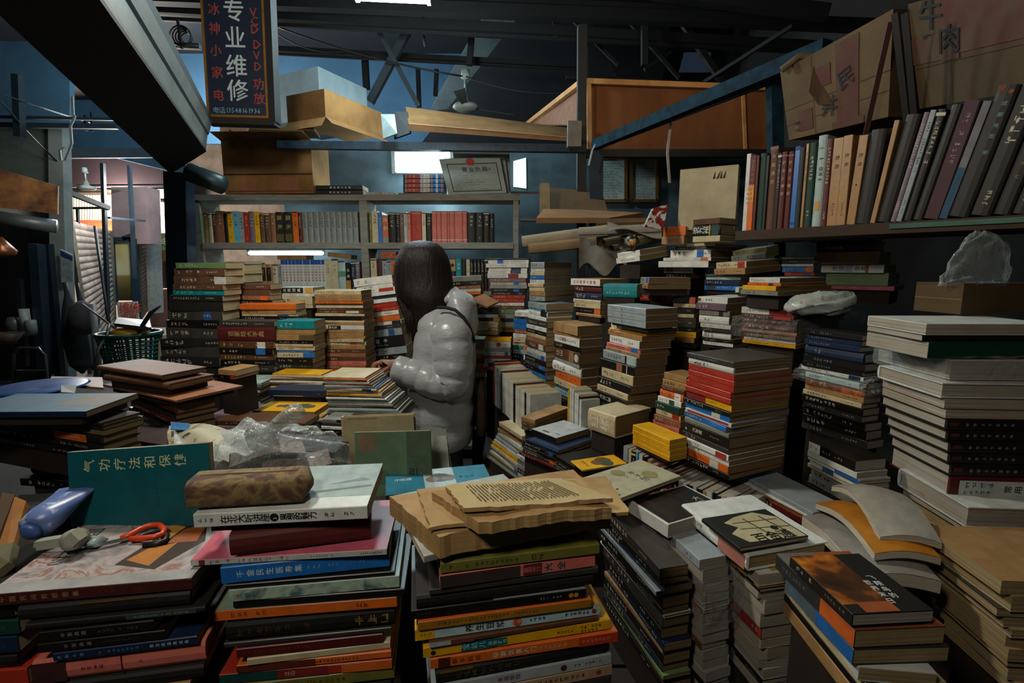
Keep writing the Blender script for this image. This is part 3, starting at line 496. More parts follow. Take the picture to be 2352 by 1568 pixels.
# ------------------------------------------------------------------ magazines left of the woman
S('the magazine pile beside her hands', 1.79, 4, (838, 934), (744, 755), None, 866, 962, 'c4m o3m c4m W4m n4m c4m b3m c5m t4m c4m y4m d4m W4m g5m z5m g5m d5m z6m g6m k10m', R=.17, seed=80, page='c', jit=.7)
S('the pale magazine pile behind the navy one', 2.06, 4, 744, (624, 612), None, 860, 897, 'y3m c4m c4m t4m W4m c4m n4m c4m t4m', R=.11, seed=81, page='c')
S('the thin grey magazine pile', 2.0, 4, 598, (520, 532), None, 880, 948, 'z4m g4m d5m z4m g5m k6m d5m z4m g5m k6m g5m', R=.16, seed=82, page='c')
S('_navy', 1.94, 4, 745, 618, None, 897, 913, 'u10', R=.09, seed=83, jit=.2, deco={0: [('b', .08, .62, '8f8a6a', .1, .22), D(.83, .94, '8f5a50', .4)]}, lab={0: 'navy book lying behind the yellow illustrated book'}, grp='single books on the left table')
S('_yb', 1.8, 4, 724, 582, None, 945, 956, 'y10', R=.13, seed=84, jit=.2, deco={0: [('b', 0, 1, '8f6a10')]}, lab={0: 'yellow book with a leafy picture lying on magazines'}, grp='single books on the left table', top={0: [('b', .02, .14, '7a6a22', 0, 1), ('c', .55, .5, '4a4a20', .2), ('c', .66, .55, '3a4a28', .24), ('c', .78, .5, '4a4a20', .18), ('t', '贵州', .24, '3a4a70', .3, .5, .1)]})
S('the magazines under the yellow illustrated book', 1.8, 4, (744, 746), (584, 590), None, 957, 1030, 't4m c4m u5m y4m k5m c4m n4m W4m g5m k6m t4m c4m d6m', R=.13, seed=85, page='c')
S('_brownb', 1.82, 4, 564, 488, None, 952, 974, 'q10h', R=.15, seed=86, jit=.2, deco={0: []}, lab={0: 'brown hardcover lying before the thin grey magazines'}, grp='single books on the left table', down=1)
# ------------------------------------------------------------------ albums and boards at the left front
S('_board', 1.42, 42, 370, 221, 487, 861, 873, 'n10h', seed=90, jit=.1, page='d', deco={0: []}, hexc=None, lab={0: 'big brown clothbound album on top of the left pile'}, grp='albums on the left table', rel=1) if False else None
def flat(desc, code, corner, left, right, y0, y1, Y, kind='H', page='d', top=(), spine=(), grp='albums on the left table', side='L', hexc=None):
    """a big thin book given by three corners of its top face in the photograph"""
    z1 = at(corner, y0, Y).z; P = at(corner, y0, Y); A = onz(left[0], left[1], z1); B = onz(right[0], right[1], z1)
    u = (A - P); v = (B - P); L, R = u.length, v.length; u.normalize(); T = z1 - at(corner, y1, Y).z
    ang = math.atan2(-u.y, -u.x); C = P + u * L / 2 + V((-u.y, u.x, 0)) * (-1) * R / 2; C.z = z1 - T
    if side == 'L': M = Matrix.Translation(C) @ Matrix.Rotation(ang, 4, 'Z'); SL, BW = L, R
    else: M = Matrix.Translation(C) @ Matrix.Rotation(ang + math.pi / 2, 4, 'Z'); SL, BW = R, L
    print('FLAT', desc[:50], 'L=%.2f R=%.2f T=%.3f z=%.3f ang=%.0f dot=%.2f' % (L, R, T, z1, math.degrees(ang), u.dot(v) / R))
    o = book(M, SL, BW, T - .0006, code, kind, desc, grp, spine, top, page, hexc=hexc); PLACED.append((o, SL, BW, T, desc, 0)); RIS.append((M.copy(), SL, BW)); return o
flat('big brown clothbound album on top of the left pile', 'n', 370, (221, 839), (487, 844), 861, 873, 1.3)
flat('brown board-covered album, second in the left pile', 'n', 386, (236, 860), (502, 860), 881, 896, 1.29)
flat('thin brown board jutting out of the left pile', 'a', 404, (236, 882), (515, 881), 919, 925, 1.26)
S('the maroon books under the brown boards', 1.3, 36, 404, 300, 500, 929, 1010, 'm22h k10 m16h k14 n12', R=.2, seed=91, page='d')
flat('large glossy blue album at the left edge of the table', 'u', 197, (-120, 946), (322, 902), 944, 958, 1.0, 'P', 'd', top=[('b', 0, 1, '2c4a5a', 0, 1), ('b', .62, .98, '4a4438', .3, .96)])
S('the dark albums under the glossy blue album', 1.02, 18, 262, -60, 352, 972, 1060, 'k12h f8 k14p k20h k22h k16', R=.2, seed=92, page='d')
# ------------------------------------------------------------------ grey bookcase at the back
SY = 3.75
def zx(px, py, Y=SY): p = at(px, py, Y); return p.x, p.z
GREYW = mat('857f73', .75, .35, 9, sc3=(1, 1, 6))
bc = thing('bookcase', 'grey wooden open-backed bookcase full of books behind the woman', 'bookcase', V((zx(815, 500)[0], SY, 0)))
ob = V((zx(815, 500)[0], SY, 0))
def bcbox(nm, x0, x1, z0, z1, y0=0, y1=.26):
    MB().box((x0 - ob.x, y0, z0), (x1 - ob.x, y1, z1)).build(nm, GREYW, bc)
XL0, XL1 = zx(437, 452)[0], zx(456, 452)[0]; XD0, XD1 = zx(824, 452)[0], zx(841, 452)[0]; XR0, XR1 = zx(1179, 452)[0], zx(1191, 452)[0]
ZT1, ZT0 = zx(800, 447)[1], zx(800, 460)[1]; ZM1, ZM0 = zx(800, 557)[1], zx(800, 571)[1]; ZB1 = zx(800, 669)[1]; ZB0 = ZB1 - .03
for a, b in ((XL0, XL1), (XD0, XD1), (XR0, XR1)): bcbox('upright', a, b, 0, ZT0 - .0005)
bcbox('cap_board', XL0 - .01, XR1 + .01, ZT0, ZT1, -.008)
for z0, z1 in ((ZM0, ZM1), (ZB0, ZB1), (.62, .65), (.08, .11)):
    bcbox('shelf_board', XL1 + .0005, XD0 - .0005, z0, z1, -.006); bcbox('shelf_board', XD1 + .0005, XR0 - .0005, z0, z1, -.006)
def shelfrow(px0, basez, s, desc, grp, **k):
    return stand(V((zx(px0, 560)[0], SY + .01, basez + .0008)), (0, -1, 0), s, desc, grp, **k)
CHZ = ['辞海', '辞源', '文史', '诗词', '通鉴', '史记']
gold = 'a8935a'
def tt(s, c, size=.62, at0=.14, adv=.12): return [('t', s, at0, c, size, .5, adv)]
shelfrow(461, ZM1, 'v22x225 t36x218 c28x212 n34x222 a50x228p k30x210n y38x224p l40x226p s38x222p r36x218p q42x224 y34x222p n34x205 n42x212 a40x214 k62x220 k62x220 o40x226p m28x216 g42x222 g40x222 g42x222 g40x222 g42x222 g40x222 g42x222 g36x222 g42x222 g40x222', 'from the bookcase edge in its upper shelf, first bay', 'books in the bookcase, upper shelf, first bay',
         deco={15: [('b', .05, .95, '221d10', .06, .94)] + tt('辞海', gold, .6, .12, .3) + [('b', .72, .96, '5a4a20', .1, .9)], 16: [('b', .05, .95, '221d10', .06, .94)] + tt('辞海', gold, .6, .12, .3) + [('b', .72, .96, '5a4a20', .1, .9)], **{i: [D(.1, .55, '4a4a48', .4), D(.84, .92, '4a4a48', .35)] for i in range(19, 29)}}, seed=4)
shelfrow(848, ZM1, 'j22x214 c44x226p b32x218p o42x196p k54x216 k30x214 n28x214p z22x220p x26x216p r84x224 c28x220p k42x212 x36x226h x32x226h x46x226h x14x226h x36x226h x60x226h x32x226h k62x216 k56x216 k46x218 k30x210', 'from the centre upright in the upper shelf, second bay', 'books in the bookcase, upper shelf, second bay',
         deco={3: tt('原创', 'd7c8b0', .7, .1, .3) + [('b', .78, 1, '8a8a84')], 9: [('d', .15, .7, '6a1c10', .2), ('b', .05, .07, 'c9a36a')], **{i: [('b', .05, .07, 'c9a890'), ('b', .9, .93, 'b0b0a8')] for i in range(12, 19)}}, seed=5)
shelfrow(560, ZB1, 'n26x214 n34x210 t40x200 t40x200 t40x200 c46x186 s24x196p', 'in the lower shelf, first bay, left of the boxed set', 'books in the bookcase, lower shelf', deco={i: [('b', .12, .62, '15120c', .1, .9), D(.2, .5, 'a8935a', .35)] for i in (2, 3, 4)}, seed=6)
shelfrow(640, ZB1, ' '.join(['w26.6x232p'] * 12), 'volume of the white blue-topped set with red characters', 'white set with blue tops and red characters', deco={i: [('b', 0, .15, '1a4a96')] + [('t', '中外传奇故事', .2, 'b03a22', .6, .5, .085)] + [D(.76, .8, '5a646a', .3)] for i in range(12)}, seed=7)
shelfrow(741, ZB1, 'c50x240p c46x226p z58x212h k36x210p u33x216 q34x218', 'to the right of the white blue-topped set', 'books in the bookcase, lower shelf', deco={0: tt('红楼梦', '8a8a80', .45), 1: tt('聊斋', '8a8a80', .4), 2: [('b', .3, .48, '5a8a6a'), D(.35, .44, '2a4a3a', .4)], 3: tt('正品菜', 'c9c6b8', .6, .22, .2) + [('b', .62, 1, 'b5791a')]}, seed=8)
shelfrow(848, ZB1, 'c44x242p m40x236n s36x226p s30x226p o34x226p x46x200p c40x240', 'in the lower shelf, second bay, by the centre upright', 'books in the bookcase, lower shelf', seed=9)
shelfrow(1018, ZB1, 'q40x240 u46x240 e44x240 k34x236n c26x234p k26x238 k26x238 k26x238 k26x238 k26x238 m30x232 m30x232', 'in the lower shelf, second bay, behind the hood', 'books in the bookcase, lower shelf', deco={1: [('b', .02, .38, 'a8824a'), ('c', .2, .5, '15130f', .3)], 2: tt('辞典', '9fc0c0', .5)}, seed=10)
def lying(desc, code, x0, x1, y0, y1, tilt=0, kind='P', deco=(), Y=SY + .03, top=(), dep=.15, page='b', grp=None):
    a, b = at(x0, y1, Y), at(x1, y1, Y); T = at(x0, y0, Y).z - a.z
    M = Matrix.Translation((a + b) / 2 + V((0, dep / 2, .0005))) @ Matrix.Rotation(math.radians(tilt), 4, 'Y')
    return book(M, (b - a).length, dep, T - .0005, code, kind, desc, grp or 'books lying on the bookcase', list(deco), list(top), page)
lying('tan paperback lying across the white blue-topped set', 't', 637, 703, 586, 596, deco=[D(.1, .6, '5a4020', .4)], top=[])
lying('orange paperback lying on top of books in the second bay', 'o', 876, 910, 578, 593, deco=[('b', .02, .98, 'b5502a', .3, .7), D(.1, .9, 'd7c8b0', .35)], Y=SY + .02)
lying('tan book slanting over the teal volume in the lower shelf', 't', 752, 806, 582, 592, tilt=7, Y=SY + .02)
z4 = zx(960, 442)[1]
for i, nm in enumerate(('topmost', 'second', 'third', 'lowest')):
    lying('%s volume of the red, white and blue set on top of the bookcase' % nm, 'b', 926, 1020, 400 + i * 10.6, 410 + i * 10.6, dep=.18, Y=SY + .01, kind='V', grp='red, white and blue set on the bookcase',
          deco=[('b', 0, .05, '14335f'), ('b', .05, .09, 'b5793a'), ('b', .1, .4, 'a5341c'), ('t', '辞典', .14, 'd0a090', .6, .5, .1), ('b', .42, .65, 'b5b0a8'), ('t', '英汉', .45, '8a3020', .6, .5, .1), ('b', .68, .72, 'b5793a'), ('b', .8, .85, 'c3c7c0'), ('b', .93, .97, 'b5793a')])
lying('black book with white title, upper of two beside the big carton', 'k', 726, 833, 425.5, 435.5, deco=[('t', '建筑施工手册', .3, 'b9bdbb', .5, .5, .08)], Y=SY + .01)
lying('black book with white title, lower of two beside the big carton', 'k', 724, 834, 437, 446.5, deco=[('t', '建筑施工手册', .3, 'b9bdbb', .5, .5, .08)], Y=SY + .01)
lying('thin grey book flat on the bookcase top, left of the set', 's', 840, 905, 441, 446.8, deco=[D(.1, .5, '2b3a46', .5), ('b', .5, .56, 'a5502a')], Y=SY + .01)
lying('thin black book flat under the red, white and blue set', 'k', 915, 1018, 443, 446.8, Y=SY + .01)
MB().add(*(lambda A, B, C_, D_: ([A, B, C_, D_, A + V((0, 0, .015)), B + V((0, 0, .015)), C_ + V((0, 0, .015)), D_ + V((0, 0, .015))], [(3, 2, 1, 0), (4, 5, 6, 7), (0, 1, 5, 4), (1, 2, 6, 5), (2, 3, 7, 6), (3, 0, 4, 7)]))(at(1172, 444.5, 3.72), at(1262, 446, 3.66), at(1262, 444, 3.82), at(1172, 444, 3.9))).build('wooden_lath', mat('4a3222', .8), label='long brown lath lying across the end of the bookcase top', category='lath')
# ------------------------------------------------------------------ right-hand shelf with upright books
RS0, RS1 = at(1690, 527, 1.66), at(2440, 482, 1.08); RS0.z = RS1.z = 1.612
rd = (RS1 - RS0).normalized(); rn = V((rd.y, -rd.x, 0)); rb = -rn
if rn.x > 0: rn, rb = -rn, -rn
sh = thing('wall_shelf', 'dark wooden shelf board with green edge under the upright books', 'shelf', RS0.copy())
MB().prism([(0, 0, -.03), rd * 1.0 + V((0, 0, -.03)), rd * 1.0 + rb * .3 + V((0, 0, -.03)), rb * .3 + V((0, 0, -.03))], (0, 0, .029)).build('board', mat('3a2a1e', .8, .4, 6), sh)
MB().bar(rn * .003 + V((0, 0, -.012)) + rd * .42, rn * .003 + V((0, 0, -.012)) + rd * .98, .004, .012).build('edge_strip', mat('2f5a4a', .5), sh)
q = RS0 + rd * .012 + rb * .012
R1 = 'w13.7x238pn o18.6x228p m8.7x226n f21.2x232h k8.7x222n n24.9x246h k11.2x224 m17.4x224 m17.4x222 b15.0x234p k15.0x228n t7.5x236p f21.2x236h z24.9x252h m16.1x238 t24.9x236p t22.3x238p t21.2x232p|3 k36.0x240n|4 t11.2x255pn|7 k32.3x262n|9 q12.4x262|10 s11.2x264p|10 k19.9x262|10 k22.3x266n|11 q28.6x268h|11 s15.0x262p|12 k38.6x286|12 k37.3x285|12 k31.1x284|12 k24.9x280|12'
stand(q, rn, R1, 'on the high shelf, counted from the cream box', 'upright books on the high shelf', depth=.17, seed=12,
      deco={0: [('t', '民歌集成', .45, '8a2a20', .4, .8, .06)], 1: [('b', .0, .38, '5a1c1c'), ('b', .4, .62, 'c98a2a'), D(.42, .6, '8a3a10', .7), D(.05, .35, 'b09a90', .4)], 3: [], 5: [('b', .0, .04, '7a5a4a'), ('t', '中国通史', .1, 'a88a7a', .5, .5, .1)],
            7: [('t', '农业土壤志', .12, 'b08a7a', .62, .5, .1), ('b', .04, .06, '8a5a4a')], 8: [('t', '农业土壤志', .12, 'b08a7a', .62, .5, .1), ('b', .04, .06, '8a5a4a')], 9: [('b', .0, .05, '0f4a80'), ('b', .93, .96, '0f4a80')],
            13: [D(.12, .5, '1b2a30', .5), ('b', .72, .82, 'c98a2a', .3, .7)], 15: [('t', '辞源', .2, '2a1c10', .5, .5, .1), ('d', .55, .58, '2a1c10', .4), D(.74, .9, '2a1c10', .25)], 16: [('t', '辞源', .2, '2a1c10', .5, .5, .1), ('d', .55, .58, '2a1c10', .4), D(.74, .9, '2a1c10', .25)], 17: [('t', '辞源', .2, '2a1c10', .5, .5, .1), ('c', .55, .5, '2a1c10', .12)],
            25: [('b', 0, 1, '3f2028'), D(.1, .6, '9a8a90', .4)], 26: [('b', 0, .55, '6a6a70'), ('b', .55, 1, '1a4a6a'), D(.6, .9, '0f2a3a', .4)], 27: [('b', .0, .05, '6a2a1a', .1, .4), ('c', .05, .7, '8a3a1c', .12), ('t', '成都地图', .12, '6a8a8a', .26, .6, .08), ('t', '册', .48, '6a8a8a', .26, .6)], 29: [('t', '汉语词汇', .4, '8a7a3a', .24, .5, .1)]},
      lab={0: 'white book end-panel with red text, first on the high shelf beside the cream box', 1: 'orange and dark red spine, second on the high shelf', 9: 'bright blue thin book standing on the high shelf', 25: 'thick shiny dark purple volume leaning on the high shelf', 26: 'grey and teal spine leaning on the high shelf'})
# SCALED2
# ------------------------------------------------------------------ the market hall
def P3(t): return at(*t)
def slab(pts, t):
    w = [P3(p) for p in pts]; n = (w[1] - w[0]).cross(w[2] - w[0]).normalized()
    if n.dot(w[0] - V((0, 0, CAMH))) < 0: n = -n
    return w, n * t
def panel(name, pts, t, m, parent=None, **props):
    w, d = slab(pts, t); return MB().prism(w, d).build(name, m, parent, **props)
def LC(label, cat, **k): return dict(label=label, category=cat, **k)
PLAST = mat('44525a', .9, .35, 3, dark='2a353b'); DARKR = mat('121315', .9, .3, 2); CONC = mat('5e6663', .9, .4, 4)
BLUEW = mat('3f5f74', .9, .3, 1.2); STEELB = mat('1d3342', .55, .5, 20, dark='11181c'); BLKST = mat('0b0c0d', .6, .3, 20)
struct(MB().box((-14, -1.5, -.06), (4.5, 16, 0)).build('floor', mat('3a3936', .85, .4, 3)))
struct(MB().box((-14, -1.5, 5.2), (4.5, 16, 5.3)).build('ceiling', DARKR))
struct(MB().box((-2.1, 4.75, 0), (3.4, 4.85, at(800, 338, 4.75).z)).build('wall_back', PLAST))
struct(MB().box((3.4, -1.5, 0), (3.5, 16, 5.2)).build('wall_right', mat('1d1d1c', .9, .3, 3)))
struct(MB().box((-14, 15.9, 0), (3.4, 16, 5.2)).build('wall_end', mat('5f5750', .9, .4, 3)))
struct(MB().box((-14.1, -1.5, 0), (-14, 16, 5.2)).build('wall_left', mat('3a3f42', .9, .3, 2)))
# upper far wall, painted blue, with the sloping concrete beam and the dark roof slope to its right
struct(panel('wall_upper', [(380, 330, 9.5), (1170, 330, 9.5), (1170, -160, 9.5), (380, -160, 9.5)], .1, BLUEW))
struct(panel('wall_gable', [(1170, 420, 9.4), (2150, 420, 9.4), (2150, -200, 9.4), (1170, -200, 9.4)], .1, mat('16191b', .9, .3, 2)))
struct(panel('beam_sloping', [(990, 250, 8.6), (1090, 250, 8.6), (1330, -60, 7.6), (1170, -60, 7.6)], .35, mat('4d5350', .9, .4, 3)))
struct(panel('roof_slope', [(955, 345, 8.9), (1500, 345, 8.4), (1560, -90, 7.2), (1290, -90, 7.2)], .12, DARKR))
for i, (a, b, c, d) in enumerate([(1690, 18, 1870, 48), (1700, 62, 1800, 92), (1560, 120, 1650, 165), (1930, 6, 2040, 30)]):
    f = panel('window_%d' % (i + 1), [(a, d, 9.2), (b + 0 if False else c, d, 9.2), (c, b, 9.2), (a + 12, b, 9.2)], .03, emit('2f3a4a', .35)); struct(f)
# trusses: pipes and lattice over the stalls
def beam(name, a, b, w, m=None, d=None, kind=True, **props):
    o = MB().bar(P3(a), P3(b), w, d, 0).build(name, m or BLKST, **props)
    return struct(o) if kind else o
tr = [((340, 20, 4.6), (1900, 108, 4.9), .075), ((340, 42, 4.62), (1900, 122, 4.92), .03), ((340, -6, 4.4), (2000, 60, 4.6), .09), ((600, 110, 6), (1345, 152, 6), .05), ((600, 122, 6.02), (1345, 160, 6.02), .025),
      ((440, -30, 4.5), (1750, 30, 4.6), .05), ((380, 104, 5.5), (460, 108, 5.5), .05), ((1345, 62, 5), (1345, 215, 5), .05), ((1083, 85, 5.6), (1078, 150, 5.6), .06), ((1280, 0, 4.8), (1275, 90, 4.8), .06), ((838, 130, 6.4), (842, 205, 6.4), .07), ((960, 158, 6.6), (963, 246, 6.6), .05), ((1003, 160, 6.6), (1000, 220, 6.6), .05),
      ((1345, 215, 4.8), (1700, 186, 5), .04), ((1300, 178, 5.4), (1830, 200, 5.4), .03), ((1480, 160, 5), (1540, 120, 5), .03), ((1560, 40, 4.9), (1660, 190, 4.9), .05), ((1420, 20, 4.9), (1560, 180, 4.9), .03), ((1600, 200, 5), (1820, 60, 4.4), .03), ((1250, -20, 5.2), (1420, 150, 5.2), .03), ((1500, -20, 4.4), (1900, 30, 4.2), .1), ((1480, 20, 4.6), (1480, 150, 4.6), .05)]
for i, (a, b, w) in enumerate(tr): beam('beam_roof', a, b, w)
for a, b in (((867, 66, 5.2), (962, 245, 5.2)), ((936, 72, 5.25), (850, 235, 5.25))): beam('beam_brace', a, b, .045 if a[0] < 900 else .07, mat('2c3338', .7, .4, 9))
def wire(pts, r, nm, lb, m=None, sag=0):
    w = [P3(p) for p in pts]
    if len(w) == 2 and sag: w = [w[0].lerp(w[1], t / 8) - V((0, 0, sag * 4 * (t / 8) * (1 - t / 8))) for t in range(9)]
    return MB().tube(w, r, 6).build(nm, m or BLKST, label=lb, category='wire')
wire([(620, 55, 5), (1062, 175, 5.1)], .008, 'overhead_wire', 'thin overhead wire sloping from the hanging sign to the fan', sag=.05)
wire([(612, 60, 5.1), (790, 118, 5.1)], .006, 'overhead_wire', 'short thin wire crossing just right of the hanging sign', sag=.08)
wire([(1070, 176, 5.1), (1320, 212, 5)], .007, 'overhead_wire', 'thin overhead wire between the fan and the black post', sag=.06)
wire([(973, 40, 5), (970, 70, 5), (974, 90, 5), (978, 108, 5)], .014, 'hanging_cable', 'short black cable end dangling from the roof pipe')
# stall frame: black post, blue rails and posts
for a, b, w, m in (((1337, 60, 3.62), (1331, 1010, 3.62), .06, mat('14110f', .7, .4, 9)), ((1368, 345, 3.6), (1368, 700, 3.6), .09, mat('16222e', .7, .4, 9))): beam('post_stall', a, b, w, m)
def steel(nm, lb, a, b, w, d=None, m=None): return MB().bar(P3(a), P3(b), w, d).build(nm, m or STEELB, label=lb, category='steel bar')
steel('steel_rail', 'dark blue horizontal rail over the bookcase, cardboard lying on it', (640, 333, 3.62), (1346, 342, 3.6), .055, .05)
steel('steel_rail', 'dark rail below the plywood partition', (1346, 353, 3.62), (1790, 353, 3.62), .06, .05, BLKST)
steel('steel_rail', 'blue angled rail running from the black post to the brush-lettered carton', (1366, 333, 3.45), (1900, 110, 1.95), .05, .06, mat('14303f', .8, .5, 20, dark='0b161d', spec=.12))
steel('steel_rail', 'thin blue rod under the angled blue rail', (1430, 318, 3.3), (1790, 180, 2.2), .015, .02, mat('24485f', .5, .5, 20))
steel('steel_post', 'blue steel post standing behind the upright shelf books', (1778, 160, 2.25), (1790, 900, 2.25), .05, .05, mat('14303f', .8, .5, 20, dark='0b161d', spec=.12))
steel('steel_post', 'blue-black steel post at the left end of the bookcase', (411, 398, 3.4), (426, 900, 3.4), .14, .1, mat('0f2233', .45, .4, 8))
# roller-shutter housing overhead at the left: a long box with two lit grooved sides
hs = thing('shutter_housing', 'long dark roller-shutter housing slanting overhead with pale grooved side', 'shutter housing', at(400, 380, 3.35))
ho = hs.matrix_world.translation.copy()
def hp(px, py, Y): return at(px, py, Y) - ho
zb = at(400, 392, 3.35).z
def hz(px, py, z): return onz(px, py, z)
A, B = hz(392, 400, zb), hz(-330, -270, zb)      # left lower edge (far, near)
C_, D_ = hz(474, 348, zb), hz(215, -20, zb)       # right lower edge
def quadbox(nm, pts, up, m): MB().prism([p - ho for p in pts], V((0, 0, up))).build(nm, m, hs)
quadbox('base_plate', [A, B, D_, C_], .012, mat('0d0d0d', .8, .3, 5))
def strip(nm, p0, q0, p1, q1, m, t=.02):
    """plate between two long edges given as pixel + height"""
    w = [p0, q0, q1, p1]; n = (w[1] - w[0]).cross(w[2] - w[0]).normalized()
    if n.dot(w[0] - V((0, 0, CAMH))) < 0: n = -n
    MB().prism([x - ho for x in w], n * t).build(nm, m, hs)
GALV = mat('5f5c50', .5, .4, 5, sc3=(1, 1, 1), metal=.2, dark='3a382f')
rr_ = (D_ - C_).normalized(); sx = V((-rr_.y, rr_.x, 0)); sx = sx if sx.x > 0 else -sx
e0 = C_ + V((0, 0, .013)); f0 = D_ + V((0, 0, .013))
for i, (da, za, db, zb2, m) in enumerate([(0, 0, .002, .012, mat('5a574c', .6)), (.002, .012, .012, .07, GALV), (.012, .07, .02, .08, mat('0c0b09', .7)), (.02, .08, .035, .13, GALV), (.035, .13, .04, .16, mat('0c0b09', .7))]):
    strip('rail_strip' if m is GALV else 'groove', e0 + sx * da + V((0, 0, za)), f0 + sx * da + V((0, 0, za)), e0 + sx * db + V((0, 0, zb2)), f0 + sx * db + V((0, 0, zb2)), m, .006)
MB().prism([A - ho + V((0, 0, .013)), B - ho + V((0, 0, .013)), B - ho + V((0, 0, .3)), A - ho + V((0, 0, .3))], sx * .02).build('cover_plate', mat('14161a', .8), hs)
MB().tube([at(435, 395, 3.3), at(512, 425, 3.3)], .06, 12).build('roller_pipe', mat('39474a', .4, .4, 6, metal=.4), label='grey shutter pipe end poking out behind the carton', category='pipe')
# ------------------------------------------------------------------ hanging repair sign
sg = thing('hanging_sign', 'tall dark blue hanging sign with white and red characters and gold frame', 'sign', at(540, 150, 2.9))
so = sg.matrix_world.translation.copy(); SYD = 2.9
tl, trr, bl, br = at(452, -70, SYD), at(606, -70, SYD), at(477, 268, SYD), at(618, 272, SYD)
sxv = (br - bl).normalized(); syv = ((tl - bl) - sxv * (tl - bl).dot(sxv)).normalized(); szv = sxv.cross(syv)
SWd = (br - bl).length; SHt = (tl - bl).length
MS = frame(bl - so, sxv, syv, szv)
PB = MB().box((0, 0, -.05), (SWd, SHt, 0)); PBM = [mat('0d1b30', .55, .3, 9)]
fb = MB(); w_ = .012
for lo, hi in (((0, 0, 0), (SWd, w_, .006)), ((0, w_, 0), (w_, SHt, .006)), ((SWd - w_, w_, 0), (SWd, SHt, .006))): fb.box(lo, hi)
fb.build('frame', mat('a8793a', .35, .4, 12, metal=.6), sg, MS)
MB().box((SWd, -.015, -.07), (SWd + .035, SHt, .004)).build('edge_board', mat('0e0f12', .8), sg, MS)
MB().box((-.01, -.035, -.07), (SWd + .03, -.0005, .006)).build('edge_board', mat('17130f', .8), sg, MS)
def sign_text(nm, items, m, z=.0015):
    PBM.append(m)
    for s, cx_, cy_, size, bold in items: put_text(PB, s, lambda a, b: (cx_ * SWd + a, cy_ * SHt + b, z), len(PBM) - 1, size, None, 0, bold)
hgt = lambda py: (268 - py) / 338.0
wc, rc = mat('9fb0b4', .5, .2, 30), mat('8a2a22', .5, .2, 30)
sign_text('white_lettering', [(c, .34, hgt(py), .118, .008) for c, py in (('专', 20), ('业', 82), ('维', 147), ('修', 205))], wc)
sign_text('outline_lettering', [(c, .105, hgt(py), .062, .006) for c, py in (('冰', 18), ('神', 62), ('小', 112), ('家', 163), ('电', 217))] + [(c, .765, hgt(py), .062, .006) for c, py in (('V', 22), ('C', 42), ('D', 60), ('功', 188), ('放', 222))] + [(c, .79, hgt(py), .06, .006) for c, py in (('D', 95), ('V', 120), ('D', 146))], mat('7f8d92', .5), .001)
sign_text('red_lettering', [(c, .108, hgt(py), .060, .003) for c, py in (('冰', 18), ('神', 62), ('小', 112), ('家', 163), ('电', 217))] + [(c, .768, hgt(py), .060, .003) for c, py in (('V', 22), ('C', 42), ('D', 60), ('功', 188), ('放', 222))] + [(c, .793, hgt(py), .058, .003) for c, py in (('D', 95), ('V', 120), ('D', 146))], rc, .002)
sign_text('phone_lettering', [('电话:', .09, hgt(252), .036, 0), ('13548161936', .30, hgt(251), .037, 0)], mat('6f93ad', .5), .0015)
PB.build('panel', PBM, sg, MS)
MB().bar(at(463, -60, 2.98), at(463, -300, 2.98), .03).bar(at(590, -60, 2.98), at(590, -300, 2.98), .03).build('hanger', BLKST, sg).matrix_parent_inverse = sg.matrix_world.inverted()
# coil of wire left of the sign
cm_ = MB()
for k in range(5):
    c = at(414 + k * 1.5, 82, 3.6); r = .07 - .008 * k
    cm_.tube([c + V((r * math.cos(t / 10 * math.pi), .01 * k, r * .9 * math.sin(t / 10 * math.pi))) for t in range(21)], .005, 6, cap=False)
cm_.bar(at(408, 45, 3.6), at(418, 112, 3.6), .014)
cm_.build('wire_coil', BLKST, label='coil of black wire hung on a rod left of the sign', category='wire')
wire([(392, 100, 3.6), (452, 105, 3.6)], .008, 'steel_rod', 'thin rod carrying the wire coil beside the sign')
# ------------------------------------------------------------------ ceiling fans
def fan(px, py0, py1, Y, r, lb, nb=3):
    hub = at(px, py1, Y); top = at(px, py0, Y)
    f = thing('ceiling_fan', lb, 'fan', hub); L = (top - hub).length
    MB().tube([(0, 0, .05), (0, 0, L)], .012 * Y / 5, 8).build('rod', mat('8a948f', .4, .3, 9, metal=.5), f)
    MB().lathe([(.01, L - .1), (.05, L - .08), (.04, L), (.0, L)], 14).build('canopy_cup', mat('9aa39c', .5), f)
    MB().lathe([(0, -.035), (.1, -.03), (.14, 0), (.12, .03), (.05, .05), (.03, .12), (0, .12)], 20).build('motor', mat('8f938a', .5, .3, 9), f)
    for k in range(nb):
        a = 2 * math.pi * k / nb + .5; u = V((math.cos(a), math.sin(a), 0)); v = V((-math.sin(a), math.cos(a), .25)).normalized()
        MB().prism([u * .12 - v * .03, u * r - v * .06, u * r + v * .06, u * .12 + v * .03], (0, 0, .006)).build('blade', mat('4a4f4c', .5), f)
fan(1070, 160, 247, 5.6, .55, 'dim ceiling fan hanging above the plywood partition')
fan(199, 385, 432, 9, .6, 'far ceiling fan hanging over the bright end of the corridor')
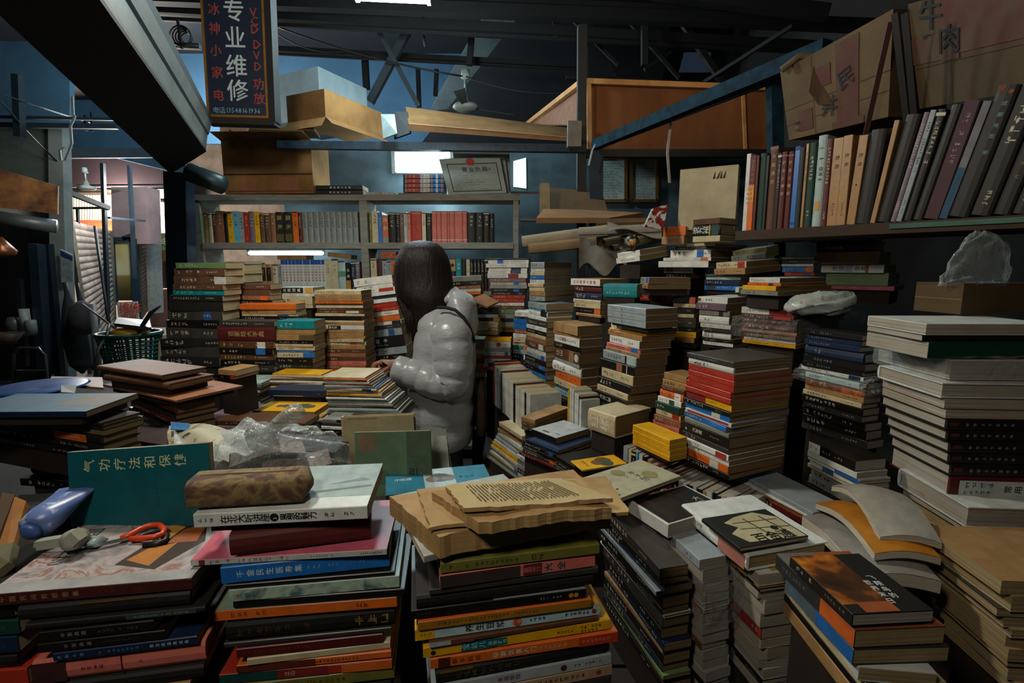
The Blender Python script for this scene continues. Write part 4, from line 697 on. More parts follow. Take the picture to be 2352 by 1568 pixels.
# ------------------------------------------------------------------ plywood partition and framed notices
PLY = mat('75492a', .8, .45, 2.2, sc3=(1, 1, .25), dark='523320', spec=.15); PLYE = mat('a87642', .75, .4, 6)
pp = thing('plywood_partition', 'orange-brown framed plywood box panel above the framed notices', 'partition', at(1550, 340, 3.75)); po = pp.matrix_world.translation.copy()
def pchild(nm, pts, t, m, root, org): w, d = slab(pts, t); return MB().prism([p - org for p in w], d).build(nm, m, root)
pchild('plywood_sheet', [(1348, 345, 3.75), (1775, 345, 3.75), (1775, 205, 3.75), (1348, 193, 3.75)], .012, PLY, pp, po)
pchild('plywood_sheet', [(1210, 288, 5.1), (1346, 288, 3.77), (1346, 190, 3.77), (1218, 282, 5.1)], .012, mat('6a4630', .8), pp, po)
for nm, a, b, w in (('batten', (1340, 187, 3.72), (1778, 203, 3.72), .035), ('batten', (1352, 185, 3.72), (1354, 345, 3.72), .03), ('batten', (1212, 284, 5.08), (1338, 187, 3.76), .035), ('batten', (1706, 205, 3.735), (1712, 345, 3.735), .02)):
    MB().bar(P3(a) - po, P3(b) - po, w).build(nm, PLYE, pp)
for i, (x0, x1, lb) in enumerate(((1370, 1437, 'framed notice of small print under the plywood, next to the black post'), (1450, 1509, 'framed notice of small print, second from the black post'))):
    Yn = 4.7; f = thing('framed_notice', lb, 'notice', at((x0 + x1) / 2, 410, Yn), 'framed notices on the back wall'); o = f.matrix_world.translation.copy()
    pchild('sheet', [(x0, 461, Yn), (x1, 461, Yn), (x1, 363, Yn), (x0, 362, Yn)], .01, mat('8f9a96', .4, .2, 6), f, o)
    mb = MB(); k = Yn / F
    for px, py, qx, qy in ((x0, 363, x1, 363), (x0, 461, x1, 461), (x0, 363, x0, 461), (x1, 363, x1, 461)): mb.bar(at(px, py, Yn - .01) - o, at(qx, qy, Yn - .01) - o, .026)
    mb.build('frame', mat('6a4a1c', .4, .4, 9, metal=.3), f)
    mb = MB(); r_ = random.Random(i)
    for r in range(13): pseudo(mb, lambda a, b, r=r: at(x0 + 8, 374 + r * 6.4, Yn - .012) - o + V((a, 0, b)), 0, (x1 - x0 - 14) * k * r_.uniform(.7, 1), .014, r_)
    mb.build('print_lines', mat('3a4446', .7), f, kind='stuff')
MB().box(tuple(at(1318, 322, 3.5) - V((.045, .05, .05))), tuple(at(1318, 300, 3.5) + V((.045, .02, .05)))).build('junction_box', mat('6a6258', .6), label='small junction box on the black post', category='junction box')
# ------------------------------------------------------------------ corridor and stalls at the far left
WHT = mat('8c9490', .9, .4, 3)
struct(panel('pillar_corridor', [(118, 900, 6.0), (158, 900, 6.0), (142, 292, 6.0), (110, 292, 6.0)], .12, WHT))
struct(panel('wall_stall', [(-80, 470, 6.1), (122, 470, 6.1), (118, 285, 6.1), (-80, 285, 6.1)], .1, mat('5f6b64', .9, .35, 2)))
for i, (pts, m) in enumerate([([(0, 285, 9), (160, 285, 9), (160, 60, 9), (0, 60, 9)], mat('33566a', .8, .4, 1)), ([(150, 335, 12), (420, 400, 12), (420, 250, 12), (150, 180, 12)], mat('3f6680', .8, .3, 1)), ([(150, 430, 12.5), (400, 430, 12.5), (400, 360, 12.5), (150, 360, 12.5)], mat('3f3038', .8, .3, 1))]):
    struct(panel('wall_high_%s' % 'abc'[i], [tuple(p) for p in pts], .1, m))
for a, b, w in (((-40, 268, 5.5), (270, 274, 5.8), .03), ((-40, 287, 5.5), (270, 291, 5.8), .05), ((40, 172, 5.4), (46, 315, 5.4), .07), ((140, 352, 6.5), (350, 352, 7.5), .12), ((140, 345, 6.5), (350, 342, 7.5), .03),  ((196, 265, 6), (198, 300, 6), .03), ((210, 258, 6), (212, 302, 6), .02), ((236, 375, 7), (248, 720, 7), .045), ((297, 380, 8), (310, 640, 8), .045), ((135, 433, 6.4), (250, 478, 7), .06), ((155, 478, 7.5), (250, 477, 7), .03), ((178, 480, 7.2), (180, 520, 7.2), .03), ((150, 426, 10), (395, 424, 10), .03), ((150, 434, 10), (395, 432, 10), .03), ((250, 500, 7.1), (332, 507, 8), .03)):
    beam('beam_corridor', a, b, w, mat('14242e', .6, .4, 9))
def hanging(nm, lb, pts, w, m):
    mb = MB(); p = [P3(x) for x in pts]; n = V((0, 0, 0))
    mb.loft([[q + V((-w / 2, -.003, 0)), q + V((w / 2, -.006, 0)), q + V((w / 2, .003, 0)), q + V((-w / 2, .006, 0))] for q in p], smooth=False)
    return mb.build(nm, m, label=lb, category='strip')
CLEAR = mat('b5beb8', .25, .3, 30)
hanging('plastic_strip', 'white knotted plastic strip hanging at the left in front of the white pillar', [(166, 222, 4), (168, 262, 4), (172, 268, 4), (162, 290, 4), (165, 330, 4), (150, 368, 4), (140, 369, 4), (137, 345, 4), (148, 338, 4)], .02, CLEAR)
hanging('cord_strip', 'thin pale cord hanging from the angled blue rail', [(1536, 252, 2.9), (1540, 285, 2.9), (1533, 350, 2.9), (1538, 420, 2.9)], .012, mat('9a9488', .6))
hanging('cord_strip', 'thin pale cord knotted at the low end of the angled blue rail', [(1368, 330, 3.4), (1360, 345, 3.4), (1352, 380, 3.4)], .01, mat('9a9a92', .6))
# roller shutters
def shutter(lb, pts, n, m):
    w = [P3(p) for p in pts]; root = thing('roller_shutter', lb, 'shutter', w[0]); o = w[0].copy(); mb = MB()
    nrm = (w[1] - w[0]).cross(w[3] - w[0]).normalized()
    if nrm.dot(w[0] - V((0, 0, CAMH))) > 0: nrm = -nrm
    rows = []
    for i in range(n * 4 + 1):
        t = i / (n * 4); d = nrm * (.02 * abs(math.sin(math.pi * i / 4)))
        rows.append((w[0].lerp(w[3], t) + d - o, w[1].lerp(w[2], t) + d - o))
    vs = [p for r in rows for p in r]; mb.add(vs, [(2 * i, 2 * i + 1, 2 * i + 3, 2 * i + 2) for i in range(len(rows) - 1)])
    mb.build('slat_curtain', m, root)
    MB().bar(w[0] - o, w[3] - o, .06).build('guide_rail', GALV, root); MB().bar(w[1] - o, w[2] - o, .06).build('guide_rail', GALV, root)
SHM = mat('8a817a', .6, .35, 4, metal=.2, dark='57504b')
shutter('closed grey roller shutter right of the white pillar', [(212, 870, 6.9), (262, 760, 8.6), (252, 530, 8.6), (160, 505, 6.9)], 22, SHM)
shutter('narrow closed roller shutter beyond the poster', [(322, 740, 10), (346, 705, 11.2), (340, 528, 11.2), (312, 530, 10)], 22, SHM)
struct(panel('pillar_purple', [(258, 560, 9.2), (345, 560, 9.2), (340, 430, 9.2), (255, 430, 9.2)], .3, mat('7a6868', .9, .3, 3)))
struct(panel('pillar_far', [(340, 720, 10.5), (354, 720, 10.5), (346, 520, 10.5), (334, 520, 10.5)], .3, mat('9aa09c', .9)))
ps = thing('poster_board', 'framed poster with a pale sky and brown field beside the shutters', 'poster', at(285, 620, 8.8)); o = ps.matrix_world.translation.copy()
pm, n_, b_ = nt('poster_landscape'); tc = node(n_, 'ShaderNodeTexCoord'); sp = node(n_, 'ShaderNodeSeparateXYZ'); n_.links.new(tc.outputs['Generated'], sp.inputs[0])
n_.links.new(ramp(n_, sp.outputs[2], [(.0, lin('2c2a1c')), (.2, lin('4a4326')), (.42, lin('7a6c3a')), (.46, lin('b5b394')), (1, lin('a8a26a'))]), b_.inputs['Base Color'])
pchild('picture', [(266, 690, 8.8), (314, 690, 8.8), (302, 556, 8.8), (260, 556, 8.8)], .02, pm, ps, o)
mb = MB()
for a, b in (((263, 700, 8.75), (254, 548, 8.75)), ((316, 740, 8.75), (305, 548, 8.75)), ((254, 550, 8.75), (306, 550, 8.75)), ((285, 548, 8.75), (304, 542, 8.75))): mb.bar(P3(a) - o, P3(b) - o, .08)
mb.build('frame', mat('0f2430', .5), ps)
rs = panel('notice_board', [(272, 740, 8.5), (318, 735, 8.5), (314, 692, 8.5), (268, 694, 8.5)], .03, mat('9a938a', .8), None, **LC('pale board with red brush lettering below the landscape poster', 'sign'))
mb = MB(); put_text(mb, '维修', lambda a, b: at(273, 708, 8.46) + V((a, 0, b)), 0, .2, None, 0, .02); put_text(mb, '电器', lambda a, b: at(276, 729, 8.46) + V((a, 0, b)), 0, .15, None, 0, .02)
mb.build('red_lettering', mat('a5321f', .7), rs)
nb_ = thing('notice_sheet', 'white notice sheet with blue header on the white pillar', 'notice', at(154, 610, 5.9)); o = nb_.matrix_world.translation.copy()
pchild('sheet', [(141, 648, 5.9), (168, 648, 5.9), (166, 585, 5.9), (138, 572, 5.9)], .01, mat('98a3a6', .6), nb_, o)
pchild('header_band', [(139, 586, 5.89), (166, 598, 5.89), (166, 589, 5.89), (138, 575, 5.89)], .004, mat('2a3a6a', .6), nb_, o)
mb = MB(); r_ = random.Random(3)
for r in range(8): pseudo(mb, lambda a, b, r=r: at(144, 600 + r * 5.5, 5.88) - o + V((a, 0, b)), 0, .1, .018, r_)
mb.build('print_lines', mat('4a5560', .7), nb_, kind='stuff')
# bright far end
BR = mat('b9aa98', .9, .2, 2)
struct(panel('wall_bright', [(150, 760, 14.2), (400, 760, 14.2), (400, 430, 14.2), (150, 430, 14.2)], .1, BR))
rl = thing('balcony_railing', 'white balcony railing in the bright end of the corridor', 'railing', at(205, 480, 13.8)); o = rl.matrix_world.translation.copy()
for k in range(17): MB().bar(at(154 + k * 6.2, 508, 13.8) - o, at(154 + k * 6.2, 445, 13.8) - o, .035).build('baluster', mat('c9c4b4', .7), rl)
MB().bar(at(150, 445, 13.75) - o, at(256, 445, 13.75) - o, .06).bar(at(150, 508, 13.75) - o, at(256, 508, 13.75) - o, .06).build('rail', mat('5a5148', .7), rl)
panel('awning', [(150, 528, 13.2), (256, 528, 13.2), (256, 507, 13.6), (150, 505, 13.6)], .05, mat('b5522e', .8), None, **LC('orange-red awning under the white balcony railing', 'awning'))
gs = panel('shop_sign', [(345, 574, 11.6), (399, 574, 11.6), (399, 535, 11.6), (345, 535, 11.6)], .05, mat('6f8a5a', .7), None, **LC('green shop sign with two white characters at the corridor end', 'sign'))
mb = MB(); put_text(mb, '家', lambda a, b: at(346, 556, 11.55) + V((a, 0, b)), 0, .17, None, 0, .02); put_text(mb, '电', lambda a, b: at(368, 556, 11.55) + V((a, 0, b)), 0, .2, None, 0, .02); mb.build('lettering', mat('c9cdb8', .7), gs)
sf = thing('shop', 'small brown shop front under the green sign', 'shop', at(372, 640, 12.4)); o = sf.matrix_world.translation.copy()
pchild('fascia', [(345, 600, 12.3), (400, 600, 12.3), (400, 574, 12.3), (345, 574, 12.3)], .1, mat('8f5f3a', .8), sf, o)
pchild('counter', [(345, 760, 12.3), (400, 760, 12.3), (400, 664, 12.3), (345, 664, 12.3)], .2, mat('7a5a50', .8), sf, o)
pchild('display_case', [(352, 662, 12.45), (380, 662, 12.45), (376, 598, 12.45), (352, 598, 12.45)], .1, mat('2a1a14', .5), sf, o)
# far-left repair stall
rb_ = panel('rusty_board', [(-60, 470, 5.2), (132, 492, 5.5), (133, 427, 5.5), (-60, 370, 5.2)], .04, mat('9a6434', .85, .7, 3.5, dark='2a1710'), None, **LC('rusty patchy board above the dark repair stall', 'board'))
MB().tube([at(-60, 492, 5.15), at(130, 520, 5.45)], .07, 14).build('shutter_roll', mat('5f605c', .45, .4, 6, metal=.4), label='rolled-up shutter pipe beneath the rusty board', category='shutter')
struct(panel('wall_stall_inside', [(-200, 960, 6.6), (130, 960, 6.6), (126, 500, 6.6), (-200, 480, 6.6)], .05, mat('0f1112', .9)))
for i, (a, b, w, c) in enumerate([((84, 560, 5.5), (105, 860, 5.5), .1, '1d2a33'), ((110, 560, 5.6), (140, 880, 5.6), .07, '18222a'), ((45, 640, 5.5), (60, 840, 5.5), .05, '20262a')]): steel('stall_post', ['dark steel upright at the mouth of the repair stall', 'dark steel upright next to the white pillar', 'thin dark upright inside the repair stall'][i], a, b, w, None, mat(c, .4, .4, 6))
def junk(lb, nm, cat, px, py, Y, prof, m, n=14): return MB().lathe(prof, n).build(nm, m, None, Matrix.Translation(at(px, py, Y)), label=lb, category=cat)
shf = panel('stall_shelf', [(20, 768, 5.3), (86, 766, 5.3), (84, 760, 5.6), (20, 760, 5.6)], .02, mat('3a4044', .6), None, **LC('small metal shelf in the repair stall holding pale tins', 'shelf'))
junk('white paper roll standing on the repair-stall shelf', 'paper_roll', 'roll', 62, 762, 5.4, [(0, 0), (.045, 0), (.045, .25), (.015, .25), (0, .2)], mat('9aa39c', .7))
junk('short white tin beside the paper roll', 'tin', 'tin', 74, 764, 5.38, [(0, 0), (.05, 0), (.05, .13), (.04, .14), (0, .14)], mat('7f8985', .5))
junk('grey round tin at the edge of the repair-stall shelf', 'tin', 'tin', 36, 762, 5.42, [(0, 0), (.06, 0), (.07, .1), (.05, .16), (0, .17)], mat('5f6866', .4, metal=.3))
MB().lathe([(0, 0), (.11, .02), (.13, .06), (.06, .16), (.03, .2), (0, .2)], 18).build('copper_pot', mat('7a4422', .35, .4, 9, metal=.5), None, Matrix.Translation(at(2, 590, 5.1)), label='copper-coloured round pot hanging at the far left edge', category='pot')
junk('brown bowl stacked with grey cups low in the repair stall', 'bowl', 'bowl', 20, 790, 5.2, [(0, 0), (.06, 0), (.14, .12), (.13, .12), (.05, .03), (0, .03)], mat('4a3a30', .6))
ch = thing('chair', 'black chair with a curved tubular back in the repair stall', 'chair', at(70, 880, 5)); o = ch.matrix_world.translation.copy()
MB().tube([at(30, 900, 5) - o, at(32, 812, 5) - o, at(44, 799, 5) - o, at(88, 799, 5) - o, at(104, 815, 5) - o, at(112, 900, 5) - o], .013, 8).build('back_frame', mat('5a6466', .3, metal=.6), ch)
MB().prism([at(34, 880, 5.02) - o, at(110, 880, 5.02) - o, at(106, 850, 5.02) - o, at(36, 850, 5.02) - o], (0, .02, 0)).build('backrest', mat('1a1f22', .7), ch)
MB().prism([at(28, 905, 4.9) - o, at(118, 905, 4.9) - o, at(118, 905, 5.3) - o, at(28, 905, 5.3) - o], (0, 0, -.04)).build('seat', mat('15181a', .7), ch)
for px, Y in ((30, 4.92), (116, 4.92), (30, 5.28), (116, 5.28)):
    p = at(px, 905, Y) - V((0, 0, .04)); MB().tube([p - o, V((p.x, p.y, .001)) - o], .012, 8).build('leg', mat('5a6466', .3, metal=.6), ch)
# umbrellas, bag and brooms leaning by the pillar
def cone(nm, lb, a, b, r0, r1, m, cat): 
    p, q_ = P3(a), P3(b); t = [0, .12, .3, .6, .9, 1]; return MB().tube([p.lerp(q_, x) for x in t], [r0, r0 * 1.3, (r0 * 2 + r1) / 2.2, r1, r1 * .8, .01], 10).build(nm, m, label=lb, category=cat)
BLKC = mat('16191c', .8, .4, 14)
cone('umbrella', 'folded black umbrella leaning against the white pillar', (150, 650, 5.45), (190, 858, 5.25), .02, .12, BLKC, 'umbrella')
cone('umbrella', 'slimmer folded black umbrella with grey shaft leaning beside the shutter', (178, 650, 5.85), (214, 850, 5.65), .015, .07, mat('23282b', .7, .4, 14), 'umbrella')
MB().tube([at(213, 700, 5.0), at(228, 870, 4.75)], .03, 8).build('grey_pole', mat('4f5654', .6), label='grey flat pole leaning on the shutter beside the umbrellas', category='pole')
MB().lathe([(0, 0), (.11, .03), (.14, .15), (.1, .3), (.03, .36), (0, .36)], 14).build('cloth_bag', mat('2a2a2a', .9, .4, 14), None, Matrix.Translation(at(196, 770, 5.2)), label='dark cloth bag hanging before the grey shutter', category='bag')
wire([(218, 520, 5.5), (250, 740, 4.6)], .014, 'broom_handle', 'long thin black stick leaning across the grey shutter')
wire([(190, 698, 5), (262, 752, 3.6)], .008, 'thin_cane', 'thin reddish cane slanting to the green basket', mat('4a2420', .6))

wire([(0, 215, 5), (120, 255, 6), (230, 290, 7)], .008, 'overhead_cable', 'slack black cable crossing the corridor at the upper left')
wire([(0, 230, 5), (60, 300, 5.5), (130, 370, 6)], .008, 'overhead_cable', 'steeper black cable falling across the corridor at the upper left')
#cable_left
# ------------------------------------------------------------------ rows of standing books on the right-hand table
def row_at(p0, Y0, p1, Y1, tokens, desc, grp, **k):
    a = at(p0[0], p0[1], Y0); b = at(p1[0], p1[1], Y1); d = V((b.x - a.x, b.y - a.y, 0)).normalized()
    r = stand(a, (d.y, -d.x, 0), tokens, desc, grp, **k); fp = [(M.matrix_world.copy(), h, dp, T) for M, h, dp, T, *_ in PLACED[-len(r[0]):]]
    ROWS.append((a, d, V((d.y, -d.x, 0)), (r[1] - a).dot(d), k.get('depth', .16))); return r
ROWS = []
row_at((1130, 925), 2.34, (1212, 1003), 1.86, 'm20x205n r22x200p W40x192p z14x188p w22x185pn q24x184pn m14x186h w24x180pn w24x180pn w22x178pn w22x178pn c18x176pn w24x174pn w22x174pn k14x170p m16x168h w22x166pn w22x166pn c16x172pn w24x168pn w24x168pn k14x166p w24x170pn w22x170pn',
       'from the shop back in the standing row behind the navy album', 'standing books behind the navy album', depth=.13, seed=21)
row_at((1302, 985), 1.68, (1352, 1020), 1.52, 'y8x150p w14x150pn w14x148pn g12x140pn w14x142pn w14x142pn u12x138p w14x130pn', 'in the short standing row behind the calligraphy volume', 'short row of standing white books', depth=.07, seed=22)
row_at((1424, 1168), 1.37, (1850, 1345), .98, 's10x190pn s10x190pn c10x188pn k16x186p l6x188p w14x184pn k12x182p t14x176pn x16x168p m14x160p c12x154pn r12x152p m14x150h k14x150p g14x150pn w10x148pn k16x148p z10x150p k14x148p t12x146pn w14x150pn k12x152p f10x150p c12x154pn w12x156pn k14x152p z12x150p w12x154pn',
       'from the back in the row before the yellow block', 'standing books in front of the yellow block', page='c', depth=.15, seed=23)
S('the books stacked on the pale drooping booklets', 1.02, 40, 1868, 1690, None, 1178, 1240, 's10 w6 o8 m14 k18', R=.1, seed=95)
S('the muddled pile by the woman\'s leg', 1.86, 62, (1200, 1196), (1150, 1120), None, 1000, 1110, 'c8 n8 t6 w8 s6 z8 w6 y8 c6 s8 w6 j7 s6', R=.08, seed=96)
S('the grey pile beside the muddled one', 1.72, 56, 1228, 1188, None, 1052, 1120, 'g10 w8 g10 s8 d10 w8', R=.14, seed=97)
# books piled in front of the cream box
S('_ob', 1.94, 16, 1574, 1523, None, 519, 541, 'o20', R=.14, seed=98, deco={0: [D(.3, .6, '5a2a10', .5)]}, lab={0: 'orange-tan old book, upper of two beside the paper rolls'}, grp='books before the cream box')
S('_xb', 1.93, 16, 1572, 1519, None, 541, 560, 'c18', R=.08, seed=99, deco={0: [('b', 0, 1, 'a5795a'), D(.3, .8, '7a3a2a', .4)]}, lab={0: 'pinkish tan old book beneath the orange-tan one beside the paper rolls'}, grp='books before the cream box')
S('in front of the cream box', 1.8, 30, 1652, 1588, 1690, 499, 554, 'n14o k26v c14', seed=100, page='d', deco={0: [], 1: [('t', '说九州', .04, 'c3c7c0', .7, .5, .2), ('b', .62, .66, 'b5963a'), ('b', .7, .95, '123f38')]}, lab={0: 'brown hardbound book on top of the pile before the cream box', 1: 'dark green volume with large white characters before the cream box', 2: 'cream book under the dark green volume'}, grp='books before the cream box')
# ------------------------------------------------------------------ the woman
WY = 2.25
wo = thing('person', 'woman in a pale hooded puffer jacket with long dark hair, picking through books', 'person', V((-.33, WY, 0)))
wb = V((-.33, WY, 0))
def wp(px, py, Y=WY): return at(px, py, Y) - wb
SKIN = mat('8a5a44', .55, .2, 20); 
nodes = {}; vs = []; es = []; rs = []
def N(name, p, r, par=None):
    nodes[name] = len(vs); vs.append(p); rs.append(r)
    if par: es.append((nodes[par], nodes[name]))
N('pelvis', wp(1016, 955), (.12, .13)); N('waist', wp(1016, 900), (.105, .12), 'pelvis'); N('chest', wp(1012, 810), (.11, .14), 'waist'); N('neckb', wp(1008, 735), (.06, .06), 'chest')
N('neck', wp(1000, 702), (.048, .048), 'neckb'); N('skull', wp(985, 655), (.07, .066), 'neck'); N('crown', wp(975, 605), (.082, .074), 'skull'); N('top', wp(972, 575), (.05, .05), 'crown')
N('jaw', wp(948, 668), (.035, .035), 'skull'); N('nose', wp(921, 640), (.012, .011), 'jaw')
for s, e in (('n', -1), ('f', 1)):
    N('hip' + s, wp(1016, 975, WY + e * .09), (.085, .085), 'pelvis'); N('knee' + s, V((.02 * e, e * .1, .43)), (.055, .055), 'hip' + s); N('ankle' + s, V((.05 + .05 * e, e * .1, .09)), (.036, .036), 'knee' + s)
    N('ball' + s, V((-.06 + .05 * e, e * .11, .035)), (.034, .03), 'ankle' + s); N('toe' + s, V((-.12 + .05 * e, e * .11, .028)), (.025, .02), 'ball' + s)
    sh_ = wp(1020, 752, WY + e * .17); N('sho' + s, sh_, (.052, .052), 'chest')
    yo = WY - .2 if e < 0 else WY + .19
    N('elb' + s, wp(1034, 893, yo), (.04, .04), 'sho' + s); N('fore' + s, wp(975, 868, yo), (.036, .036), 'elb' + s)
    yw = WY - .19 if e < 0 else WY + .1
    wx, wyp = (904, 840) if e < 0 else (903, 850)
    N('wri' + s, wp(wx, wyp, yw), (.026, .022), 'fore' + s); N('palm' + s, wp(wx - 16, wyp - 5, yw), (.03, .02), 'wri' + s)
    for q, (dy, dx, ln) in enumerate(((-.033, 0, 1), (-.011, -3, 1.12), (.011, -3, 1.05), (.032, 0, .85))):
        k = s + str(q); yy = yw + dy
        N('kn' + k, wp(wx - 28 + dx, wyp - 8, yy), (.0105, .0105), 'palm' + s); N('p1' + k, wp(wx - 28 - 13 * ln + dx, wyp - 4 + 2 * q * 0, yy), (.0092, .0092), 'kn' + k)
        N('p2' + k, wp(wx - 28 - 16 * ln + dx, wyp + 8 * ln, yy), (.0085, .0085), 'p1' + k); N('p3' + k, wp(wx - 24 - 11 * ln + dx, wyp + 16 * ln, yy), (.007, .007), 'p2' + k)
    N('th0' + s, wp(wx - 14, wyp + 4, yw - .026), (.013, .012), 'palm' + s); N('th1' + s, wp(wx - 24, wyp + 12, yw - .034), (.0105, .0105), 'th0' + s); N('th2' + s, wp(wx - 32, wyp + 18, yw - .028), (.0085, .0085), 'th1' + s)
me = bpy.data.meshes.new('body'); me.from_pydata([tuple(v) for v in vs], es, []); bo = bpy.data.objects.new('body', me); COL.objects.link(bo)
md = bo.modifiers.new('s', 'SKIN'); sd = bo.modifiers.new('u', 'SUBSURF'); sd.levels = sd.render_levels = 2; md.use_smooth_shade = True
for i, r in enumerate(rs): me.skin_vertices[0].data[i].radius = r; me.skin_vertices[0].data[i].use_root = i == 0
bpy.context.view_layer.update()
m2 = bpy.data.meshes.new_from_object(bo.evaluated_get(bpy.context.evaluated_depsgraph_get())); bo.modifiers.clear(); bo.data = m2; m2.materials.clear(); m2.materials.append(SKIN); bo.parent = wo
for p in m2.polygons: p.use_smooth = True
for e in (-1, 1): MB().lathe([(0, -.011), (.008, -.008), (.011, 0), (.008, .008), (0, .011)], 10).build('eye', mat('d0c8bc', .3), bo, Matrix.Translation(wp(928, 632, WY + e * .03)))
# jacket
JK, jn, jb = nt('puffer_cloth'); jb.inputs['Roughness'].default_value = .33; jb.inputs['Sheen Weight'].default_value = .2; jb.inputs['Base Color'].default_value = lin('8f9498')
jv = coords(jn, (1, 1, 1.6)); jf = noise(jn, jv, 11, 3, .45); jg = noise(jn, coords(jn, (9, 3, 30)), 2.2, 3); 
jbp = node(jn, 'ShaderNodeBump', Strength=.4, Distance=.02); jn.links.new(jf, jbp.inputs['Height']); jbp2 = node(jn, 'ShaderNodeBump', Strength=.16, Distance=.01); jn.links.new(jg, jbp2.inputs['Height']); jn.links.new(jbp.outputs[0], jbp2.inputs['Normal']); jn.links.new(jbp2.outputs[0], jb.inputs['Normal'])
def ring(l, r, py, hd, Y=WY, n=28, bul=0, ph=0, sq=.8):
    a, b = wp(l, py, Y), wp(r, py, Y); c = (a + b) / 2; w = (b - a).length / 2
    out = []
    for j in range(n):
        t = 2 * math.pi * j / n; ct, st = math.cos(t), math.sin(t); k = 1 + bul * math.sin(5 * t + ph)
        out.append(c + V((w * k * math.copysign(abs(ct) ** sq, ct), hd * k * math.copysign(abs(st) ** sq, st), 0)))
    return out
jm = MB(); prof = [(702, 985, 1050, .1), (715, 972, 1072, .15), (732, 965, 1084, .19), (760, 960, 1090, .21), (800, 953, 1092, .21), (850, 946, 1092, .21), (900, 941, 1090, .205), (950, 936, 1089, .205), (985, 932, 1088, .2), (1008, 934, 1084, .195), (1014, 944, 1076, .18)]
rings = []
for i in range(len(prof) - 1):
    (y0, l0, r0, d0), (y1, l1, r1, d1) = prof[i], prof[i + 1]
    for k in range(4):
        t = k / 4; y = y0 + (y1 - y0) * t; q = abs(math.sin((y - 702) / 52 * math.pi)) ** .5 if y > 735 else 1
        g = 5 * q - 4; rings.append(ring(l0 + (l1 - l0) * t - g, r0 + (r1 - r0) * t + g, y, (d0 + (d1 - d0) * t) * (.965 + .05 * q), bul=.012, ph=y * .07))
rings.append(ring(944, 1076, 1014, .18)); jm.loft(rings)
def sleeve(pts, rad):
    P_ = [wp(*p) for p in pts]; fine = []; rr = []
    n = len(P_) - 1
    for i in range(n):
        for k in range(12):
            t = k / 12; fine.append(P_[i].lerp(P_[i + 1], t)); s_ = i + t; rr.append((rad[i] + (rad[i + 1] - rad[i]) * t) * (.91 + .1 * abs(math.sin(s_ * 1.45 * math.pi + .4)) ** .5))
    fine.append(P_[-1]); rr.append(rad[-1] * .85); jm.tube(fine, rr, 20)
sleeve([(1028, 738, WY - .12), (1036, 770, WY - .19), (1042, 830, WY - .21), (1036, 880, WY - .215), (1000, 880, WY - .212), (955, 860, WY - .2), (906, 845, WY - .19)], [.07, .088, .084, .078, .07, .064, .056])
sleeve([(1018, 740, WY + .1), (1026, 770, WY + .18), (1034, 840, WY + .2), (1030, 882, WY + .2), (990, 882, WY + .18), (945, 868, WY + .13), (908, 857, WY + .1)], [.07, .085, .08, .075, .068, .062, .054])
jm.build('jacket', JK, wo)
hm = MB(); hr = []
for py, l, r, hd, sq in ((664, 1040, 1052, .03, 1), (669, 1032, 1066, .09, 1), (680, 1028, 1084, .12, .9), (700, 1028, 1093, .14, .85), (722, 1034, 1097, .15, .85), (745, 1044, 1097, .14, .85), (765, 1056, 1094, .11, .9), (776, 1066, 1086, .05, 1)):
    hr.append(ring(l, r, py, hd, WY - .03, bul=.03, ph=py * .11, sq=sq))
hm.loft(hr); hm.tube([wp(1030, 690, WY - .13), wp(1040, 676, WY - .08), wp(1045, 668, WY), wp(1040, 676, WY + .08)], .02, 10); hm.build('hood', JK, wo)
# trousers and shoes
TR = mat('14161a', .85, .3, 14)
for e in (-1, 1):
    c0 = wp(1014, 1000, WY + e * .085)
    rg = []
    for z, x, y, r in ((c0.z, c0.x, c0.y, .105), (.6, c0.x * .8, e * .095, .095), (.43, .02 * e, e * .1, .078), (.25, .03 * e, e * .1, .068), (.1, .05 + .05 * e, e * .1, .06)):
        rg.append([V((x + r * math.cos(2 * math.pi * j / 16), y + r * .95 * math.sin(2 * math.pi * j / 16), z)) for j in range(16)])
    MB().loft(rg).build('trouser_leg', TR, wo)
    rg = [[V((x + .05 * e, e * .11 + w * math.cos(2 * math.pi * j / 14), max(.002, h + h * math.sin(2 * math.pi * j / 14)))) for j in range(14)] for x, w, h in ((.1, .03, .03), (.07, .042, .045), (0, .044, .042), (-.08, .05, .034), (-.14, .045, .028), (-.17, .02, .018))]
    MB().loft(rg).build('shoe', mat('1d1a18', .6), wo)
# hair
HR, hn, hb = nt('dark_hair'); hb.inputs['Roughness'].default_value = .5; hb.inputs['Specular IOR Level'].default_value = .3
hv = coords(hn, (60, 60, 2.2)); hf = noise(hn, hv, 1.5, 4, .7); hn.links.new(ramp(hn, hf, [(.35, lin('080505')), (.6, lin('140c09')), (.8, lin('2a1812'))]), hb.inputs['Base Color'])
hbp = node(hn, 'ShaderNodeBump', Strength=.6, Distance=.01); hn.links.new(hf, hbp.inputs['Height']); hn.links.new(hbp.outputs[0], hb.inputs['Normal'])
hr_ = MB(); rg = []
for py, l, r, hd in ((552, 962, 972, .006), (554, 948, 990, .04), (559, 934, 1004, .07), (570, 921, 1017, .094), (588, 911, 1027, .108), (610, 905, 1034, .113), (635, 904, 1038, .112), (660, 908, 1041, .11), (678, 913, 1040, .106), (690, 926, 1034, .1), (702, 938, 1026, .09), (716, 946, 1016, .078), (732, 950, 1006, .064), (748, 953, 992, .048), (760, 955, 976, .03), (768, 958, 966, .012)):
    t = max(0, (py - 640) / 130); rg.append(ring(l, r, py, hd, WY - .09 * t, n=40, bul=.018, ph=py * .012, sq=1))
hr_.loft(rg)
rr2 = random.Random(5)
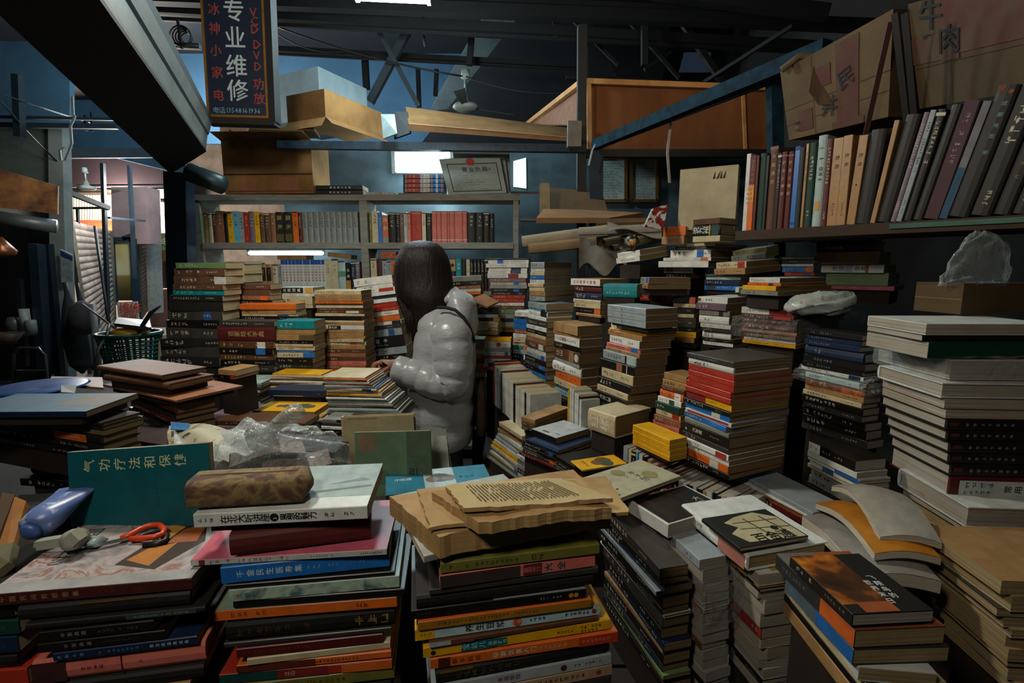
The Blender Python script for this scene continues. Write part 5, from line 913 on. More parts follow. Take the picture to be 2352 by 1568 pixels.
for k in range(0):      # loose locks at the rim
    px = rr2.uniform(912, 1030); py = rr2.uniform(600, 640); ex = 936 + (px - 912) * rr2.uniform(.35, .75); ey = rr2.uniform(700, 785) - (ex - 936) * .45; yy = WY - .1 + rr2.uniform(-.02, .02)
    hr_.tube([wp(px, py, yy), wp(px + (ex - px) * .25, py + (ey - py) * .4, yy - .012), wp(px + (ex - px) * .7, py + (ey - py) * .75, yy - .006), wp(ex, ey, yy + .01)], [.012, .012, .008, .001], 6)
for k, (px, ex, ey) in enumerate(((915, 936, 770), (922, 940, 778), (912, 934, 752), (930, 948, 784), (920, 943, 765))):
    hr_.tube([wp(px, 640, WY - .03), wp(px + 6, 690, WY - .05), wp(ex - 2, 730, WY - .07), wp(ex, ey, WY - .08)], [.014, .012, .008, .001], 6)
hr_.build('hair', HR, wo)
MB().tube([wp(1004, 706, WY - .2), wp(1024, 706, WY - .205), wp(1046, 712, WY - .21), wp(1066, 730, WY - .215), wp(1080, 755, WY - .2), wp(1090, 785, WY - .15)], .007, 8).build('hood_crease', mat('17120f', .8), wo)  # dark tube drawn for the shaded line where the hood rests
# shoulder bag
sb = thing('shoulder_bag', 'dim tan canvas shoulder bag hanging behind the woman in the jacket', 'bag', at(1106, 990, WY + .02)); o = sb.matrix_world.translation.copy()
rg = []
for py, l, r, hd in ((870, 1098, 1104, .03), (885, 1097, 1112, .09), (920, 1096, 1116, .1), (960, 1095, 1120, .11), (985, 1096, 1119, .1), (992, 1100, 1114, .07)):
    rg.append([p + wb - o for p in ring(l, r, py, hd, WY, n=18)])
MB().loft(rg).build('pouch', mat('4a3a26', .9, .4, 14), sb)
MB().loft([[at(x, y, Y) - o + V((0, dy, dz)) for dy, dz in ((-.012, -.002), (.012, -.002), (.012, .002), (-.012, .002))] for x, y, Y in ((1103, 872, WY - .03), (1098, 820, WY - .04), (1098, 770, WY - .05))], smooth=False).build('strap', mat('15110e', .8), sb)
# ------------------------------------------------------------------ materials for soft things
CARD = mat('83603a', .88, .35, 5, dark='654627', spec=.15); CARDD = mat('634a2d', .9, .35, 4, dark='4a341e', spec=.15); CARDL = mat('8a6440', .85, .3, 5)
def plastic(name, lo=.1, hi=.5, col='c9d2cf', sc=9, st=(1, 1, 1), bump=.9):
    m, n, b = nt(name); out = n.nodes['Material Output']; tr = node(n, 'ShaderNodeBsdfTransparent'); mx = node(n, 'ShaderNodeMixShader')
    b.inputs['Base Color'].default_value = lin(col); b.inputs['Roughness'].default_value = .12; b.inputs['Specular IOR Level'].default_value = .9
    v = coords(n, st); x = node(n, 'ShaderNodeTexNoise', Scale=sc, Detail=5, Roughness=.6, Distortion=1.5); n.links.new(v, x.inputs['Vector'])
    bp = node(n, 'ShaderNodeBump', Strength=bump, Distance=.02); n.links.new(x.outputs[0], bp.inputs['Height']); n.links.new(bp.outputs[0], b.inputs['Normal'])
    fr = node(n, 'ShaderNodeLayerWeight', Blend=.35); n.links.new(bp.outputs[0], fr.inputs['Normal'])
    mr = node(n, 'ShaderNodeMapRange'); mr.inputs['To Min'].default_value = lo; mr.inputs['To Max'].default_value = hi; n.links.new(fr.outputs['Facing'], mr.inputs['Value'])
    n.links.new(mr.outputs[0], mx.inputs[0]); n.links.new(tr.outputs[0], mx.inputs[1]); n.links.new(b.outputs[0], mx.inputs[2]); n.links.new(mx.outputs[0], out.inputs['Surface']); return m
CLING = plastic('clear_wrap', .05, .5); BAGM = plastic('clear_bag', .07, .6, 'b9c2c0', 11, (1, 1, 1), 1); WHITEBAG = mat('aab4ae', .3, .2, 10, bump=.8)
# ------------------------------------------------------------------ cartons
def carton(name, label, Y, yaw, cx, xl, xr, y0, y1, m, flaps=(), cat='box', opened=False, R=None, L=None, deco=None, t=.004, tilt=0):
    a = math.radians(yaw) + max(0.0, math.atan((cx - CX) / F)); z1, z0 = at(cx, y0, Y).z, at(cx, y1, Y).z; P = at(cx, (y0 + y1) / 2, Y); P.z = z0
    u, v = V((-math.cos(a), math.sin(a), 0)), V((math.sin(a), math.cos(a), 0)); l = L or solve(P, u, xl); r = R or solve(P, v, xr); h = z1 - z0
    print('BOX', name, 'L=%.2f R=%.2f h=%.2f z=%.2f' % (l, r, h, z0))
    M = frame(P, -u, v, V((0, 0, 1)))          # local x from the left end (-l) to the corner (0), y into the scene
    if tilt: M = M @ Matrix.Rotation(math.radians(tilt), 4, 'Y')
    root = thing(name, label, cat, M); mb = MB()
    for lo, hi in (((-l, 0, 0), (0, t, h)), ((-t, t, 0), (0, r, h)), ((-l, t, 0), (-l + t, r, h)), ((-l + t, r - t, 0), (-t, r, h)), ((-l + t, t, 0), (-t, r - t, t))): mb.box(lo, hi)
    if not opened: mb.box((-l, 0, h + .0005), (0, r, h + t))
    mats = [m]; mb.mats = mats
    if deco: deco(mb, l, r, h, mats)
    mb.build('body', mats, root)
    for f in flaps:
        if f == 'F': MB().prism([V((-l, -.001, 0)), V((0, -.001, 0)), V((.004, -.05, -.07)), V((-l - .004, -.05, -.07))], (0, .003, 0)).build('flap', m, root)
        if f == 'R': MB().prism([V((.001, 0, 0)), V((.001, r, 0)), V((.06, r, -.05)), V((.06, 0, -.05))], (-.003, 0, 0)).build('flap', m, root)
        if f == 'f': MB().prism([V((-l, 0, h + .004)), V((0, 0, h + .004)), V((0, -.13, h + .03)), V((-l, -.12, h + .035))], (0, 0, .003)).build('flap', m, root)
        if f == 'r': MB().prism([V((0, 0, h + .004)), V((0, r, h + .004)), V((.12, r, h + .0)), V((.13, 0, h + .01))], (0, 0, .003)).build('flap', m, root)
    return root, M, l, r, h
def bigdeco(mb, l, r, h, mats):
    mats += [mat('6a3a26', .9, .3, 6), mat('2a1a10', .9), mat('8f5a3e', .85, .3, 5)]
    for a, b in ((.2, .36), (.62, .84)): mb.box((-l * (1 - a), -.0008, .02 * h), (-l * (1 - b), -.0001, .32 * h), 3)
    mb.box((-l, -.001, h * .36), (0, -.0001, h * .385), 2); mb.box((-l * .97, -.0008, h * .04), (-l * .02, -.0001, h * .06), 1)
    for x in (.3, .36, .55): mb.box((-l * (1 - x), -.0008, h * .45), (-l * (1 - x) + .004, -.0001, h * .98), 3)
carton('carton', 'big crumpled brown carton sitting on the left end of the bookcase', SY - .02, 3, 717, 517, None, 322, 444, CARD, deco=bigdeco, R=.3, flaps='f')
zr = at(800, 328, 3.62).z
carton('foam_box', 'white foam box with an open side on top of the shop frame', 4.35, 25, 733, 622, 846, 152, 268, mat('7f8e94', .7, .25, 6), opened=True, t=.025)
carton('carton', 'open brown carton with hanging flaps in front of the foam box', 3.62, 25, 746, 661, 880, 205, 268, CARD, flaps='FR')
zpan = at(640, 312, 3.65)
ZC = at(717, 322, 3.73).z + .05
zq = lambda px, py, z: (px, py, onz(px, py, z).y)
panel('cardboard_sheet', [zq(560, 316, ZC), zq(735, 318, ZC), zq(722, 300, ZC), zq(572, 298, ZC)], .02, CARDD, None, **LC('flattened brown cardboard under the open carton', 'cardboard'))
panel('cardboard_sheet', [(505, 312, 4.2), (600, 308, 4.2), (588, 284, 4.2), (505, 286, 4.2)], .01, mat('a8785a', .85), None, **LC('small pinkish cardboard piece beneath the hanging sign', 'cardboard'))
MB().prism([at(524, 296, 3.7), at(562, 315, 3.7), at(534, 313, 3.7)], (0, .01, 0)).build('dark_scrap', mat('14110f', .8), label='pointed dark scrap poking over the big carton', category='scrap')
lb = thing('long_carton', 'long flattened brown carton lying along the blue rail over the bookcase', 'box', at(1120, 320, 3.7)); o = lb.matrix_world.translation.copy()
def lbp(nm, pts, t, m): w, d = slab(pts, t); MB().prism([p - o for p in w], d).build(nm, m, lb)
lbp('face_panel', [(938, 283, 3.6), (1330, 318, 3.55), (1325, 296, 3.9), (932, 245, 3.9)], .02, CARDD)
lbp('face_panel', [(940, 300, 3.56), (1332, 326, 3.54), (1332, 317, 3.53), (938, 284, 3.55)], .02, CARDL)  # lighter card tone paints the lit front face of the same carton
lbp('end_flap', [(905, 318, 3.58), (944, 304, 3.57), (936, 256, 3.75), (906, 256, 3.75)], .01, mat('15171a', .8))
panel('foil_scrap', [(880, 318, 3.52), (912, 306, 3.52), (906, 262, 3.6), (875, 262, 3.6)], .01, mat('8f9c9c', .25, .3, 9, metal=.4), None, **LC('crumpled silvery plastic scrap between the open carton and long carton', 'scrap'))
# brush-lettered cartons at the right
def brush(text, sz, px, py):
    return text, sz, px, py
def printed(items, patches=()):
    def f(mb, l, r, h, mats):
        mats += [mat('15120e', .8), mat('7a3a30', .85, .4, 9)]
        for a, b, c, d in patches: mb.box((-l * (1 - a), -.001, h * c), (-l * (1 - b), -.0002, h * d), 2)
        for s, u, v_, sz, bold, rot in items:
            put_text(mb, s, lambda A, B: (-l * (1 - u) + A * math.cos(rot) - B * math.sin(rot), -.0016, h * v_ + A * math.sin(rot) + B * math.cos(rot)), 1, sz * h, None, 0, bold * h)
    return f
def wallcard(name, label, pts, t, m, items, patches, lines=()):
    """a carton face seen from the aisle: pts BL, BR, TR, TL"""
    w, d = slab(pts, t); root = thing(name, label, 'box', w[0]); o = w[0].copy(); mb = MB(); mats = [m, mat('15120e', .8), mat('4a2219', .85, .5, 9, dark='4a3a22'), mat('4a3219', .9)]
    mb.grid(lambda u, v: w[0].lerp(w[1], u).lerp(w[3].lerp(w[2], u), v) - o, 12, 10, thick=d * -1 if False else d * -1 * -1, smooth=False) if False else mb.grid(lambda u, v: w[0].lerp(w[1], u).lerp(w[3].lerp(w[2], u), v) - o, 12, 10, thick=-d, smooth=False); n = d.normalized() * -.0025
    g = lambda u, v: (w[0].lerp(w[1], u)).lerp(w[3].lerp(w[2], u), v) - o + n
    g2 = lambda u, v: g(u, v) + n
    for a, b, c, e in patches: mb.add([g(a, c), g(b, c), g(b, e), g(a, e)], [(0, 1, 2, 3)], 2)
    for a, b, c, e in lines: mb.add([g(a, c), g(b, c + (e if b - a > .1 else 0)), g(b, c + (e if b - a > .1 else 0) + .006), g(a, c + .006)] if b - a > .1 else [g(a, c), g(b, c), g(b, e), g(a, e)], [(0, 1, 2, 3)], 3)
    asp = (w[1] - w[0]).length / (w[3] - w[0]).length
    for s, u, v, sz, bold, rot in items:
        ca, sa = math.cos(rot), math.sin(rot); put_text(mb, s, lambda A, B: g2(u + (A * ca - B * sa) / asp, v + A * sa + B * ca), 1, sz, None, 0, bold)
    mb.build('body', mats, root); return root, o, w
r1, o1, w1 = wallcard('carton', 'brown carton with red print and brush characters tied above the high shelf', [(1812, 322, 2.02), (2040, 268, 1.62), (2052, 20, 1.62), (1792, 165, 2.05)], .22, mat('59452a', .88, .35, 5, dark='42321a'),
    [('井', .4, .3, .26, .012, -.12), ('民', .57, .5, .24, .012, .3), ('新鲜', .1, .2, .05, .004, 0), ('出品', .1, .11, .04, .003, 0)], [(.14, .3, .08, .35), (.55, .75, .02, .96), (.36, .5, .55, .8), (.5, .8, .0, .08)], [(.0, 1, .42, .02), (.32, .325, .0, 1), (0, 1, .2, .05)])
MB().tube([P3(p) - o1 for p in ((1796, 160, 2.0), (1835, 130, 1.98), (1870, 128, 1.95), (1880, 142, 1.95))], .012, 8).build('tied_rope', mat('5a4a30', .9), r1)
MB().prism([P3(p) - o1 for p in ((1868, 150, 1.9), (1895, 150, 1.88), (1910, 240, 1.82), (1880, 240, 1.85), (1858, 210, 1.88))], (0, .004, 0)).build('loose_flap', mat('4a3822', .9), r1)
r2, o2, w2 = wallcard('carton', 'large brown carton with two big brush characters hanging at the upper right', [(2112, 250, 1.6), (2400, 200, 1.2), (2400, -80, 1.2), (2085, 10, 1.6)], .25, mat('4b3b24', .88, .35, 5, dark='382a15'),
    [('牛', .1, .86, .3, .016, -.1), ('肉', .25, .6, .28, .016, -.1), ('特产', .12, .66, .05, .003, 0)], [(0, .26, .42, .66), (.26, .42, .4, .98), (.42, .9, .45, .98)], [(0, 1, .38, .02), (.33, .335, 0, .38)])
def strap(lb, a, b, w, m): 
    p, q_ = P3(a), P3(b); return MB().bar(p, q_, w, .004).build('strap', m, label=lb, category='strap')
strap('thin reddish stick leaning between the two brush-lettered cartons', (1988, 310, 1.6), (2046, 50, 1.5), .014, mat('3a1c16', .7))
for lb_, a, b in (('left black strap tied round the larger hanging carton', (2083, 285, 1.5), (2055, 30, 1.45)), ('right black strap tied round the larger hanging carton', (2100, 270, 1.48), (2078, 30, 1.43))): strap(lb_, a, b, .016, mat('0f0e0c', .6))
# business licence documents standing on the bookcase
def sheet(name, label, pts, m, cat='paper', t=.003):
    w, d = slab(pts, t); root = thing(name, label, cat, w[0]); MB().prism([p - w[0] for p in w], d).build('sheet', m, root); return root, w, d
PAPW = mat('8f9a94', .7, .2, 8)
sheet('document', 'pale crumpled sheet standing behind the licence certificate', [(1060, 446, 3.84), (1174, 440, 3.84), (1170, 350, 3.86), (1040, 350, 3.86)], mat('7f8a86', .7, .3, 6))
sheet('document', 'second pale certificate, partly behind the licence with a red emblem', [(1046, 447, 3.8), (1170, 444, 3.8), (1160, 360, 3.82), (1020, 364, 3.82)], mat('87928c', .7, .3, 6))
lc, w, d = sheet('document', 'business licence certificate with red emblem and framed print on the bookcase', [(1030, 447, 3.74), (1164, 443, 3.74), (1148, 361, 3.76), (1008, 365, 3.76)], PAPW)
o = w[0].copy(); n = d.normalized() * -.001; g = lambda u, v, k=1: (w[0].lerp(w[1], u)).lerp(w[3].lerp(w[2], u), v) - o + n * k
mb = MB()
for a, b, c, e in ((.1, .93, .07, .095), (.1, .93, .83, .855), (.1, .115, .07, .855), (.915, .93, .07, .855)): mb.add([g(a, c), g(b, c), g(b, e), g(a, e)], [(0, 1, 2, 3)])
mb.build('printed_border', mat('2a3430', .7), lc)
mb = MB(); mb.add([g(.5 + .07 * math.cos(t * .524), .9 + .1 * math.sin(t * .524), 2) for t in range(12)], [tuple(range(12))]); mb.add([g(.46, .8, 2), g(.54, .8, 2), g(.57, .86, 2), g(.43, .86, 2)], [(0, 1, 2, 3)]); mb.build('red_emblem', mat('a52a1c', .6), lc)
mb = MB(); sz = .14; put_text(mb, '营业执照', lambda A, B: g(.33 + A * .66, .68 + B, 2), 0, sz, .17, 0, .01); pseudo(mb, lambda A, B: g(.75 + A * .6, .68 + B, 2), 0, .12, .1, random.Random(2)); mb.build('title_lettering', mat('3a1a16', .7), lc, kind='stuff')
mb = MB(); r_ = random.Random(9)
for r in range(8): pseudo(mb, lambda A, B, r=r: g(.16 + A * .7, .58 - .065 * r + B, 2), 0, r_.uniform(.3, .9), .035, r_)
mb.build('print_lines', mat('4a5450', .7), lc, kind='stuff')
# ------------------------------------------------------------------ cream slip-case, paper rolls, cardboard at the back right
CREAM = mat('b5a88a', .8, .3, 5, dark='8f8468')
cb, M, l, r, h = carton('slipcase', 'large stained cream slipcase standing at the start of the high shelf', 1.86, 6, 1692, 1556, None, 380, 524, CREAM, R=.06, deco=lambda mb, l, r, h, mats: (mats.append(mat('2a2418', .8)), [mb.add([(-l * .42 + a, -.001, h * .82), (-l * .42 + a + .008, -.001, h * .82), (-l * .42 + a + .004 + b, -.001, h * .95)], [(0, 1, 2)], 1) for a, b in ((0, .004), (.012, .01), (.024, .002), (.034, .006))]))
MB().prism([P3(p) for p in ((1480, 520, 1.9), (1524, 528, 1.9), (1534, 468, 1.95), (1500, 478, 1.95))], (0, .02, 0)).build('red_bag', cover_mat('printed_red_white', [(.44, '6a2018'), (.5, '6a2018'), (.52, 'a8a8a2'), (.7, 'a8a8a2')], 26, .4, 1, 6), label='crumpled red and white printed bag leaning left of the cream slipcase', category='bag')
def board(name, lb, pts, t, m): return panel(name, pts, t, m, None, **LC(lb, 'cardboard'))
board('cardboard_sheet', 'dark brown cardboard leaning against the back wall under the notices', [(1262, 490, 3.5), (1396, 484, 3.5), (1382, 440, 3.6), (1258, 430, 3.6)], .02, mat('5a4630', .9, .4, 4))
board('cardboard_sheet', 'tan cardboard edge upright at the right end of the bookcase', [(1240, 500, 3.35), (1264, 500, 3.35), (1262, 420, 3.4), (1240, 420, 3.4)], .02, mat('7a6a4a', .9))
board('cardboard_sheet', 'flat tan cardboard lying on the back heap, front edge lit', [(1232, 500, 3.0), (1400, 500, 3.0), (1478, 488, 3.4), (1250, 478, 3.4)], .03, CARDL)
board('cardboard_sheet', 'lower flat tan cardboard lying just left of the red and white bag', [(1368, 513, 2.7), (1500, 508, 2.7), (1500, 499, 2.9), (1376, 503, 2.9)], .02, CARDD)
board('cardboard_sheet', 'thin dark board projecting right from the bookcase end', [(1195, 506, 3.3), (1340, 509, 3.2), (1340, 500, 3.4), (1196, 500, 3.5)], .01, mat('2a2420', .8))
PAPR = mat('8f836c', .85, .3, 7, dark='6a6050')
def roll(lb, a, b, r, m=PAPR, ty=.003):
    p, q_ = P3(a), P3(b); ax = (q_ - p); Lr = ax.length; t = ax.normalized(); x = t.orthogonal().normalized(); y = t.cross(x); mb = MB(); n = 40; vs = []
    for i in range(n + 1):
        an = i / n * math.pi * 5; rr = r * (.55 + .45 * i / n); c = (x * math.cos(an) + y * math.sin(an)) * rr; vs += [c, c + ax]
    mb.add(vs, [(2 * i, 2 * i + 1, 2 * i + 3, 2 * i + 2) for i in range(n)], 0, True)
    return mb.build('paper_roll', m, None, Matrix.Translation(p), label=lb, category='roll')
roll('pale paper roll, first open end from the bookcase side', (1384, 560, 2.2), (1490, 536, 2.7), .024)
roll('darker small paper roll wedged between two bigger rolls', (1404, 570, 2.1), (1470, 560, 2.5), .015, mat('6a6050', .85))
roll('pale paper roll, open end nearest the orange-tan old book', (1430, 560, 2.08), (1540, 540, 2.5), .024)
roll('long paper roll lying from the bookcase end toward the slipcase', (1200, 556, 2.75), (1395, 530, 2.7), .035)
roll('tattered brown paper roll beneath the long one', (1215, 572, 2.65), (1370, 556, 2.6), .03, mat('7a6244', .9, .4, 8))
roll('thin grey paper roll lying above the open roll ends', (1330, 532, 2.4), (1520, 524, 2.3), .022, mat('8a8478', .8))
MB().grid(lambda u, v: at(1395 + 125 * u, 531 - 22 * v + 8 * u, 2.2 + .25 * v) + V((0, 0, .016 * math.sin(u * 5 + v * 3))), 16, 8, thick=(0, 0, .002)).build('wrapping_paper', mat('7f7664', .85, .4, 6), label='loose grey wrapping paper draped over the paper rolls', category='paper')
MB().grid(lambda u, v: at(1330 + 110 * u, 618 - 60 * v, 2.3 + .2 * v) + V((0, .02 * math.sin(9 * u), .03 * math.sin(u * 9 + v * 7))), 18, 10, thick=(0, 0, .002)).build('crumpled_paper', mat('5f584c', .9, .5, 9), label='crumpled dark paper slumped below the paper rolls', category='paper')
MB().loft([[at(x, 548 + dy, Y) for x, dy in ((0, 0),)] for Y in ()] or [[V((at(1456, 556, 2.0) + V((0, .05 * k, 0)) + V((.025 * math.cos(t * .628) * s, 0, .03 * math.sin(t * .628) * s)))) for t in range(10)] for k, s in ((0, .3), (.3, 1), (1.5, 1), (2, .5))]).build('black_bag', cover_mat('black_gold_print', [(.45, '14120e'), (.58, '14120e'), (.62, 'a87a30'), (.8, '8f9a90')], 30, .4, .5, 2), label='small black bag with gold print between rolls and orange-tan book', category='bag')
MB().prism([P3(p) for p in ((1073, 688, 2.58), (1120, 704, 2.5), (1146, 692, 2.62), (1112, 674, 2.7))], (0, 0, -.008)).build('folder', mat('8a5a34', .85), label='open brown paper folder lying behind the hood', category='folder')
# ------------------------------------------------------------------ right side: bag, carton, wrap
carton('carton', 'dim brown carton with taped seam under the clear bag at the right', 1.12, 40, 2210, 2098, None, 655, 722, mat('4f3d22', .9, .3, 5), R=.2, deco=lambda mb, l, r, h, mats: (mats.append(mat('8a6a34', .5)), mb.box((-l, -.0008, h * .5), (0, -.0001, h * .52), 1)))
def blob(name, lb, cat, prof, Y, m, dep=.5, wr=.08, n=40, seed=1, freq=9, parent=None, M=None):
    """a soft bag from pixel levels (py, left, right)"""
    rn_ = random.Random(seed); ph = [rn_.uniform(0, 6) for _ in range(6)]; rings = []
    fine = []
    for i in range(len(prof) - 1):
        for k in range(4): t = k / 4; fine.append([prof[i][q] + (prof[i + 1][q] - prof[i][q]) * t for q in range(3)])
    fine.append(prof[-1])
    for i, (py, l, r) in enumerate(fine):
        a, b = at(l, py, Y), at(r, py, Y); c = (a + b) / 2; w = (b - a).length / 2; out = []
        for j in range(n):
            t = 2 * math.pi * j / n; k = 1 + wr * (math.sin(freq * t + ph[0] + i * .22) * .5 + math.sin((freq * 2 + 1) * t + ph[1] - i * .3) * .3 + math.sin(i * 1.3 + ph[2] + 3 * t) * .35)
            out.append(c + V((w * k * math.cos(t), w * dep * k * math.sin(t), .006 * math.sin(5 * t + ph[3] + i))))
        rings.append(out)
    mb = MB().loft(rings); return mb, m
mb, m = blob('', '', '', [(534, 2240, 2262), (545, 2222, 2292), (565, 2210, 2312), (600, 2185, 2316), (635, 2168, 2312), (652, 2160, 2306)], 1.15, BAGM, .35, .1, seed=4)
mb.build('plastic_bag', m, label='limp clear plastic bag standing on the dim carton at the right', category='bag')
def drape(name, lb, fn, nu, nv, m, cat='wrap', th=.0008): return MB().grid(fn, nu, nv, thick=(0, 0, th)).build(name, m, label=lb, category=cat)
r_ = random.Random(8)
wz = at(1890, 705, 1.5).z
mb, m = blob('', '', '', [(672, 1880, 1955), (682, 1830, 1966), (697, 1808, 1966), (712, 1806, 1950), (719, 1830, 1930)], 1.44, WHITEBAG, .5, .07, seed=6, freq=5)
mb.build('plastic_bag', cover_mat('white_bag_print', [(.3, '5a6a66'), (.38, 'a5afa9'), (.62, 'b0bab4'), (.7, '8a4a4a')], 10, .3, 2, 7), label='white printed plastic bag slumped on the shrink-wrapped maroon pile', category='bag')
def wrapbox(lb, cx, xl, xr, y0, y1, Y, yaw, R=None, grow=.006, m=CLING, amp=.006):
    a = math.radians(yaw) + max(0.0, math.atan((cx - CX) / F)); z1, z0 = at(cx, y0, Y).z + .002, at(cx, y1, Y).z; P = at(cx, (y0 + y1) / 2, Y); P.z = z0
    u, v = V((-math.cos(a), math.sin(a), 0)), V((math.sin(a), math.cos(a), 0)); l = solve(P, u, xl); r = R or solve(P, v, xr); P = P - u * grow - v * grow; l += 2 * grow; r += 2 * grow; mb = MB(); rr_ = random.Random(int(cx)); n = 9
    ph = [rr_.uniform(0, 6) for _ in range(8)]
    def wob(s, t, q): return amp * (.5 + .5 * math.sin(s * 23 + ph[q] + 5 * math.sin(t * 7 + ph[q + 1]))) * math.sin(math.pi * min(1, max(0, t)))
    mb.grid(lambda s, t: P + u * l * (1 - s) + V((0, 0, (z1 - z0) * t)) - v * wob(s, t, 0), 24, n)
    mb.grid(lambda s, t: P + v * r * s + V((0, 0, (z1 - z0) * t)) - u * wob(s, t, 2), 24, n)
    mb.grid(lambda s, t: P + u * l * (1 - s) + v * r * t + V((0, 0, z1 - z0 + .001 + wob(s, t, 4))), 24, 16)
    return mb.build('plastic_wrap', m, label=lb, category='wrap')
wrapbox('clear wrinkled wrap round the thick white block in the right-edge pile', 2178, 2016, None, 825, 879, .97, 52, R=.25)
wrapbox('clear shiny wrap round the maroon pile under the white bag', 1821, 1701, 1962, 738, 784, 1.45, 24, grow=.02)
wrapbox('torn shiny clear wrap hanging under the navy glossy pile', 1986, 1842, 2010, 880, 905, 1.22, 34, grow=.014, amp=.016)
wrapbox('wrinkled clear sheet wrapped over the pale pages beside the dark glossy pile', 1623, 1534, 1663, 1345, 1438, .88, 52, R=.16, grow=.006, amp=.012)
# drooping open booklets at the right
def droop(lb, a, b, wd, th, m, sag):
    p, q_ = P3(a), P3(b); ax = q_ - p; s = V((ax.y, -ax.x, 0)).normalized() * wd; root = thing('open_booklet', lb, 'book', p, 'pale drooping booklets')
    f = lambda u, v: ax * u + s * (v - .5) + V((0, 0, sag * math.sin(math.pi * u) + .01 * math.sin(3 * v)))
    MB().grid(lambda u, v: f(u, v) - V((0, 0, .001)), 18, 8, thick=(0, 0, th)).build('pages', pagemat('c4bca8'), root); MB().grid(lambda u, v: f(u, v) + V((0, 0, .0012)), 18, 8, thick=(0, 0, .001)).build('cover', m, root); return root
droop('thick drooping booklet with pale pages and grey cover, lowest of three', (1915, 1190, 1.02), (2070, 1330, .8), .13, .022, mat('8f8a84', .7), .012)
droop('drooping booklet with an orange stripe, middle of three', (1935, 1160, 1.03), (2085, 1278, .82), .11, .012, mat('b5751c', .6), .02)
droop('drooping white booklet with red back, topmost of three', (1968, 1122, 1.04), (2092, 1242, .84), .1, .01, mat('a8a69a', .6), .03)
# ------------------------------------------------------------------ left table: green basket and bits
bk = thing('plastic_basket', 'green lattice plastic basket full of odds and ends by the dark pile', 'basket', at(306, 842, 2.95)); o = bk.matrix_world.translation.copy()
GRN = mat('0f4a44', .4, .3, 20); r0, r1_, hb_ = .125, .158, at(306, 768, 2.95).z - at(306, 842, 2.95).z; mb = MB()
for k in range(30):
    a = 2 * math.pi * k / 30; mb.bar((r0 * math.cos(a), r0 * math.sin(a), .01), (r1_ * math.cos(a), r1_ * math.sin(a), hb_), .011, .004)
for k in range(8):
    z = .01 + (hb_ - .02) * k / 7; rr_ = r0 + (r1_ - r0) * k / 7; mb.tube([(rr_ * math.cos(2 * math.pi * j / 30), rr_ * math.sin(2 * math.pi * j / 30), z) for j in range(31)], .005, 5, cap=False)
mb.build('lattice_wall', GRN, bk); MB().lathe([(0, 0), (r0, 0), (r0 + .002, .012), (0, .012)], 24).build('base', GRN, bk)
MB().lathe([(r1_ - .01, hb_ - .004), (r1_ + .012, hb_ - .004), (r1_ + .012, hb_ + .016), (r1_ - .01, hb_ + .016), (r1_ - .01, hb_ - .004)], 30).build('rim', GRN, bk)
MB().lathe([(0, 0), (.1, .01), (.11, .03), (.05, .05), (0, .055)], 18, M=Matrix.Translation(o + V((0, 0, hb_ - .01)))).build('yellow_lid', mat('b8861c', .4), label='round yellow lid in the green basket', category='lid')
MB().prism([at(262, 742, 2.9), at(348, 752, 2.86), at(344, 735, 3.05), at(270, 728, 3.05)], (0, 0, -.02)).build('mauve_case', mat('4a3a42', .5), label='flat mauve case lying across the green basket', category='case')
MB().tube([at(318, 762, 2.9), at(345, 720, 2.88), at(368, 702, 2.86)], [.012, .012, .006], 8).build('paint_brush', mat('2a3438', .5), label='dark pointed stick poking up out of the green basket', category='stick')
MB().prism([at(228, 870, 2.8), at(246, 872, 2.8), at(262, 775, 2.85), at(250, 770, 2.85)], (0, .01, 0)).build('dark_ruler', mat('3a2f33', .6), label='dark flat strip leaning on the basket side', category='strip')
MB().tube([at(218, 870, 2.75), at(226, 800, 2.75), at(245, 770, 2.8), at(252, 745, 2.85)], .008, 6).build('wire_hoop', mat('6a7070', .4, metal=.5), label='thin grey wire hoop beside the basket', category='wire')
board('paper_box', 'small cream box wedged between the basket and dark pile', [(363, 832, 2.6), (376, 832, 2.6), (376, 770, 2.6), (364, 785, 2.6)], .1, mat('a8a284', .7))
MB().lathe([(0, 0), (.1, .0), (.13, .012), (.12, .016), (0, .006)], 26, M=Matrix.Translation(at(92, 896, 1.6))).build('blue_plate', mat('1a4a86', .35, .2, 9), label='blue oval plastic plate behind the glossy blue album', category='plate')
board('magazine_sheet', 'pale magazine lying behind the blue plate on the left table', [(112, 880, 1.75), (238, 890, 1.6), (235, 866, 2.0), (118, 864, 2.0)], .008, mat('8a6a50', .6))
board('magazine_sheet', 'grey folder under the brown album corner', [(140, 900, 1.5), (172, 902, 1.5), (176, 884, 1.6), (140, 884, 1.6)], .006, mat('6f746a', .6))
S('beside the brown boards', 1.7, 20, 540, 502, None, 850, 872, 't12 k8', seed=110, R=.1, lab={0: 'small tan book end-on between the brown boards and magazines', 1: 'black book under the small tan book by the brown boards'}, deco={0: []})
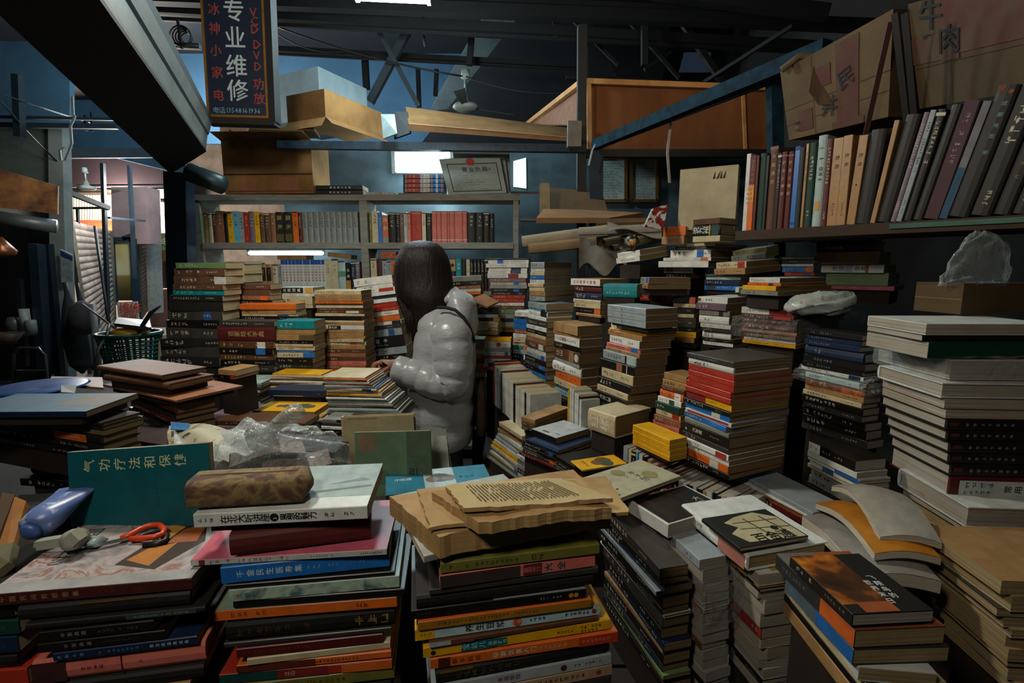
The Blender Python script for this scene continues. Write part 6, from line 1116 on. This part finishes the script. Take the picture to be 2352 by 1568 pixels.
# ------------------------------------------------------------------ teal book, pouch, tube, scissors at the left front
def leanbook(desc, code, TL, TR, BLp, BRp, T, hexc, deco=(), kind='P', titles=(), grp='books leaning among the front piles', page='b'):
    """a book standing and leaning back, given by the corners of its front cover as (px, py, Y)"""
    a, b, c, e = P3(BLp), P3(BRp), P3(TR), P3(TL); x = (b - a).normalized(); yv = ((e - a) - x * (e - a).dot(x)).normalized(); z = x.cross(yv); wd = (b - a).length; hg = (e - a).length
    O = a + x * wd / 2 + yv * hg / 2 - z * T; M = frame(O, -yv, x, z); o = book(M, hg, wd, T, code, kind, desc, grp, [], deco, page, hexc=hexc)
    PLACED.append((o, hg, wd, T, desc, 0)); bc_ = (a + b) / 2; bz = min(a.z, b.z) - .012; RIS.append((Matrix.Translation(V((bc_.x, bc_.y + .02, bz))) @ Matrix.Rotation(math.atan2(x.y, x.x), 4, 'Z'), wd, .05))
    for s, u, v, sz, rot, hx, adv in titles:
        mb = MB(); put_text(mb, s, lambda A, B: (hg * (1 - v) - B, -wd / 2 - 0 + wd * u + A, T + .0006) if False else (-hg / 2 + hg * (1 - v) - B, -wd / 2 + wd * u + A, T + .0006), 0, sz, adv, rot, sz * .04); mb.build('title_lettering', mat(hx, .6, .2, 40), o)
    return o
leanbook('teal paperback with pale handwritten title leaning at the left front', 'e', (190, 1040, .80), (512, 1022, .80), (163, 1237, .776), (490, 1215, .776), .012, '0d5058', [D(.3, .7, '0a3f46', .03, .62)], titles=[('气功疗法和保健', .12, .82, .021, 1, 'a9b08a', .0255)])
leanbook('green handwritten-style book leaning against the cream one', 'v', (822, 993, 1.04), (994, 979, 1.04), (819, 1140, 1.025), (993, 1136, 1.025), .008, '5f7a60', [('b', 0, 1, '4a5f48', .68, 1), ('b', .02, .3, '7a6a50', .05, .28), ('c', .7, .35, '4a6a50', .1)], titles=[('引水', .76, .42, .022, 2, '1c2418', None)])
leanbook('large stained cream book standing behind the green one', 'c', (788, 958, 1.14), (958, 950, 1.14), (790, 1140, 1.12), (958, 1134, 1.12), .022, 'a59874', [('b', .02, .04, '8a7d5c', .1, .5)], 'H')
def gsheet(name, lb, pts, m, cat='paper', wob=.004, seed=1):
    w = [P3(p) for p in pts]; n = (w[1] - w[0]).cross(w[3] - w[0]).normalized(); r_ = random.Random(seed); ph = [r_.uniform(0, 6) for _ in range(4)]
    return MB().grid(lambda u, v: w[0].lerp(w[1], u).lerp(w[3].lerp(w[2], u), v) + n * wob * (math.sin(5 * u + ph[0]) + math.sin(6 * v + ph[1]) * .7), 12, 10, thick=n * .0012).build(name, m, label=lb, category=cat)
gsheet('paper_sheet', 'grey sheet of paper tucked behind the green book', [(860, 1090, 1.14), (1040, 1090, 1.14), (1024, 985, 1.18), (872, 965, 1.18)], mat('6f7570', .8, .25, 8))
gsheet('paper_sheet', 'white speckled sheet hanging right of the green book', [(975, 1100, 1.1), (1036, 1090, 1.13), (1024, 1000, 1.17), (985, 1000, 1.16)], mat('8f948c', .8, .3, 20), seed=3)
S('_tealmag', .93, 76, 886, None, 1135, 1138, 1154, 'e10m', side='R', L=.11, seed=120, jit=.1, deco={0: [('b', 0, 1, '1f7a90')]}, lab={0: 'teal magazine with a white flower panel behind the loose old pages'}, grp='single books on the middle table',
  top={0: [('b', 0, 1, '14708a', 0, 1), ('b', .36, .66, '9fb3b4', 0, 1), ('c', .52, .55, '5a5a58', .2), ('c', .44, .5, '7a706c', .13), ('c', .6, .5, '7a706c', .13), ('l', '中医报', .08, 'b8d0d4', .12, .6), D(.7, .95, '0f4a5a', .1, .5)]})
# loose old pages on the middle front pile
ZP = .0
def oldpad(lb, pts, th, sag, seed, m=AGED, lines=False, curl=.003):
    w = [P3(p) for p in pts]; r_ = random.Random(seed); ph = [r_.uniform(0, 6) for _ in range(6)]; root = thing('old_booklet', lb, 'book', w[0], 'loose old pages on the middle front pile'); o = w[0].copy()
    rg_ = lambda t, k: (math.sin(17.3 * t + ph[k]) + .7 * math.sin(41.7 * t + 2 * ph[k]) + .5 * math.sin(73.1 * t + 3 * ph[k]))
    f = lambda u, v: w[0].lerp(w[1], u).lerp(w[3].lerp(w[2], u), v) - o + V((.0011 * rg_(v, 0) * (u < .02 or u > .98), .0013 * rg_(u, 1) * (v < .02), curl * (abs(u - .5) * 2) ** 3 * math.sin(ph[2] + 2 * v) * .5 + .0015 * math.sin(7 * u + ph[3]) + sag * math.sin(math.pi * u)))
    MB().grid(lambda u, v: f(u, v) - V((0, 0, .0008)), 30, 16, thick=(0, 0, th)).build('pages', pagemat('a98a5a'), root)
    mb = MB().grid(f, 30, 16, thick=(0, 0, .0006)); mats = [m]
    if lines:
        mats.append(mat('4a3c28', .9)); r2 = random.Random(seed)
        for k in range(26):
            u = .14 + .68 * k / 25
            a = 0.18
            while a < .86:
                ln = r2.uniform(.02, .05)
                if r2.random() > .12: mb.add([f(u, a) + V((0, 0, .0012)), f(u + .011, a) + V((0, 0, .0012)), f(u + .011, min(a + ln, .88)) + V((0, 0, .0012)), f(u, min(a + ln, .88)) + V((0, 0, .0012))], [(0, 1, 2, 3)], 1)
                a += ln + .008
    mb.build('top_page', mats, root); return root
zt = at(975, 1276, .6).z
def zz(px, py, z): p = onz(px, py, z); return (px, py, p.y)
b0 = oldpad('thick worn tan booklet, lowest of the loose old pages', [zz(1006, 1232, zt + .03), zz(1400, 1168, zt + .03), zz(1318, 1080, zt + .03), zz(896, 1142, zt + .03)], .029, .002, 1)
b1 = oldpad('ragged wide old sheets spread over the tan booklet', [zz(988, 1212, zt + .037), zz(1446, 1178, zt + .037), zz(1392, 1096, zt + .037), zz(958, 1126, zt + .037)], .004, .003, 2, mat('ad9160', .9, .3, 6, dark='7f6440'))
b2 = oldpad('tan old booklet beneath the printed page', [zz(1098, 1200, zt + .054), zz(1404, 1166, zt + .054), zz(1322, 1098, zt + .054), zz(990, 1124, zt + .054)], .015, .002, 3, mat('a08050', .9, .3, 7, dark='6f5230'))
b3 = oldpad('topmost aged page with columns of small print', [zz(1066, 1172, zt + .061), zz(1406, 1146, zt + .061), zz(1288, 1098, zt + .061), zz(1024, 1114, zt + .061)], .005, .002, 4, mat('b3a47c', .9, .25, 6, dark='94804f'), True)
# floral pouch
pz = at(443, 1180, .66).z + .001
pm_ = cover_mat('floral_cloth', [(.3, '2a2018'), (.42, '4f3626'), (.5, '75603c'), (.57, '4a4228'), (.62, '5a2a24'), (.75, '2c2426')], 20, .9, 1.5, 9)
pa, pb = onz(408, 1178, pz), onz(708, 1160, pz); px_ = (pb - pa).normalized(); py_ = V((-px_.y, px_.x, 0)); pl = (pb - pa).length
po_ = thing('pencil_pouch', 'brown floral cloth pouch lying on the white lecture paperback', 'pouch', frame(pa, px_, py_, V((0, 0, 1)))); rg = []
for i in range(17):
    t = i / 16; k = min(1, (math.sin(math.pi * min(1, max(0, t))) * 5) ** .35) if 0 < t < 1 else .25; rg.append([V((pl * t, .03 + .03 * k * math.copysign(abs(math.cos(a)) ** .6, math.cos(a)), .021 + .021 * k * math.copysign(abs(math.sin(a)) ** .42, math.sin(a)))) for a in [2 * math.pi * j / 20 for j in range(20)]])
MB().loft(rg).build('cloth_body', pm_, po_); MB().tube([(.02, .03, .0415), (pl * .5, .03, .0425), (pl - .02, .03, .0415)], .0022, 6).build('zipper', mat('7a6a4a', .5), po_)
# scissors, tube and clip lying on the leaf magazine
mz = at(-30, 1366, .6).z + .002
SCO = mat('c2401c', .35, .15, 20)
sc_ = thing('scissors', 'scissors with orange-red handle loops lying at the foot of the teal book', 'scissors', onz(330, 1240, mz)); o = sc_.matrix_world.translation.copy()
def zpt(px, py, h=0): return onz(px, py, mz) - o + V((0, 0, h))
lp = [zpt(278, 1243, .004), zpt(300, 1236, .006), zpt(322, 1226, .008), (zpt(345, 1218, .009)), zpt(368, 1217, .009), zpt(379, 1226, .008), zpt(374, 1236, .007), zpt(355, 1241, .006), zpt(325, 1243, .005), zpt(300, 1243, .004)]
MB().tube(lp, .0048, 8).build('handle', SCO, sc_); MB().tube([p + V((.012, -.012, -.004)) for p in lp[1:9]], .004, 8).build('handle', mat('1a1a1a', .4), sc_)
MB().prism([zpt(282, 1241, .003), zpt(300, 1243, .003), zpt(215, 1262, .003), zpt(200, 1262, .003)], (0, 0, .002)).build('blade', mat('8f9494', .25, metal=.9), sc_)
tu = thing('cream_tube', 'light blue flowered squeeze tube propped against the teal book', 'tube', onz(60, 1238, mz)); o = tu.matrix_world.translation.copy()
FLB = cover_mat('flowered_tube', [(.4, '4a5f94'), (.56, '5a70a4'), (.6, '9fabc4'), (.66, '9fabc4'), (.69, 'a5562a'), (.8, 'a5562a')], 30, .35, .4, 3)
A0, A1 = at(62, 1228, .70), at(182, 1118, .80); rg = []
for t, w, h in ((0, .010, .010), (.04, .014, .014), (.1, .014, .014), (.12, .022, .022), (.35, .027, .022), (.7, .032, .012), (.97, .036, .003), (1, .036, .002)):
    c = A0.lerp(A1, t) - o; ax = (A1 - A0).normalized(); x = ax.cross(V((0, 1, 0))).normalized(); y = ax.cross(x); rg.append([c + x * w * math.cos(2 * math.pi * j / 18) + y * h * math.sin(2 * math.pi * j / 18) for j in range(18)])
MB().loft(rg[2:]).build('tube_body', FLB, tu); MB().loft(rg[:3]).build('cap', mat('3f5a94', .4), tu)
cl = thing('plastic_clip', 'cream plastic clip lying at the back of the leaf magazine', 'clip', onz(120, 1255, mz)); o = cl.matrix_world.translation.copy(); CRM = mat('8f9484', .45, .2, 20)
MB().bar(onz(88, 1250, mz + .012) - o, onz(150, 1240, mz + .016) - o, .012, .014).bar(onz(90, 1256, mz + .006) - o, onz(92, 1246, mz + .012) - o, .01).build('jaw', CRM, cl)
MB().lathe([(0, -.012), (.014, -.012), (.016, 0), (.014, .012), (0, .012)], 16, M=Matrix.Translation(onz(172, 1238, mz + .016) - o) @ Matrix.Rotation(1.3, 4, 'X')).bar(onz(165, 1240, mz + .02) - o, onz(182, 1225, mz + .03) - o, .016, .018).build('hinge', CRM, cl)
MB().loft([[onz(px, py, mz + h) + V((0, .012 * math.cos(2 * math.pi * j / 10), h * .8 * math.sin(2 * math.pi * j / 10))) for j in range(10)] for px, py, h in ((200, 1246, .002), (212, 1243, .006), (225, 1242, .007), (236, 1246, .002))]).build('white_cap', mat('7f8f90', .4), label='small white oval cap between the clip and scissors', category='cap')
FS('at the left frame edge, beside the salmon hardcover', .6, [
    ('k', 'P', -170, 30, 1400, 1432, 84, []), ('f', 'P', -160, 44, 1436, 1470, 84, [D(.5, .9, '2f4a44', .4)]), ('u', 'P', -170, 46, 1474, 1512, 84, [D(.6, .95, '2f4450', .4)]), ('k', 'H', -160, 40, 1516, 1548, 84, []), ('r', 'P', -150, 66, 1552, 1590, 84, []), ('k', 'H', -150, 60, 1594, 1650, 84, [])], 'books at the left frame edge')
# slats and trays at the far left front
for lb_, pts, m in (('worn orange wooden slat at the left edge', [(-30, 1330, .72), (6, 1330, .72), (60, 1150, .88), (34, 1140, .88)], mat('8a5a24', .8, .4, 8)), ('second, greyer wooden slat at the left edge', [(-60, 1300, .76), (-30, 1300, .76), (34, 1135, .93), (6, 1130, .93)], mat('4a3a2a', .85, .4, 8)), ('olive board edge low at the left edge', [(-30, 1330, .66), (20, 1290, .68), (30, 1245, .72), (-30, 1260, .7)], mat('55523a', .8, .3, 8))):
    panel('wooden_batten', pts, .012, m, None, **LC(lb_, 'batten'))
panel('paper_pad', [(36, 1154, 1.0), (180, 1148, 1.0), (176, 1130, 1.08), (44, 1136, 1.08)], .006, mat('5f625c', .8), None, **LC('grey paper pad behind the flowered tube', 'paper'))
S('the dark books beneath the glossy album', 1.15, 10, 330, 60, None, 1062, 1135, 'k14h d12 k18h k14', R=.16, seed=130, page='d', L=.3)
# clear bags with magazines inside
rb2 = random.Random(3)
bgr = thing('plastic_bag', 'knotted clear plastic bag stuffed with dark papers behind the pouch', 'bag', at(650, 1120, 1.0))
mb, m = blob('', '', '', [(1136, 500, 775), (1118, 480, 798), (1085, 470, 808), (1050, 480, 800), (1020, 500, 785), (1000, 540, 762), (990, 585, 735), (984, 615, 705)], 1.0, BAGM, .42, .07, seed=9, freq=7, n=48)
o = bgr.matrix_world.translation.copy(); mb.v = [tuple(V(p) - o) for p in mb.v]; mb.build('bag_body', m, bgr)
nk = MB(); pts = [at(x, y, Y) - o for x, y, Y in ((600, 1002, .99), (620, 990, .97), (640, 972, .96), (660, 958, .95), (678, 948, .95), (690, 940, .95))]
nk.tube(pts, [.035, .013, .014, .016, .019, .016], 7); nk.build('twisted_neck', plastic('clear_neck', .25, .85, 'b4bcb8', 26, (1, 1, 1), 1), bgr)
S('inside the knotted clear bag', 1.06, 8, 760, 530, None, 1040, 1134, 'k10m n8m d12m m8m k12m g8m d14m', R=.1, seed=131, L=.2, lab={}, page='d')
for k, (x0, y0, x1, y1, c) in enumerate(((520, 1040, 700, 1010, '3a3230'), (600, 1060, 760, 1034, '4a3c34'))):
    gsheet('paper_sheet', ['dark crumpled printed sheet inside the clear bag, nearer the neck', 'brownish crumpled sheet inside the clear bag, right of the neck'][k], [(x0, y0 + 20, .97), (x1, y1 + 20, .97), (x1 - 10, y1 - 14, 1.05), (x0 + 20, y0 - 20, 1.05)], cover_mat('news_print', [(.4, c), (.55, '6a625c'), (.7, '2a2422')], 30, .6, 2, k), wob=.008, seed=k)
gsheet('newspaper', 'curled newspaper with a blue band and black characters left of the clear bag', [(385, 1034, 1.08), (520, 1050, 1.0), (540, 985, 1.15), (380, 962, 1.25)], cover_mat('newspaper_print', [(.35, '2a2a28'), (.42, '8f8a70'), (.6, 'a09a84'), (.72, '7a7668')], 24, .6, 1, 4), wob=.012, seed=6)
panel('newspaper_band', [(392, 985, 1.15), (432, 988, 1.15), (436, 972, 1.2), (392, 968, 1.2)], .002, mat('1f5a8a', .6), None, **LC('blue printed strip on the curled newspaper', 'paper'))
drape('clear_film', 'clear film draped between the newspaper and knotted bag', lambda u, v: at(400 + 220 * u, 1050 - 60 * v + 10 * math.sin(6 * u), .97 + .14 * v) + V((0, 0, .018 * math.sin(3 + 6 * u) * v + .006 * math.sin(23 * u + 9 * v))), 30, 14, BAGM)
gsheet('cloth_sheet', 'mauve grey cloth lying left of the curled newspaper', [(250, 1000, 1.3), (395, 1020, 1.15), (385, 975, 1.3), (262, 968, 1.4)], mat('3f3534', .9, .3, 8), 'cloth', seed=8)
S('the brown books behind the clear bag', 1.62, 6, 700, 500, None, 972, 1010, 'n12 q14h k14', R=.1, seed=132)
S('the thin pile between magazines and cream book', 1.66, 8, 790, 740, None, 965, 1030, 'g5m d6m W5m k8m n8m c5m r10m', R=.09, seed=133)
# ------------------------------------------------------------------ tables, with raised steps under the upper heaps
WOODT = mat('241a12', .8, .4, 5, sc3=(1, 6, 1))
def table(lb, x0, x1, y0, y1, z):
    t = thing('table', lb, 'table', V(((x0 + x1) / 2, (y0 + y1) / 2, 0))); o = V(((x0 + x1) / 2, (y0 + y1) / 2, 0))
    MB().box((x0 - o.x, y0 - o.y, z - .03), (x1 - o.x, y1 - o.y, z)).build('table_top', WOODT, t)
    for sx_ in (x0 + .05, x1 - .05):
        for sy in (y0 + .05, y1 - .05): MB().box((sx_ - o.x - .025, sy - o.y - .025, 0), (sx_ - o.x + .025, sy - o.y + .025, z - .0305)).build('leg', WOODT, t)
    return (t, o, x0, x1, y0, y1, z)
TABS = [table('dark wooden table under the piles left of the woman', -2.5, -.645, 1.05, 3.25, .74), table('dark wooden table under the heap right of the woman', -.14, 1.75, 1.02, 3.25, .6), table('low dark bench under the front piles', -1.7, 1.6, .2, 1.01, .6), table('narrow dark stand under the leaning cream and green books', -.635, -.15, 1.02, 1.34, .6), table('small dark table by the bookcase behind the woman', -.5, -.15, 2.68, 3.3, .6)]
def foot(M, SL, BW, k=1.0):
    c = M.translation; x = M.col[0].to_3d() * SL / 2 * k; y = M.col[1].to_3d() * BW / 2 * k; x.z = y.z = 0; cc = V((c.x, c.y, 0)); return [cc - x - y, cc + x - y, cc + x + y, cc - x + y]
def sat(A, B):
    for P_ in (A, B):
        for i in range(4):
            e = P_[(i + 1) % 4] - P_[i]; n = V((-e.y, e.x, 0)); a = [p.dot(n) for p in A]; b = [p.dot(n) for p in B]
            if max(a) <= min(b) + 1e-4 or max(b) <= min(a) + 1e-4: return False
    return True
bpy.context.view_layer.update()
BOXES = []
for o, SL, BW, T, desc, i in PLACED:
    M = o.matrix_world; zx_ = M.col[2].to_3d()
    if abs(zx_.z) > .9: BOXES.append((foot(M, SL, BW), M.translation.z, M.translation.z + T, desc, i))
for a, d, n, Lr, dp in ROWS: BOXES.append(([a, a + d * Lr, a + d * Lr - n * dp, a - n * dp], a.z, a.z + .19, 'ROW', 0))
ROWRIS = [(a + d * (Lr * (j + .5) / 3) - n * dp / 2, d, n, Lr / 3, dp) for a, d, n, Lr, dp in ROWS for j in range(3)]
nr = 0
for M, SL, BW in RIS + [(frame(c, d, -n, V((0, 0, 1))), l, dp) for c, d, n, l, dp in ROWRIS]:
    z = M.translation.z - .0008; Fp = foot(M, SL, BW, .86); c = M.translation; base = None
    for t in TABS:
        if t[2] <= c.x <= t[3] and t[4] <= c.y <= t[5]: base = t
    if base is None: continue
    lo = base[6]
    for F2, a, b, ds, i in BOXES:
        if a < z - .004 and sat(Fp, F2): lo = max(lo, min(b + .0008, z))
    if z - lo > .004:
        x, y = M.col[0].to_3d() * SL * .43, M.col[1].to_3d() * BW * .43; x.z = y.z = 0; cc = V((c.x, c.y, lo + .0003)) - base[1]
        MB().prism([cc - x - y, cc + x - y, cc + x + y, cc - x + y], (0, 0, z - lo - .0006)).build('step_block', WOODT, base[0]); nr += 1
print('STEPS', nr)
if 0:
    pass
for i in range(len(BOXES)):
    for j in range(i + 1, len(BOXES)):
        A, B = BOXES[i], BOXES[j]; dz = min(A[2], B[2]) - max(A[1], B[1])
        if dz > .002 and A[3] != B[3] and sat(A[0], B[0]): OV.setdefault((A[3][:46], B[3][:46]), []).append((A[4], B[4])) if 'OV' in globals() else globals().__setitem__('OV', {(A[3][:46], B[3][:46]): [(A[4], B[4])]})
for k, v in globals().get('OV', {}).items(): print('OVL', k, len(v), v[:3])
# ------------------------------------------------------------------ lamps
w = bpy.data.worlds.new('World'); SC.world = w; w.use_nodes = True
w.node_tree.nodes['Background'].inputs[0].default_value = (.55, .85, 1, 1); w.node_tree.nodes['Background'].inputs[1].default_value = .011
def lamp(name, kind, loc, energy, color, size=.1, rot=None, **kw):
    l = bpy.data.lights.new(name, kind); l.energy = energy; l.color = color
    if kind == 'AREA': l.size = size
    elif kind in ('POINT', 'SPOT'): l.shadow_soft_size = size
    for k, v in kw.items(): setattr(l, k, v)
    o = bpy.data.objects.new(name, l); COL.objects.link(o); o.location = loc
    if rot: o.rotation_euler = rot
    return o
COOL, WARM, DAY = (.72, .95, 1), (1, .80, .56), (1, .86, .70)
def tube_lamp(lb, a, b, r, s, col='dff6f2'):
    p, q_ = P3(a), P3(b); root = thing('fluorescent_lamp', lb, 'lamp', (p + q_) / 2); o = (p + q_) / 2
    MB().tube([p - o, q_ - o], r, 10).build('glass_tube', emit(col, s), root); MB().bar(p - o + V((0, .02, r + .02)), q_ - o + V((0, .02, r + .02)), .05, .03).build('batten', mat('7f8a8a', .5), root)
    for e in (p, q_): MB().box(tuple(e - o - V((.012, .012, r + .002))), tuple(e - o + V((.012, .02, r + .03)))).build('end_cap', mat('8f9a9a', .5), root)
    return (p + q_) / 2
c1 = tube_lamp('bright fluorescent lamp under the roof at the top of the frame', (820, -6, 3.3), (985, 2, 3.45), .018, 14)
lamp('roof_lamp', 'POINT', c1 - V((0, .05, .1)), 78, COOL, .12)
c2 = tube_lamp('fluorescent tube glowing low behind the bookcase', (572, 581, 4.5), (744, 581, 4.5), .018, 9)
lamp('case_lamp', 'AREA', c2 + V((0, .03, .03)), 5, COOL, .5, (math.radians(90), 0, 0))
lb_ = thing('light_box', 'overexposed white wall lamp behind the set on the bookcase top', 'lamp', at(968, 374, 4.7)); o = lb_.matrix_world.translation.copy()
MB().box(tuple(at(908, 394, 4.66) - o), tuple(at(1034, 352, 4.72) - o)).build('diffuser', emit('e8f6f2', 2.2), lb_); MB().box(tuple(at(900, 398, 4.722) - o), tuple(at(1042, 348, 4.748) - o)).build('casing', mat('6f7a7a', .6), lb_)  # added glowing panel stands in for the overexposed patch of wall
lamp('wall_lamp', 'POINT', at(968, 374, 4.55), 26, COOL, .12)
lamp('wall_lamp_low', 'POINT', at(1010, 478, 4.55), 7, COOL, .08)
wn = panel('window_5', [(1179, 428, 4.72), (1209, 432, 4.72), (1208, 362, 4.72), (1179, 370, 4.72)], .02, emit('bfe0dc', 1.1)); struct(wn)
lamp('key_lamp', 'POINT', (-.42, -.1, 2.1), 25, (1, .90, .76), .09)
lamp('stall_lamp', 'POINT', (-.85, 1.3, 2.45), 62, (1, .92, .78), .09)
lamp('hall_lamp', 'POINT', (-2.0, 7.4, 4.0), 130, (.55, .8, 1), .2)
lamp('hall_lamp_left', 'POINT', (-5.2, 8.2, 3.9), 260, (.72, .88, 1), .2)
lamp('plywood_lamp', 'POINT', (1.0, 2.9, 2.75), 7, WARM, .1)
lamp('corridor_lamp', 'POINT', (-9.4, 12.5, 2.9), 1300, DAY, .3)
lamp('corridor_mid', 'POINT', (-5.3, 7.4, 2.5), 150, (1, .95, .88), .2)
lamp('board_fill_light', 'POINT', (-3.3, 4.6, 2.7), 60, (.95, .97, .95), .15)  # unseen fill light, added to brighten the rusty board
bl = thing('bulb_lamp', 'round glowing bulb at the far end of the corridor', 'lamp', at(375, 480, 11)); MB().lathe([(0, -.12), (.08, -.09), (.12, 0), (.08, .09), (.03, .13), (0, .14)], 16).build('bulb', emit('fff6e6', 9), bl); MB().lathe([(0, .14), (.035, .14), (.035, .22), (0, .22)], 10).build('socket', mat('4a4a48', .6), bl)
SC.view_settings.view_transform = 'Standard'; SC.view_settings.look = 'None'; SC.view_settings.exposure = .2; SC.view_settings.gamma = 1; SC.view_settings.use_curve_mapping = False

# recentre: the origin of every single-mesh thing goes to its base
bpy.context.view_layer.update()
for o in list(SC.objects):
    if o.type == 'MESH' and o.parent is None and o.location.length < 1e-6:
        vs = [v.co for v in o.data.vertices]; c = V(((min(v.x for v in vs) + max(v.x for v in vs)) / 2, (min(v.y for v in vs) + max(v.y for v in vs)) / 2, min(v.z for v in vs)))
        o.data.transform(Matrix.Translation(-c)); o.location = c
        for ch in o.children: ch.matrix_local = Matrix.Translation(-c) @ ch.matrix_local
